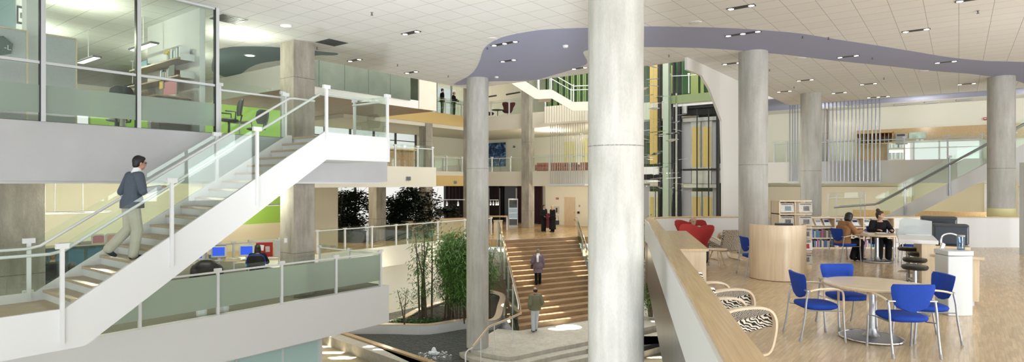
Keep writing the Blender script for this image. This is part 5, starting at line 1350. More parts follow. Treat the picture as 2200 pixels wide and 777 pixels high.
# ------------------------------------------------------------------ middle gallery: painting, benches, door
M['painting'] = (lambda: None)()
def m_paint():
    m, n, l, b = nm('abstract_blue_canvas')
    v = pos_map(n, l, 0, (1, 1, 1), True); nz = n.new('ShaderNodeTexNoise'); nz.inputs['Scale'].default_value = 3.2; nz.inputs['Detail'].default_value = 7; nz.inputs['Distortion'].default_value = 1.2; l.new(v, nz.inputs['Vector'])
    c = ramp(n, l, nz.outputs['Fac'], [(.38, (.004, .012, .05)), (.50, (.015, .06, .22)), (.60, (.06, .22, .55)), (.72, (.75, .85, .8))]); l.new(c, b.inputs['Base Color']); b.inputs['Roughness'].default_value = .4
    return m
M['painting'] = m_paint()
pt = thing('painting', 'large blue abstract painting on the middle gallery wall', 'painting', tuple(Ps(1060, 357, 41.4)))
SB_(1046, 1085.5, 307, 357, 41.42, .06).build('canvas', 'painting', pt); SB_(1045.5, 1086, 306.5, 357.5, 41.46, .04).build('frame', 'darkgrey', pt)
flat_on_s('wall_speaker', 'small dark box on the wall right of the blue painting', 'speaker', 1102, 1105.5, 313, 317, 41.45, 'darkgrey', .06, (('grille', 1102.5, 1105, 314, 316, 'grey', .02),))
flat_on_s('gallery_door', 'pale yellow door behind the pale rods of the middle gallery', 'door', 1211, 1233.5, 304, 362, 41.45, 'paleyellow', .06, (('handle', 1231, 1233, 335, 337, 'metal', .05),))
flat_on_s('gallery_door', 'pale yellow door at the right end of the middle gallery beside the biggest column', 'door', 1251, 1262, 297, 362, 41.45, 'paleyellow', .06, (('handle', 1252, 1254, 335, 337, 'metal', .05),))
def tub_chair(label, m, grp):
    r = thing('tub_chair', label, 'chair', (0,0,0), 0, grp)
    MB().box(-.33, .33, -.22, .32, .12, .42).build('seat', m, r, bevel=.04, bseg=3); MB().box(-.38, .38, -.36, -.20, .10, .78).build('backrest', m, r, bevel=.05, bseg=3)
    for sx in (-1, 1):
        MB().box(sx*.34-.05, sx*.34+.05, -.25, .32, .12, .60).build('armrest', m, r, bevel=.03)
        MB().box(sx*.3-.03, sx*.3+.03, -.28, -.22, 0, .12).build('leg', 'darkgrey', r)
    return r
tc = tub_chair('leftmost brick red tub chair of the row on the middle gallery', 'brickred', 'brick red tub chairs in a row')
row_c = [(1160, 38.2), (1176, 38.4), (1190, 38.6), (1204, 38.8), (1217, 39.0), (1230, 39.2), (1251, 39.4), (1264, 39.6)]
for i, (px_, s_) in enumerate(row_c):
    p = Ps(px_, 360, s_-1.4); L_ = (p.x, p.y, L3F)
    if i == 0: tc.scale = (.8, .8, .9)
    if i == 0: tc.location = L_; tc.rotation_euler.z = STANG+PI/2+.3
    else: dup(tc, L_, STANG+PI/2+.3 if i % 2 else STANG+PI/2, ['', 'second brick red tub chair from the left of the row', 'third brick red tub chair from the left of the row', 'fourth brick red tub chair from the left of the row', 'fifth brick red tub chair from the left of the row', 'sixth brick red tub chair from the left, before the gap', 'seventh brick red tub chair, just after the gap', 'last brick red tub chair, cut off by the big column'][i])
# wine red winged chairs at the top gallery
we = make_egg('wine red winged chair behind the top gallery glass, right one', 'winered', 'wine red winged chairs', 'wing_chair')
p = Ps(1091, 244, 35.3); we.location = (p.x, p.y, L4); we.rotation_euler.z = .25; we.scale = (1.15, 1.15, 1.0)
p = Ps(1049, 247, 35.6); dup(we, (p.x, p.y, L4), -1.2, 'wine red winged chair half hidden by the slender round column')
tb = thing('bistro_table', 'small dark round table between the wine red winged chairs', 'table', (0, 0, 0)); p = Ps(1069, 245, 35.8); tb.location = (p.x, p.y, L4)
MB().lathe([(.45, .68), (.45, .72)], tb.location, 24).build('tabletop', 'black', tb); MB().lathe([(.25, 0), (.03, .04), (.03, .68)], tb.location, 16).build('pedestal', 'black', tb)
# long pendant lamps up there
for i, (pa, ya, pb, yb) in enumerate(((1048, 208, 1066, 205), (1088, 203, 1117, 198))):
    a, b = PY(pa, ya, 44), PY(pb, yb, 42.5); r = thing('pendant_lamp', ['short dark pendant bar lamp on the top gallery beside the slender column', 'long dark pendant bar lamp on the top gallery'][i], 'lamp', tuple(a))
    MB().tube([a, b], .06, 6).build('bar', 'darkgrey', r); MB().cyl(a.lerp(b, .5), Vector((*a.lerp(b, .5).xy, 9.2)), .01, n=5).build('cable', 'metal', r)
# ------------------------------------------------------------------ right side back
sR = 36.3   # wood panelled wall band
def SR(px0, px1, py0, py1, s, name, m, th=.05, parent=None):
    return struct(SB_(px0, px1, py0, py1, s, th), name, m, parent)
zP = Ps(1980, 274, 39).z; tP = st(Ps(1838, 300, 39))[1]
struct(S().box(39.0, 39.2, -24, tP, zW, zP), 'trim_wood_band', 'maplecap')
struct(S().box(39.0, 39.2, tW1, tP, L3, zW), 'trim_wood_band', 'maplecap')
tb_ = thing('office_tower', 'pale stone office tower seen through the gallery window', 'building', tuple(w(75, st(Ps(1930, 320, 75))[1], -3)))
q0, q1 = Ps(1904, 320, 75), Ps(1955, 320, 75); ta, tb2 = st(q1)[1], st(q0)[1]
S().box(75, 82, ta, tb2, -20, 9).build('facade', mat('tower_stone', (.80, .72, .62), .8), tb_)
for r_ in range(7):
    for c_ in range(9): S().box(74.95, 75.0, ta+.5+c_*(tb2-ta-.8)/9, ta+.9+c_*(tb2-ta-.8)/9, -1+r_*1.2, -.3+r_*1.2).build('window', 'grey', tb_)
sh2 = thing('open_shelf', 'open wooden pigeonhole shelf behind the metal rods', 'shelf', tuple(Ps(1880, 312, 38.6)))
SB_(1841, 1918, 283, 286, 38.5, .45).build('top', 'maplecap', sh2); SB_(1841, 1918, 307, 309, 38.5, .45).build('bottom', 'maplecap', sh2)
SB_(1841, 1918, 286, 307, 38.9, .05).build('back', 'brickred', sh2)
for i in range(10): SB_(1841+i*8.4, 1842+i*8.4, 286, 307, 38.5, .4).build('divider', 'maplecap', sh2)
nb = thing('pinboard', 'pale pinboard with pinned papers on the wood band', 'board', tuple(Ps(1970, 298, 38.9)))
SB_(1924, 1950, 287, 310, 38.9, .05).build('board', 'glassg' if False else 'slabgrey', nb); SB_(1927, 1944, 288, 292, 38.86, .04).build('strip', 'darkgrey', nb)
nb2 = thing('map_sheet', 'green and white map sheet pinned on the wood band', 'poster', tuple(Ps(1970, 298, 38.9)))
SB_(1953, 1989, 284, 297, 38.9, .05).build('sheet', mat('map_paper', (.55, .68, .60), .6, noise=.3, nscale=4), nb2)
for a in (1968, 1978): tag(SB_(a, a+6, 299, 305, 38.9, .04).build('pinned_note', 'paper'), 'white note under the green map, %s one' % ('left' if a == 1968 else 'right'), 'note')
# window band with outside view
wq = thing('window_7', None, None, tuple(Ps(2000, 340, 38.7))); wq['kind'] = 'structure'
zt_, zb_ = Ps(2000, 302, 38.7).z, L3
t_a, t_b = st(Ps(1908, 320, 38.7))[1], st(Ps(2106, 320, 38.7))[1]
skym = mat('window_daylight', (.75, .85, 1), .3, emit=(.72, .83, .98), es=.75)
S().box(38.75, 38.80, t_b, t_a, zb_, zt_).build('glazing', 'glass', wq)
wf = S()
for px_ in (1908, 1963, 2018, 2036, 2106): t_ = st(Ps(px_, 320, 38.7))[1]; wf.box(38.68, 38.82, t_-.04, t_+.04, zb_, zt_)
for z in (zb_, zb_+.95*(zt_-zb_), zt_, zb_+.68*(zt_-zb_)): wf.box(38.68, 38.82, t_b, t_a, z-.025, z+.025)
wf.build('window_frame', 'steel', wq)
# ------------------------------------------------------------------ people in the scene
A_ = STANG-PI/2            # facing up the left staircase
p0 = w(4.31, 11.78, LND+4*RISE)
person('man in slate sweater and khaki trousers climbing the white staircase', tuple(p0), A_, H=1.84, vox=.007,
       J=dict(ankleR=(.10,.00,.08), kneeR=(.10,.06,.49), ankleL=(-.08,-.30,.19), kneeL=(-.09,.00,.50), toeL=(-.08,-.20,.065), toeR=(.10,.17,.03),
              pelvis=(0,.02,.96), waist=(0,.03,1.10), chest=(0,.06,1.28), neck=(0,.085,1.47), head=(0,.135,1.62), shoulderR=(.18,.06,1.40), shoulderL=(-.18,.05,1.40),
              elbowR=(.24,.10,1.14), wristR=(.235,.37,1.21), elbowL=(-.25,-.05,1.13), wristL=(-.25,.10,.92)),
       top=(mat('slate_sweater', (.075, .095, .125), .9, noise=.15, nscale=120), .026), bottom=(mat('khaki_cloth', (.50, .46, .38), .85), .030), shoes='blackblue', bare=1,
       cuff=mat('striped_sleeve', (.45, .47, .48), .8, noise=.25, nscale=90), collar='paper', glasses=True, palm=dict(R=(.3, 0, 1)), headrot=(0, -.03))
M['tan'] = mat('tan_wool', (.30, .15, .065), .9, noise=.2, nscale=80)
sit = dict(pelvis=(0,-.06,.55), waist=(0,-.08,.70), chest=(0,-.03,.90), neck=(0,.02,1.08), head=(0,.07,1.22), shoulderR=(.17,.0,1.01), shoulderL=(-.17,.0,1.01), hipR=(.09,-.02,.52), hipL=(-.09,-.02,.52))
person('woman in tan jacket and black trousers seated reading at the far round table', (9.0, 15.97, LIB), -PI/2+.1, H=1.70, vox=.009, hairstyle='bob', skin='skindark',
       J=dict(sit, kneeR=(.10,.40,.50), kneeL=(-.10,.42,.54), ankleR=(.09,.38,.09), ankleL=(-.02,.24,.10), toeR=(.09,.54,.04), toeL=(-.02,.38,.035), elbowR=(.23,.14,.80), wristR=(.14,.38,.84), elbowL=(-.23,.14,.80), wristL=(-.12,.42,.85), head=(0,.12,1.20), neck=(0,.05,1.07)),
       top=('tan', .034), bottom=('blackcloth', .03), headrot=(0, -.25), wide=1.15)
person('woman in black with a hair bun seated behind the far round table, looking aside', (10.22, 16.45, LIB), PI-.25, H=1.72, vox=.009, hairstyle='bun', hair='hairbrown',
       J=dict(sit, kneeR=(.12,.42,.50), kneeL=(-.10,.42,.50), ankleR=(.14,.46,.09), ankleL=(-.10,.40,.09), elbowR=(.27,.14,.80), wristR=(.16,.38,.83), elbowL=(-.28,.10,.80), wristL=(-.20,.36,.83)),
       top=('blackcloth', .024), bottom=('blackcloth', .03), headrot=(.95, 0))
person('bald man in pale shirt sunk in the red winged chair', (4.95, 15.98, LIB), PI+.1, H=1.72, vox=.01, hairstyle='bald', hair='hairbrown',
       J=dict(sit, pelvis=(0,-.02,.52), waist=(0,-.12,.62), chest=(0,-.16,.78), neck=(0,-.16,.93), head=(0,-.12,1.07), shoulderR=(.18,-.16,.87), shoulderL=(-.18,-.16,.87), kneeR=(.12,.42,.48), kneeL=(-.12,.42,.48), ankleR=(.1,.46,.09), ankleL=(-.1,.46,.09),
              elbowR=(.27,-.02,.66), wristR=(.10,.22,.68), elbowL=(-.27,-.02,.66), wristL=(-.10,.22,.68)),
       top=(mat('pale_shirt', (.55, .52, .46), .85), .022), bottom=('darkgrey', .025), headrot=(0, -.15))
def on_stair(px_, f):
    a = BL.lerp(TL, f); b = BR.lerp(TR, f); k = kk(px_); n_ = 12
    best = min((a.lerp(b, i/200) for i in range(201)), key=lambda p: abs(p.x-k*p.y)); st_ = int(f*NS); return Vector((best.x, best.y, PLZ+(st_+1)*rz_))
pw_ = on_stair(1156, 6.55/17)
person('woman in purple grey coat with white scarf climbing the wide stair', tuple(pw_), .12, H=1.70, vox=.012, hair='hairgrey',
       J=dict(ankleR=(.10,.10,.08), kneeR=(.10,.16,.50), ankleL=(-.10,-.08,.08), kneeL=(-.10,.0,.48), elbowL=(-.30,-.02,1.13), wristL=(-.24,.14,.98)),
       top=None, bottom=('blackcloth', .02), coat=(mat('purple_grey_tweed', (.17, .13, .17), .9, noise=.3, nscale=60), .60, .03, .035), scarf='paper')
hb = thing('handbag', 'small black handbag held by the woman on the wide stair', 'handbag', tuple(pw_+Vector((-.30, .10, .80))))
MB(Matrix.Translation(pw_+Vector((-.30, .12, .84)))).box(-.05, .05, -.13, .13, -.10, .10).build('bag_body', 'black', hb, bevel=.03); MB(Matrix.Translation(pw_+Vector((-.30, .12, .94)))).tube([(0,-.08,0), (0,-.04,.10), (0,.04,.10), (0,.08,0)], .01, 6).build('strap', 'black', hb)
pm = Pz(1150, 711, PLZ)
person('balding man in olive jacket and pale trousers at the foot of the wide stair', tuple(pm), .45, H=1.80, vox=.011, hairstyle='bald', hair='hair',
       J=dict(ankleR=(.08,.10,.08), kneeR=(.10,.10,.48), ankleL=(-.10,-.04,.08), elbowR=(.28,-.08,1.12), wristR=(.23,.06,.93), elbowL=(-.28,-.08,1.12), wristL=(-.23,.06,.93)),
       top=(mat('olive_jacket', (.17, .17, .10), .8), .055), bottom=(mat('pale_denim', (.58, .62, .66), .85), .022), wide=1.15)
pa, pb = Pz(1168, 497, L2), Pz(1187, 498, L2)
person('dark haired woman in black suit standing at the top of the wide stair', tuple(pa), PI+.5, H=1.72, vox=.014, hairstyle='long', hair='hairbrown', J=dict(wristR=(.12,.22,1.02), elbowR=(.25,.0,1.10)), top=('blackcloth', .03), bottom=('blackcloth', .03), collar='paper')
person('blonde woman in long black coat standing at the top of the wide stair', tuple(pb), PI/2+.5, H=1.70, vox=.014, hairstyle='long', hair='hairblonde', J=dict(wristL=(-.12,.24,1.05), elbowL=(-.25,.0,1.10)), top=None, bottom=('blackcloth', .03), coat=('blackcloth', .18, .04, .03))
mg_ = thing('maroon_coat', 'maroon coat carried between the two women at the stair top', 'coat', tuple(pa.lerp(pb, .5)+Vector((0, -.12, .25))))
MB().loft([[pa.lerp(pb, .48)+Vector((x*wd, y*wd*.5-.12, z)) for x, y in ((-1,-1),(1,-1),(1,1),(-1,1))] for z, wd in ((.25, .12), (.8, .10), (1.05, .13), (1.2, .09))]).build('body', 'winered', mg_, smooth=True, bevel=.03)
MB().loft([[pa.lerp(pb, .48)+Vector((-.06+x*wd, y*wd-.20, z)) for x, y in ((-1,-1),(1,-1),(1,1),(-1,1))] for z, wd in ((.8, .05), (1.15, .06))]).build('sleeve', 'winered', mg_, smooth=True, bevel=.02)
sb = thing('handbag', 'black shoulder bag of the blonde woman at the stair top', 'handbag', tuple(pb+Vector((.28, .1, .45))))
MB(Matrix.Translation(pb+Vector((.30, .1, .60)))).box(-.14, .14, -.06, .06, -.14, .14).build('bag_body', 'black', sb, bevel=.03); MB(Matrix.Translation(pb+Vector((.30, .1, .74)))).tube([(-.1,0,0), (-.05,0,.3), (.05,0,.3), (.1,0,0)], .012, 6).build('strap', 'black', sb)
m1 = PY(950, 245, 42.6); m1.z = L4; m2 = PY(975, 245, 43.6); m2.z = L4
person('man in dark suit with tie standing on the yellow edged gallery', tuple(m1), PI/2+PI+.4, H=1.86, vox=.014, hair='hairbrown', top=('blackcloth', .035), bottom=(mat('dark_olive_cloth', (.07, .08, .05), .85), .03), collar='paper')
person('man in black gesturing with one hand on the yellow edged gallery', tuple(m2), PI/2+.2+PI*.9, H=1.80, vox=.014, hairstyle='bald', hair='hairgrey', J=dict(elbowL=(-.28,.05,1.12), wristL=(-.30,.30,1.10), elbowR=(.28,.05,1.12), wristR=(.20,.28,1.15)), top=('blackcloth', .03), bottom=('blackcloth', .03))
# office chair and the people at the desks
def office_chair(label, loc, rz, m='black', grp=None, rim=None):
    r = thing('office_chair', label, 'chair', (0,0,0), 0, grp)
    MB().ell((0, .02, .47), (.25, .25, .05), 18, 8).build('seat', m, r, smooth=True)
    rings = []
    for z, hw in ((.60, .17), (.68, .22), (.82, .245), (.95, .235), (1.02, .16)):
        rings.append([Vector((hw*u, -.24-(z-.6)*.15+.22*(u*hw)**2*4+o, z)) for u, o in [(-1, 0), (-.5, -.0), (0, 0), (.5, 0), (1, 0), (1, -.03), (.5, -.04), (0, -.04), (-.5, -.04), (-1, -.03)]])
    MB().loft(rings).build('backrest', m, r, smooth=True, bevel=.01)
    if rim: MB().tube(catmull([(-.20, -.25, .62), (-.25, -.24, .82), (-.19, -.28, 1.0), (0, -.32, 1.04), (.19, -.28, 1.0), (.25, -.24, .82), (.20, -.25, .62)], 5), .016, 8).build('rim', rim, r, smooth=True)
    MB().tube([(0, -.1, .42), (0, -.27, .45), (0, -.30, .62)], .022, 6).build('back_bar', 'darkgrey', r); MB().cyl((0, 0, .10), (0, 0, .43), .028, n=10).build('gas_column', 'darkgrey', r)
    for sx in (-1, 1): MB().tube([(sx*.24, -.1, .46), (sx*.28, -.1, .66), (sx*.28, .14, .67)], .018, 6).build('armrest', 'darkgrey', r)
    f = MB()
    for i in range(5): a = i*2*PI/5; f.tube([(0, 0, .10), (.28*math.cos(a), .28*math.sin(a), .07)], [.025, .016], 6); f.ell((.28*math.cos(a), .28*math.sin(a), .035), .034, 8, 6)
    f.build('star_base', 'darkgrey', r); r.location = loc; r.rotation_euler.z = rz
    return r
q1 = PY(553, 560, 17.4); q1.z = L2
oc1 = office_chair('blue rimmed black office chair of the dark haired office worker', tuple(q1), .25, 'black', None, 'bluefab')
person('office worker with long black hair and black vest seated at a monitor', tuple(q1+Vector((0, 0, 0))), .25, H=1.70, vox=.011, hairstyle='long', J=dict(sit, kneeR=(.12,.42,.52), kneeL=(-.12,.42,.52), ankleR=(.1,.44,.09), ankleL=(-.1,.44,.09), elbowR=(.26,.10,.80), wristR=(.16,.38,.82), elbowL=(-.28,.08,.80), wristL=(-.20,.38,.82)), top=('blackcloth', .03), bottom=('darkgrey', .03), bare=1, cuff='paper')
q2 = PY(113, 560, 15.6); q2.z = L2
office_chair('dark office chair behind the stair glass at the far left', tuple(q2), .6)
person('fair haired office worker seated behind the stair glass', tuple(q2), .6, H=1.68, vox=.012, hair=mat('sandy_hair', (.20, .15, .08), .6), J=dict(sit, kneeR=(.12,.42,.52), kneeL=(-.12,.42,.52), ankleR=(.1,.44,.09), ankleL=(-.1,.44,.09), elbowR=(.26,.10,.80), wristR=(.16,.38,.82), elbowL=(-.28,.08,.80), wristL=(-.20,.38,.82)), top=('darkgrey', .03), bottom=('darkgrey', .03))
q3 = PY(152, 580, 13.6); q3.z = L2
office_chair('black office chair of the second worker behind the stair glass', tuple(q3), .2)
person('dark haired office worker in navy seated behind the stair glass', tuple(q3), .2, H=1.66, vox=.012, J=dict(sit, kneeR=(.12,.42,.52), kneeL=(-.12,.42,.52), ankleR=(.1,.44,.09), ankleL=(-.1,.44,.09), elbowR=(.26,.10,.80), wristR=(.16,.38,.82), elbowL=(-.28,.08,.80), wristL=(-.20,.38,.82)), top=('navy', .03), bottom=('darkgrey', .03))
q4 = PY(452, 590, 15.9); q4.z = L2
office_chair('office chair with a black jacket hung over it before the desks', tuple(q4), .3, 'darkgrey')
jk = thing('black_jacket', 'black jacket slung over an office chair behind the frosted balcony', 'jacket', (q4.x, q4.y, L2+.55))
remesh(MB().ell((q4.x+.05, q4.y-.27, L2+.90), (.36, .14, .19), 16, 10).ell((q4.x-.25, q4.y-.25, L2+.78), (.16, .12, .2), 12, 8).ell((q4.x+.33, q4.y-.22, L2+.76), (.14, .12, .2), 12, 8).build('jacket_body', 'black', jk), .02, 3)
remesh(MB().tube([(q4.x-.3, q4.y-.25, L2+.85), (q4.x-.38, q4.y-.22, L2+.6), (q4.x-.36, q4.y-.2, L2+.42)], [.08, .07, .06], 10).build('sleeve', 'black', jk), .02, 2)
# ------------------------------------------------------------------ ceiling fittings
UB = Vector((-AY, AX, 0))*-1.0; UA = Vector((AX, AY, 0))
def recessed(px_, py_, n_, label, z=CEIL):
    c = Pz(px_, py_, z) if z == CEIL else Pz(px_, py_, z)
    r = thing('ceiling_light', label, 'light', (c.x, c.y, z-.012), 0, 'black recessed ceiling spotlights')
    L = .30*n_; mb = MB(ST); s_, t_ = st(c); zb = z-.012
    mb.box(s_-.085, s_+.085, t_-L/2, t_+L/2, zb, z-.002).build('housing', 'black', r)
    for i in range(n_):
        t2 = t_+(i-(n_-1)/2)*(L-.16)/(max(n_-1, 1)); lm = MB(ST); lm.add([(s_+.062*math.cos(2*PI*k/20), t2+.062*math.sin(2*PI*k/20), zb-.003) for k in range(20)]+[(s_+.062*math.cos(2*PI*k/20), t2+.062*math.sin(2*PI*k/20), zb-.001) for k in range(20)], [tuple(range(20))[::-1], tuple(range(20, 40))]+[(k, (k+1)%20, 20+(k+1)%20, 20+k) for k in range(20)])
        lm.build('lamp', 'lampglow', r)
for px_, py_, n_, lab in [(883,70,2,'double recessed spotlight nearest the square column in the white ceiling'), (762,129,2,'double recessed spotlight right of the dark square ceiling grille'), (884,155,2,'double recessed spotlight near the edge of the ceiling above the metal panels'),
    (1084,93,3,'triple recessed spotlight at the upper left edge of the lilac wave'), (1092,130,2,'double recessed spotlight inside the left part of the lilac wave'), (1245,146,2,'double recessed spotlight at the lilac edge left of the biggest column'),
    (1592,15,2,'double recessed spotlight at the top edge right of the biggest column'), (1596,72,3,'triple recessed spotlight in the lilac wave above the round column'), (1968,65,2,'double recessed spotlight alone in the right part of the white ceiling'),
    (1822,121,2,'double recessed spotlight in the lilac wave right of the centre'), (2032,133,2,'double recessed spotlight in the lilac wave near the far right column'), (1572,136,2,'double recessed spotlight half hidden left of the round column'),
    (1730,172,2,'double recessed spotlight above the slim round column on the right'), (1866,180,2,'double recessed spotlight left of three in the back row on the right'), (1685,196,2,'double recessed spotlight left of the slim round column on the right'),
    (1803,199,2,'double recessed spotlight above the metal rods on the right'), (1887,208,3,'triple recessed spotlight at the ceiling edge above the last metal rods'), (2077,180,2,'double recessed spotlight just left of the far right round column'), (2090,-2,2,'recessed spotlight cut by the top edge of the photo')]:
    recessed(px_, py_, n_, lab)
def disc(name, px_, py_, rad, h_, m, label, cat, z=CEIL, glow=False, grp=None):
    c = Pz(px_, py_, z); r = thing(name, label, cat, (c.x, c.y, z-h_), 0, grp)
    MB().lathe([(rad*.8, -h_), (rad, -h_*.6), (rad, -.001)], (c.x, c.y, z), 24).build('rim', m, r, smooth=True)
    MB().lathe([(rad*.72, -h_-.004), (rad*.72, -h_+.002)], (c.x, c.y, z), 20).build('lens', 'lampglow' if glow else m, r)
disc('downlight', 614, 54, .17, .015, 'white', 'round downlight in the ceiling above the square column', 'light', glow=True, grp='round downlights')
disc('downlight', 537, 118.5, .17, .015, 'white', 'round downlight in the blue grey ceiling patch', 'light', glow=True, grp='round downlights')
for px_, py_, lab in ((1494, 48, 'flat round ceiling speaker near the top right of the biggest column'), (1057, 83, 'flat round ceiling speaker left of the triple spotlight'), (1720, 125, 'flat round ceiling speaker between two round columns'), (1985, 152, 'flat round ceiling speaker in the back of the right ceiling')): disc('ceiling_speaker', px_, py_, .15, .02, 'white', lab, 'speaker')
disc('smoke_detector', 1215, 97, .08, .07, 'white', 'white smoke detector in the lilac wave left of the biggest column', 'smoke detector'); disc('smoke_detector', 1067, 164, .07, .06, 'white', 'white smoke detector beside the top of the slender column', 'smoke detector')
spr = [(799, 27), (681, 101), (854, 138), (963, 162), (1047, 101), (1437, 118), (1724, 77), (1526, 150), (1874, 123), (1899, 167), (1706, 186), (2101, 23), (1653, 149), (1780, 80)]
sn = ['near the top edge left of centre', 'right of the square column', 'above the metal panels', 'left of the slender column top', 'at the lilac edge', 'right of the biggest column', 'in the lilac wave right of the triple spotlight', 'above the lift wall', 'right of the lilac double spotlight', 'far back above the right gallery', 'above the slim round column', 'at the top right', 'beside the round column', 'in the right middle of the white ceiling']
for (px_, py_), d_ in zip(spr, sn):
    c = Pz(px_, py_, CEIL); r = thing('sprinkler', 'tiny sprinkler head in the ceiling '+d_, 'sprinkler', (c.x, c.y, CEIL-.06), 0, 'ceiling sprinklers')
    MB().lathe([(.035, -.004), (.035, -.001)], (c.x, c.y, CEIL), 10).build('rose', 'metal', r); MB().lathe([(.008, -.05), (.012, -.004)], (c.x, c.y, CEIL), 8).lathe([(.03, -.062), (.03, -.055)], (c.x, c.y, CEIL), 10).build('head', 'darkgrey', r)
def grille(px_, py_, label, m, size=.62):
    c = Pz(px_, py_, CEIL); s_, t_ = st(c); r = thing('ceiling_grille', label, 'grille', (c.x, c.y, CEIL-.01))
    S().box(s_-size/2, s_+size/2, t_-size/2, t_+size/2, CEIL-.012, CEIL-.002).build('frame', m, r)
    g = S()
    for i in range(12): g.box(s_-size/2+.03+i*.048, s_-size/2+.045+i*.048, t_-size/2+.03, t_+size/2-.03, CEIL-.02, CEIL-.012)
    g.build('blades', 'darkgrey' if m != 'white' else 'lightgrey', r)
grille(492, 41, 'dark square ceiling grille beside the office glass', 'darkgrey'); grille(713, 91, 'dark square ceiling grille right of the square column', 'darkgrey'); grille(527, 79, 'white square air diffuser left of the square column', 'white')
# vents in the balcony faces
for (px_, py_, t_, lab, mm) in ((877, 383, 22.6, 'small grey vent in the white gallery face', 'grey'), (978, 391, TF-.03, 'small grey vent in the yellow gallery face', 'grey')):
    c = Pt(px_, py_, t_); s_ = st(c)[0]; r = thing('air_vent', lab, 'vent', tuple(c)); S().box(s_-.16, s_+.16, t_-.03, t_-.005, c.z-.1, c.z+.1).build('frame', mm, r)
    g = S(); [g.box(s_-.14, s_+.14, t_-.04, t_-.03, c.z-.08+k*.035, c.z-.065+k*.035) for k in range(5)]; g.build('blades', 'darkgrey', r)
# exit and alarm boxes on the right
for px0, px1, y0, y1, s_, lab in ((1816.5, 1823, 425, 430.5, 37.98, 'small red alarm box on the cream wall above the bookcases'), (2113, 2121, 252, 258, 39.15, 'small red box on the upper right wall beside the round column')):
    r = thing('alarm_box', lab, 'alarm', tuple(Ps(px0, y1, s_))); SB_(px0, px1, y0, y1, s_-.08, .07).build('box', 'alarmred', r); SB_(px0+1.5, px1-1.5, y0+1.5, y0+3.5, s_-.1, .02).build('lamp', 'white', r)
for k, (a, b, y_) in enumerate(((1818, 1849, 225), (1920, 1949, 225.5), (1985, 2016, 220.5), (2053, 2087, 215.5))):
    c0, c1 = Pz(a, y_, CEIL2-.03), Pz(b, y_-2, CEIL2-.03); r = thing('slot_diffuser', ['first', 'second', 'third', 'fourth'][k]+' dark slot diffuser from the left above the right gallery', 'diffuser', tuple(c0), 0, 'slot diffusers')
    MB().tube([c0, c1], .06, 4).build('slot', 'grey', r); MB().tube([c0+Vector((0,-.08,0)), c1+Vector((0,-.08,0))], .02, 4).build('edge', 'white', r)
# ------------------------------------------------------------------ diagonal glass staircase on the right
sD = 30.5
dg = thing('staircase', 'white glass sided staircase rising to the right behind the parapet', 'staircase', tuple(Ps(1905, 461, sD)))
T0 = [Ps(1880, 474, sD), Ps(1905, 461, sD), Ps(2123, 349, sD), Ps(2210, 304, sD)]; B0 = [Ps(2210, 352, sD), Ps(2104, 391, sD), Ps(1966, 461, sD), Ps(1950, 470, sD)]
for off in (0, 1.5): MB().slab([p+w(off, 0, 0) for p in T0+B0], w(.06, 0, 0)).build('stringer', 'white', dg)
for i in range(16):
    p = T0[1].lerp(T0[2], i/15.0); S().box(sD+.06, sD+1.5, st(p)[1]-.28, st(p)[1], p.z-.16, p.z-.12).build('tread', 'lightgrey', dg)
gz = Vector((0, 0, 1.05))
for off, mm in ((-.02, 'glass'), (1.6, 'glass')):
    for a, b in ((0, .22), (.22, .56), (.56, 1.0)):
        p, q_ = T0[0].lerp(T0[3], a+.003)+w(off, 0, 0), T0[0].lerp(T0[3], b-.003)+w(off, 0, 0)
        MB().slab([p+Vector((0,0,.03)), q_+Vector((0,0,.03)), q_+gz, p+gz], w(.014, 0, 0)).build('glass_panel', mm, dg)
    MB().tube([T0[0]+Vector((0,0,.55))+w(off-.08, 0, 0)-w(0,-1.6,0), T0[0]+Vector((0,0,.72))+w(off-.08, 0, 0), T0[3]+Vector((0,0,.80))+w(off-.08, 0, 0)], .035, 8).build('handrail', 'metal', dg, smooth=True)
for px_, yb, yt in ((1944, 461, 392), (2040, 420, 336)):
    a, b = Ps(px_, yb, sD-.05), Ps(px_, yt, sD-.05); MB().cyl(Vector((b.x, b.y, a.z)), b, .03, n=8).build('post', 'metal', dg)
    MB().cbox(b, (.16, .06, .09), STANG+PI/2).build('clamp', 'white', dg)
gl2 = guard('low glass guardrail at the foot of the right glass staircase', [Ps(x, 470, 31.5) for x in (1779, 1797, 1849, 1858)], h=1.2, pw=.05)
for o in [gl2]: o.location.z += 0
struct(SB_(1832, 1912, 451, 470, 36.0, .1), 'wall_panel', 'maplecap'); struct(SB_(1966, 2122, 454, 470, 34.0, .1), 'wall_panel', 'maplecap')
# office cabinets right of the stair
for k, (a, b, y0, y1) in enumerate(((2115, 2123, 392, 455), (2188, 2200, 400, 462))):
    r = thing('window_blind', ['pale blind strip left of the yellow painted column', 'pale blind strip at the right picture edge'][k], 'blind', tuple(Ps(a, y1, 36)), 0); SB_(a, b, y0, y1, 36, .04).build('slats', 'lightgrey', r); SB_(a, b, y0, y0+2, 35.9, .06).build('headrail', 'grey', r)
# ------------------------------------------------------------------ upper office
pn = thing('partition', 'grey fabric cubicle partition with maple cap behind the left office glass', 'partition', tuple(w(1.5, 14.1, L3)), 0, 'grey cubicle partitions')
def part_(r, a, b, t, z1):
    sa, sb = st(Pt(a, 100, t))[0], st(Pt(b, 100, t))[0]; S().box(sa, sb, t, t+.06, L3, z1).build('panel', 'greyfab', r, bevel=.005); S().box(sa-.01, sb+.01, t-.01, t+.07, z1, z1+.025).build('cap', 'maple', r); S().box(sb, sb+.03, t-.005, t+.065, L3, z1).build('edge', 'maple', r)
part_(pn, -60, 56, 14.1, Pt(20, 62, 14.1).z)
pn2 = thing('partition', 'grey fabric cubicle partition with maple edge between the first two mullions', 'partition', tuple(w(2.6, 14.1, L3)), 0, 'grey cubicle partitions'); part_(pn2, 97, 162, 14.1, Pt(130, 80, 14.1).z)

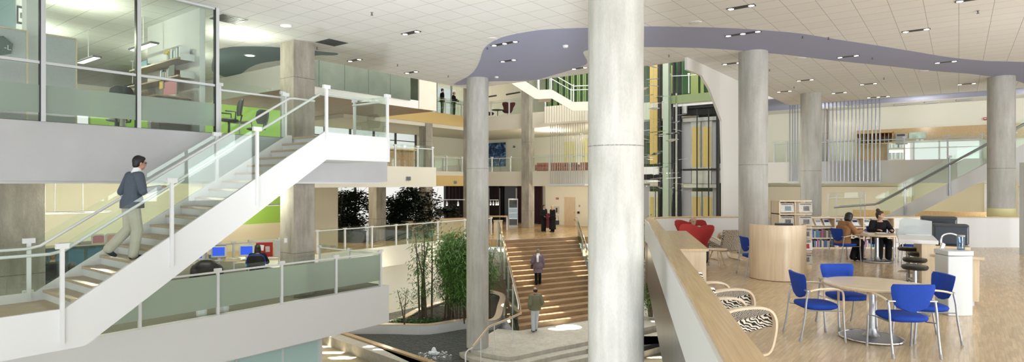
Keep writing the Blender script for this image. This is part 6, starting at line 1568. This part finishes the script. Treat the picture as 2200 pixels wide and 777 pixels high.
sg_ = thing('hexagon_sign', 'dark teal hexagonal sign with white letters on the grey partition', 'sign', tuple(Pt(5, 100, 14.05)))
hc = Pt(2, 98, 14.04); hr_ = .19
MB().slab([hc+Vector((AX, AY, 0))*hr_*math.cos(a)+Vector((0,0,1))*hr_*math.sin(a) for a in [math.radians(20+60*i) for i in range(6)]], w(0, .03, 0)).build('board', 'signteal', sg_)
tcu = bpy.data.curves.new('letters', 'FONT'); tcu.body = '-L'; tcu.size = .13; tcu.extrude = .003; to = bpy.data.objects.new('letters', tcu); C.objects.link(to); to.parent = sg_
to.location = Vector(hc)+Vector((AX, AY, 0))*.04+Vector((0,0,-.06))-w(0, .01, 0)-sg_.location; to.rotation_euler = (PI/2, 0, STANG-0); tcu.materials.append(M['paper']); me_ = bpy.data.meshes.new_from_object(to); to2 = bpy.data.objects.new('letters', me_); C.objects.link(to2); to2.parent = sg_; to2.location = to.location; to2.rotation_euler = to.rotation_euler; bpy.data.objects.remove(to); to2.name = 'letters'
pil = S(); a_, b_ = st(Pt(57, 100, 14.5))[0], st(Pt(84, 100, 14.5))[0]; pil.box(a_, b_, 14.5, 14.8, L3, CEIL); struct(pil, 'trim_pillar', 'white')
fp = thing('picture_frame', 'small framed print on the white wall at the top left', 'picture', tuple(Pt(45, 55, 15.4)))
def on_t(px0, px1, y0, y1, t, th=.03):
    sa, sb = st(Pt(px0, y0, t))[0], st(Pt(px1, y0, t))[0]; return S().box(sa, sb, t-th, t, Pt((px0+px1)/2, y1, t).z, Pt((px0+px1)/2, y0, t).z)
on_t(36, 53, 14, 52, 15.4, .04).build('frame', 'darkgrey', fp); on_t(38.5, 50, 19, 48, 15.4, .045).build('mat_board', 'paper', fp); on_t(42, 47, 28, 40, 15.4, .05).build('print', 'photo', fp)
struct(on_t(33, 57, -40, 262, 15.5, .05), 'wall_office', 'white'); struct(on_t(-80, 33, -60, 62, 16.0, .05), 'wall_office', 'bluegrey')
def oval_table():
    c = w(5.9, 16.6, L3); r = thing('desk', 'oval maple desk on a white leg behind the office glass', 'desk', tuple(c))
    pts = [(c.x+1.3*math.cos(a)*AY*1.0-.45*math.sin(a)*AX, c.y-1.3*math.cos(a)*AX-.45*math.sin(a)*AY) for a in [2*PI*i/36 for i in range(36)]]
    MB().prism(pts, L3+1.02, L3+1.07).build('desktop', 'stairwood', r); MB().lathe([(.06, 0), (.06, 1.02)], c, 14).build('leg', 'white', r); MB().lathe([(.3, 0), (.28, .03)], c, 20).build('foot', 'white', r)
oval_table()
# wall shelves with their things
def SW_(px0, px1, y0, y1, dep, off=0.0): # on the shelf wall
    a, b = st(Ps(px0, y0, sWall))[1], st(Ps(px1, y0, sWall))[1]; return S().box(sWall-off-dep, sWall-off, min(a, b), max(a, b), Ps((px0+px1)/2, y1, sWall).z, Ps((px0+px1)/2, y0, sWall).z)
zs1, zs2 = Ps(405, 131, sWall).z, Ps(405, 168, sWall).z
ta_, tb_2 = st(Ps(312, 100, sWall))[1], st(Ps(418, 100, sWall))[1]
for z, lab in ((zs1, 'upper maple wall shelf in the upper office'), (zs2, 'lower maple wall shelf in the upper office')):
    r = thing('wall_shelf', lab, 'shelf', tuple(w(sWall-.15, (ta_+tb_2)/2, z-.03)), 0, 'maple wall shelves'); S().box(sWall-.36, sWall, tb_2, ta_, z-.035, z).build('board', 'stairwood', r); S().box(sWall-.30, sWall, tb_2-.005, tb_2+.02, z-.05, z+.10).build('bracket', 'white', r)
random.seed(21)
t_ = tb_2+.12; k = 0
bl = ['slim black binder', 'tall green book', 'white folder', 'white magazine file with black cover', 'thin grey book']
for k in range(11):
    wd = .03+random.random()*.03; h_ = .20+random.random()*.08; o = S().box(sWall-.27, sWall-.05, t_, t_+wd*.9, zs1, zs1+h_).build('book', ['paper', 'darkgrey', 'book5', 'paper', 'grey', 'lightgrey'][k % 6]); tag(o, 'book on the upper wall shelf, %s' % ['nearest the shelf end', 'second from the shelf end', 'third from the shelf end', 'fourth from the shelf end', 'fifth from the shelf end', 'sixth from the shelf end', 'sixth before the flower pot', 'fifth before the flower pot', 'fourth before the flower pot', 'third before the flower pot', 'just before the flower pot'][k], 'book', 'books on the upper wall shelf'); t_ += wd
t_ = tb_2+.5
for k in range(12):
    wd = .03+random.random()*.04; h_ = .16+random.random()*.08; o = S().box(sWall-.27, sWall-.05, t_, t_+wd*.9, zs2, zs2+h_).build('book', ['brickred', 'paper', 'book4', 'greyfab', 'book1', 'paper'][k % 6]); tag(o, 'small book leaning among the row on the lower wall shelf', 'book', 'books on the lower wall shelf'); t_ += wd
pp = w(sWall-.18, tb_2+.85, zs1); fpot = thing('flower_pot', 'glass pot of yellow dried flowers on the upper wall shelf', 'flower pot', tuple(pp))
MB().lathe([(.055, 0), (.065, .16)], pp, 16).build('pot', 'lightgrey', fpot, smooth=True)
ym = mat('yellow_flower', (.75, .60, .12), .7); mb = MB(); random.seed(2)
for i in range(40): a = random.random()*2*PI; q_ = random.random()*.11; mb.ell(pp+Vector((q_*math.cos(a), q_*math.sin(a), .18+random.random()*.11)), .02, 6, 4)
mb.build('blossoms', ym, fpot)
bxr = thing('green_wire_tray', 'green and black wire tray at the far end of the upper wall shelf', 'tray', tuple(w(sWall-.2, tb_2+1.9, zs1)))
mb = S(); mb.box(sWall-.32, sWall-.05, tb_2+1.7, tb_2+2.1, zs1, zs1+.02); mb.box(sWall-.32, sWall-.30, tb_2+1.7, tb_2+2.1, zs1, zs1+.14); mb.build('tray', 'book5', bxr); S().box(sWall-.28, sWall-.08, tb_2+1.75, tb_2+2.05, zs1+.02, zs1+.08).build('papers', 'darkgrey', bxr)
for k, (a, b, y0, y1, m_, lab) in enumerate(((395, 407, 145, 166, 'black', 'tilted black picture on the lower wall shelf'), (383, 414, 178, 206, 'pinkpaper', 'pink folder with coil binding under the lower wall shelf'), (374, 384, 176, 194, 'ym', 'yellow folder beside the pink one'), (305, 335, 186, 210, 'slabgrey', 'pale blue paper pad under the wall shelves'))):
    M['pinkpaper'] = M.get('pinkpaper') or mat('pink_card', (.62, .22, .28), .6); M['ym'] = ym
    r = thing('folder', lab, 'folder', tuple(Ps(a, y1, sWall-.2))); SW_(a, b, y0, y1, .02, .30).build('cover', m_, r); SW_(b-1.5, b+.5, y0, y1, .03, .30).build('spine', 'darkgrey', r)
cr = thing('credenza', 'low maple desk along the shelf wall of the upper office', 'desk', tuple(w(sWall-.4, tb_2+1, L3)))
zc_ = Ps(400, 214, sWall).z; S().box(sWall-.8, sWall-.02, tb_2, ta_, zc_-.03, zc_).build('desktop', 'stairwood', cr); S().box(sWall-.7, sWall-.05, tb_2+.1, tb_2+.5, L3, zc_-.03).build('drawer_unit', 'darkgrey', cr)
office_chair('dark office chair in front of the shelf wall', tuple(w(sWall-1.1, tb_2+1.3, L3)), 1.0, 'darkgrey'); office_chair('brown shell chair under the oval desk', tuple(w(5.9, 16.9, L3)), 2.5, 'grey')
def pendant(label, px_, py_, t, z, L=1.25, along='t', wd=.2, m='darkgrey', ztop=CEIL):
    c = Pt(px_, py_, t); c = w(*st(c), z); s_, t_ = st(c); r = thing('pendant_lamp', label, 'lamp', tuple(c), 0, 'linear pendant lamps')
    a = (s_-wd/2, s_+wd/2, t_-L/2, t_+L/2) if along == 't' else (s_-L/2, s_+L/2, t_-wd/2, t_+wd/2)
    S().box(*a, z, z+.045).build('housing', m, r, bevel=.015); S().box(a[0]+.03, a[1]-.03, a[2]+.05, a[3]-.05, z-.006, z).build('diffuser', 'lampsoft', r)
    MB().cyl((c.x, c.y, z+.04), (c.x, c.y, ztop), .012, n=6).build('cable', 'white', r); MB().lathe([(.07, -.02), (.07, 0)], (c.x, c.y, ztop), 14).build('ceiling_rose', 'white', r)
pendant('linear pendant lamp with pale cable nearest the office glass', 308, 58, 15.2, 3.18)
pendant('second linear pendant lamp deeper in the upper office', 190, 134, 17.5, 3.1); pendant('third linear pendant lamp far back in the upper office', 285, 155, 21, 3.1)
for px_, lab in ((118, 'linear pendant lamp low over the desks left behind the stair glass'), (178, 'linear pendant lamp low over the desks right behind the stair glass')): pendant(lab, px_, 448, 17.2, -.72, 1.2, 's', .16, 'white', .04)
pendant('thin pendant lamp in front of the lime green wall', 575, 441, 18.8, -.75, 1.2, 's', .2, 'grey', .04)
# black mesh chairs on the upper floor right of the glass
q5 = Pt(492, 285, 14.6); office_chair('large black mesh chair by the end of the office glass', tuple(w(*st(q5), L3)), 2.2, 'darkgrey')
q6 = Pt(550, 285, 16.4); office_chair('dark mesh office chair in front of the green upper wall', tuple(w(*st(q6), L3)), 1.2, 'darkgrey')
st_t = thing('side_table', 'little round table between the two mesh chairs', 'table', tuple(w(*st(Pt(515, 280, 15.8)), L3))); MB().lathe([(.28, .55), (.28, .58)], st_t.location, 24).build('tabletop', 'stairwood', st_t); MB().lathe([(.2, 0), (.02, .03), (.02, .55)], st_t.location, 14).build('pedestal', 'metal', st_t)
# ------------------------------------------------------------------ lower office desks
def monitor(label, px_, py_, Y_, rz=0.0, zt=L2+.75):
    p = PY(px_, py_, Y_); r = thing('computer_monitor', label, 'monitor', (p.x, p.y, zt), rz, 'pale monitors on the office desks'); Mx = Matrix.Translation(Vector((p.x, p.y, zt))) @ Matrix.Rotation(rz, 4, 'Z')
    MB(Mx).box(-.21, .21, -.03, .12, .10, .45).build('housing', 'beigeplastic', r, bevel=.012); MB(Mx).box(-.17, .17, -.034, -.03, .155, .415).build('screen', 'screenblue', r); MB(Mx).box(-.12, .12, -.08, .12, 0, .02).box(-.04, .04, .02, .08, .02, .12).build('stand', 'beigeplastic', r)
dk = thing('desk_row', 'long office desk row with grey legs behind the balcony', 'desk', tuple(PY(520, 570, 18.6))[:2]+(L2,))
dm = Matrix.Translation(Vector((PY(520, 570, 18.6).x, 18.6, L2))) @ Matrix.Rotation(.25, 4, 'Z')
MB(dm).box(-2.6, 1.6, -.35, .45, .70, .74).build('desktop', 'mapletop', dk)
for x in (-2.5, -1.1, .2, 1.5): MB(dm).box(x-.03, x+.03, -.3, .4, 0, .70).build('leg', 'grey', dk)
def screenp(label, x0, x1, y, z1, m):
    r = thing('desk_screen', label, 'desk screen', tuple(dm @ Vector(((x0+x1)/2, y, .74))), 0, 'fabric desk screens'); MB(dm).box(x0, x1, y, y+.04, .741, z1).build('panel', m, r); MB(dm).box(x0, x1, y-.005, y+.045, z1, z1+.02).build('cap', 'lightgrey', r)
screenp('grey fabric desk screen left of the blue one', -2.5, -1.1, .40, 1.15, 'greyfab'); M['bluepanel'] = mat('steel_blue_fabric', (.10, .22, .32), .8); screenp('steel blue desk screen with pinned papers', -1.05, -.55, .38, 1.15, 'bluepanel')
screenp('brick red desk screen right of the office worker', .35, .85, .38, 1.20, 'red'); screenp('grey desk screen at the right end beside the concrete column', .9, 1.35, .38, 1.25, 'greyfab')
monitor('pale monitor with blue picture in front of the office worker', 530, 540, 18.3, .25); monitor('pale monitor with blue picture at the left end of the desk row', 421, 550, 17.4, .25)
monitor('pale monitor near the mid of the desk row', 470, 548, 18.0, .25)
random.seed(9)
for k, (x, z) in enumerate(((-.98, .86), (-.80, .90), (-.64, .84), (.40, .92), (.52, .95), (.70, .90), (.95, .98), (1.1, .92))):
    Mx = dm @ Matrix.Translation(Vector((x, .36, z))); o = MB(Mx).cbox((0, 0, .08), (.13, .006, .18), 0, 0, random.uniform(-.15, .15)).build('pinned_paper', random.choice(['paper', 'paper', 'slabgrey'])); tag(o, ['leftmost paper pinned on the blue desk screen', 'middle paper pinned on the blue desk screen', 'rightmost paper pinned on the blue desk screen', 'leftmost paper pinned on the red desk screen', 'middle paper pinned on the red desk screen', 'rightmost paper pinned on the red desk screen', 'left note on the grey end screen', 'right note on the grey end screen'][k], 'paper')
for k in range(5):
    x = [-2.1, -1.6, -1.0, -.2, .9][k]; o = MB(dm).cbox((x, -.1, .752), (.22, .3, .015), .3*k).build('paper_stack', 'paper'); tag(o, ['papers at the left end of the office desk row', 'papers on the desk row before the grey screen', 'papers on the desk row before the blue screen', 'papers on the desk row beside the office worker', 'papers at the right end of the office desk row'][k], 'paper')
# storage wall with magazine files (behind the stair glass)
su0, su1 = PY(99, 535, 16.6), PY(262, 532, 18.0)
sh3 = thing('storage_unit', 'dark storage unit with maple top behind the stair glass', 'cabinet', tuple(su0.lerp(su1, .5))[:2]+(L2,))
d_ = (su1-su0); d_.z = 0; L_ = d_.length; rz3 = math.atan2(d_.y, d_.x); zt3 = L2+1.32
m3 = Matrix.Translation(Vector((su0.x, su0.y, L2))) @ Matrix.Rotation(rz3, 4, 'Z')
L_ += .9
MB(m3).box(0, L_, 0, .4, 0, 1.28).build('body', mat('slate_cabinet', (.10, .13, .14), .6), sh3); MB(m3).box(-.03, L_+.03, -.04, .42, 1.28, 1.32).build('top', 'mapletop', sh3)
for k in range(6): MB(m3).box(.05+k*L_/6, -.03+(k+1)*L_/6, -.012, 0, .62, 1.2).build('door', 'bluepanel', sh3)
M['pink2'] = mat('rose_card', (.55, .20, .24), .6); M['salmon'] = mat('salmon_card', (.62, .33, .28), .6)
for k, (x, m_, lab) in enumerate(((1.08, 'pink2', 'deep pink magazine file on the storage unit'), (1.44, 'salmon', 'left salmon magazine file on the storage unit'), (1.80, 'salmon', 'right salmon magazine file on the storage unit'), (2.16, 'darkgrey', 'dark magazine file beside the climbing man'))):
    r = thing('magazine_file', lab, 'magazine file', tuple(m3 @ Vector((x, .1, 1.32))), 0, 'magazine files on the storage unit')
    MB(m3).slab([(x, .03, 1.32), (x+.34, .03, 1.32), (x+.34, .03, 1.56), (x+.28, .03, 1.60), (x+.06, .03, 1.60), (x, .03, 1.56)], (0, .05, 0)).build('file_front', 'lightgrey', r); MB(m3).slab([(x+.03, .02, 1.34), (x+.31, .02, 1.34), (x+.31, .02, 1.53), (x+.26, .02, 1.56), (x+.08, .02, 1.56), (x+.03, .02, 1.53)], (0, .008, 0)).build('sheet', m_, r)
for k, (x, lab) in enumerate(((.5, 'white paper stack left on the storage unit'), (.95, 'flat grey folders on the storage unit'))): tag(MB(m3).cbox((x, .15, 1.36), (.3, .22, .07), .1*k).build('paper_stack', ['paper', 'grey'][k]), lab, 'papers')
# waste bins behind the frosted balcony
for px_, yb, lab in ((433, 685, 'left translucent waste bin behind the frosted balcony'), (481, 678, 'right translucent waste bin behind the frosted balcony')):
    c = Pt(px_, 640, T_L+.42); c.z = L2; r = thing('waste_bin', lab, 'bin', tuple(c), 0, 'waste bins behind the balcony'); MB().lathe([(.11, 0), (.14, .38)], c, 20).build('body', 'paper', r, smooth=True); MB().lathe([(.15, .38), (.15, .40)], c, 20).build('rim', 'lightgrey', r)
# thermostat on the concrete column
tag(MB().cbox(PY(615, 516, 16.2)+Vector((0,-.02,0)), (.08, .03, .12), .6).build('wall_switch', 'paper'), 'white switch plate on the lower square concrete column', 'switch')
# ------------------------------------------------------------------ plants
def leaves(mb, pts, n, L, wd, spread, droop=.6, rnd=None):
    for i in range(n):
        c = random.choice(pts)+Vector((random.gauss(0, spread), random.gauss(0, spread), random.gauss(0, spread*.8)))
        a = random.random()*2*PI; d = Vector((math.cos(a), math.sin(a), -droop*random.random()*1.6+.15)).normalized(); l = L*(.6+.7*random.random())
        u = d.cross(Vector((random.gauss(0, .4), random.gauss(0, .4), 1))).normalized()*wd*1.2*(.7+.5*random.random()); m_ = c+d*l*.45+Vector((0,0,.01))
        mb.add([c, m_+u, c+d*l, m_-u], [(0, 1, 2, 3)])
def bamboo(label, base, stems, h, spread, nleaf, zmin=.25, leafL=.20, lm='leaf', branch=7, sp=.28, dirs=None):
    r = thing('bamboo_tree', label, 'tree', tuple(base), 0); tr = MB(); pts = []
    for k in range(stems):
        a = random.random()*2*PI; b0 = base+Vector((random.gauss(0, spread*.18), random.gauss(0, spread*.18), 0)); tp = base+Vector((math.cos(a)*spread*random.uniform(.2, .9), math.sin(a)*spread*random.uniform(.2, .9), h*random.uniform(.82, 1.0)))
        mid = b0.lerp(tp, .5)+Vector((random.gauss(0, .08), random.gauss(0, .08), 0)); mid = mid*.5+(Vector((b0.x, b0.y, 0))*.5+Vector((0,0,mid.z*.5)))
        P = catmull([b0, mid, tp], 7); rr_ = [.035*(1-.75*i/(len(P)-1)) for i in range(len(P))]; rr_ = [q_*(1.6 if stems < 7 and stems > 4 else 1) for q_ in rr_]; tr.tube(P, rr_, 6)
        for j in range(branch):
            f = zmin+(1-zmin)*random.random(); i = min(int(f*(len(P)-1)), len(P)-1); s_ = P[i]; a2 = random.random()*2*PI; e = s_+Vector((math.cos(a2), math.sin(a2), random.uniform(.3, 1.2)))*random.uniform(.25, .6)*(1.3-f)
            tr.tube([s_, s_.lerp(e, .5)+Vector((0,0,.05)), e], [.012, .008, .004], 5); pts += [s_.lerp(e, .6), e, e]
        pts += [p for i, p in enumerate(P) if i/(len(P)-1) > zmin+.15]
    tr.build('stems', 'bark', r, smooth=True); lf = MB(); leaves(lf, pts, nleaf, leafL, .016, sp, 1.0); lf.build('foliage', lm, r)
    return r
def at_soil(px_, Y_): return Vector((kk(px_)*Y_, Y_, ZP-.12))
def in_soil(p, P=soilP):
    c = False; n = len(P)
    for i in range(n):
        a, b = P[i], P[i-1]
        if (a.y > p.y) != (b.y > p.y) and p.x < (b.x-a.x)*(p.y-a.y)/(b.y-a.y)+a.x: c = not c
    return c
random.seed(31)
bamboo('dense bamboo clump with full green foliage behind the slender round column', at_soil(988, 25.8), 9, 3.9, .95, 8500, .28, .25, branch=10, sp=.26)
bamboo('second dense bamboo stem group left of the slender round column', at_soil(962, 26.6), 5, 3.5, .7, 3600, .35, .24, branch=9, sp=.24)
bamboo('open bamboo with sparse hanging leaves at the middle of the planter', at_soil(914, 25.9), 6, 3.9, .75, 1000, .25, .24, branch=11, sp=.16)
bamboo('small bare shrub with few leaves at the left of the planter', at_soil(869, 24.9), 2, 1.7, .5, 60, .4, .2, branch=5, sp=.12)
bamboo('green foliage showing just right of the slender round column', at_soil(1052, 26.0), 4, 3.3, .35, 900, .35, .24, branch=7, sp=.18)
bb = PY(1397, 640, 26.5); bb.z = PLZ+.1
bamboo('leafy bamboo between the biggest column and the dark parapet cladding', bb, 5, 4.3, .35, 1500, .05, .2, branch=9, sp=.2)
iv = thing('ground_ivy', 'low green ivy patch at the left end of the planter soil', 'ivy', tuple(at_soil(870, 24.6))); mb = MB(); random.seed(4)
pts = [q_+Vector((0,0,.08)) for q_ in (at_soil(random.uniform(838, 945), random.uniform(24.9, 25.9)) for _ in range(900)) if in_soil(q_) and in_soil(q_-Vector((0,.25,0)))]; leaves(mb, pts, 2600, .10, .03, .06, .2); mb.build('leaves', 'ivy', iv)
mb = MB(); random.seed(6)
for _ in range(260):
    q_ = at_soil(random.uniform(850, 1040), random.uniform(25, 28.5))
    if in_soil(q_): mb.ell(q_, (.07, .07, .02), 6, 4)
o = mb.build('bark_mulch', 'soil'); tag(o, 'dark bark mulch scattered over the planter soil', 'mulch', kind='stuff')
def ficus(label, px_, Y_, hpx_top, crown, nleaf, pot=True, z0=L2, lw=.05, cx_=0):
    b = PY(px_, 400, Y_); b.z = z0; top = PY(px_, hpx_top, Y_).z; r = thing('indoor_tree', label, 'tree', tuple(b), 0, 'potted trees by the gallery windows')
    if pot: MB().lathe([(.26, 0), (.34, .45), (.30, .45)], b, 20).build('pot', 'darkgrey', r, smooth=True)
    tr = MB(); pts = []; mid = (z0+.45+top)/2
    for k in range(4):
        a = random.random()*2*PI; e = Vector((b.x+math.cos(a)*crown*.5, b.y+math.sin(a)*crown*.3, mid+(top-mid)*random.uniform(.2, .8))); tr.tube([b+Vector((0,0,.4)), b.lerp(e, .5)+Vector((0,0,.2)), e], [.04, .03, .012], 6)
        for j in range(4): e2 = e+Vector((random.gauss(0, crown*.3), random.gauss(0, crown*.2), random.gauss(0, .4))); tr.tube([e, e2], [.012, .006], 5)
    tr.build('trunk', 'bark', r)
    for i in range(60): a = random.random()*2*PI; q_ = crown*math.sqrt(random.random()); zz = mid+(top-mid)*random.uniform(-.9, .9); f = max(.1, 1-((zz-mid)/(top-mid+.01))**2)**.5; pts.append(Vector((b.x+cx_+q_*math.cos(a)*f, b.y+q_*math.sin(a)*f*.6, zz)))
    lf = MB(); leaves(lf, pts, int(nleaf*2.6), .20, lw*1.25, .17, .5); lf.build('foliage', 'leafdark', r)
random.seed(12)
ficus('large dark leafy tree against the bright windows left of the concrete column', 755, 33.9, 408, 1.15, 1500)
ficus('loose branched tree at the left edge of the bright gallery window', 727, 33.0, 404, .6, 330)
ficus('dark leafy tree just right of the concrete column by the windows', 852, 33.9, 425, .75, 800)
ficus('tall dark tree in the middle of the gallery windows', 882, 33.6, 402, .9, 1100)
ficus('slim dark tree right of the gallery windows', 921, 33.8, 408, .7, 420)
ficus('low leafy plant on the reception counter', 958, 36.5, 452, .6, 260, pot=False, z0=L2+.9)
for k, (px_, Y_) in enumerate(((722, 31.5), (760, 31.2), (862, 33.2))):
    c = PY(px_, 400, Y_); r = thing('plant_trough', ['long dark plant trough under the loose branched tree', 'long dark plant trough under the large dark tree', 'long dark plant trough right of the concrete column'][k], 'planter', (c.x, c.y, L2), 0, 'plant troughs by the windows')
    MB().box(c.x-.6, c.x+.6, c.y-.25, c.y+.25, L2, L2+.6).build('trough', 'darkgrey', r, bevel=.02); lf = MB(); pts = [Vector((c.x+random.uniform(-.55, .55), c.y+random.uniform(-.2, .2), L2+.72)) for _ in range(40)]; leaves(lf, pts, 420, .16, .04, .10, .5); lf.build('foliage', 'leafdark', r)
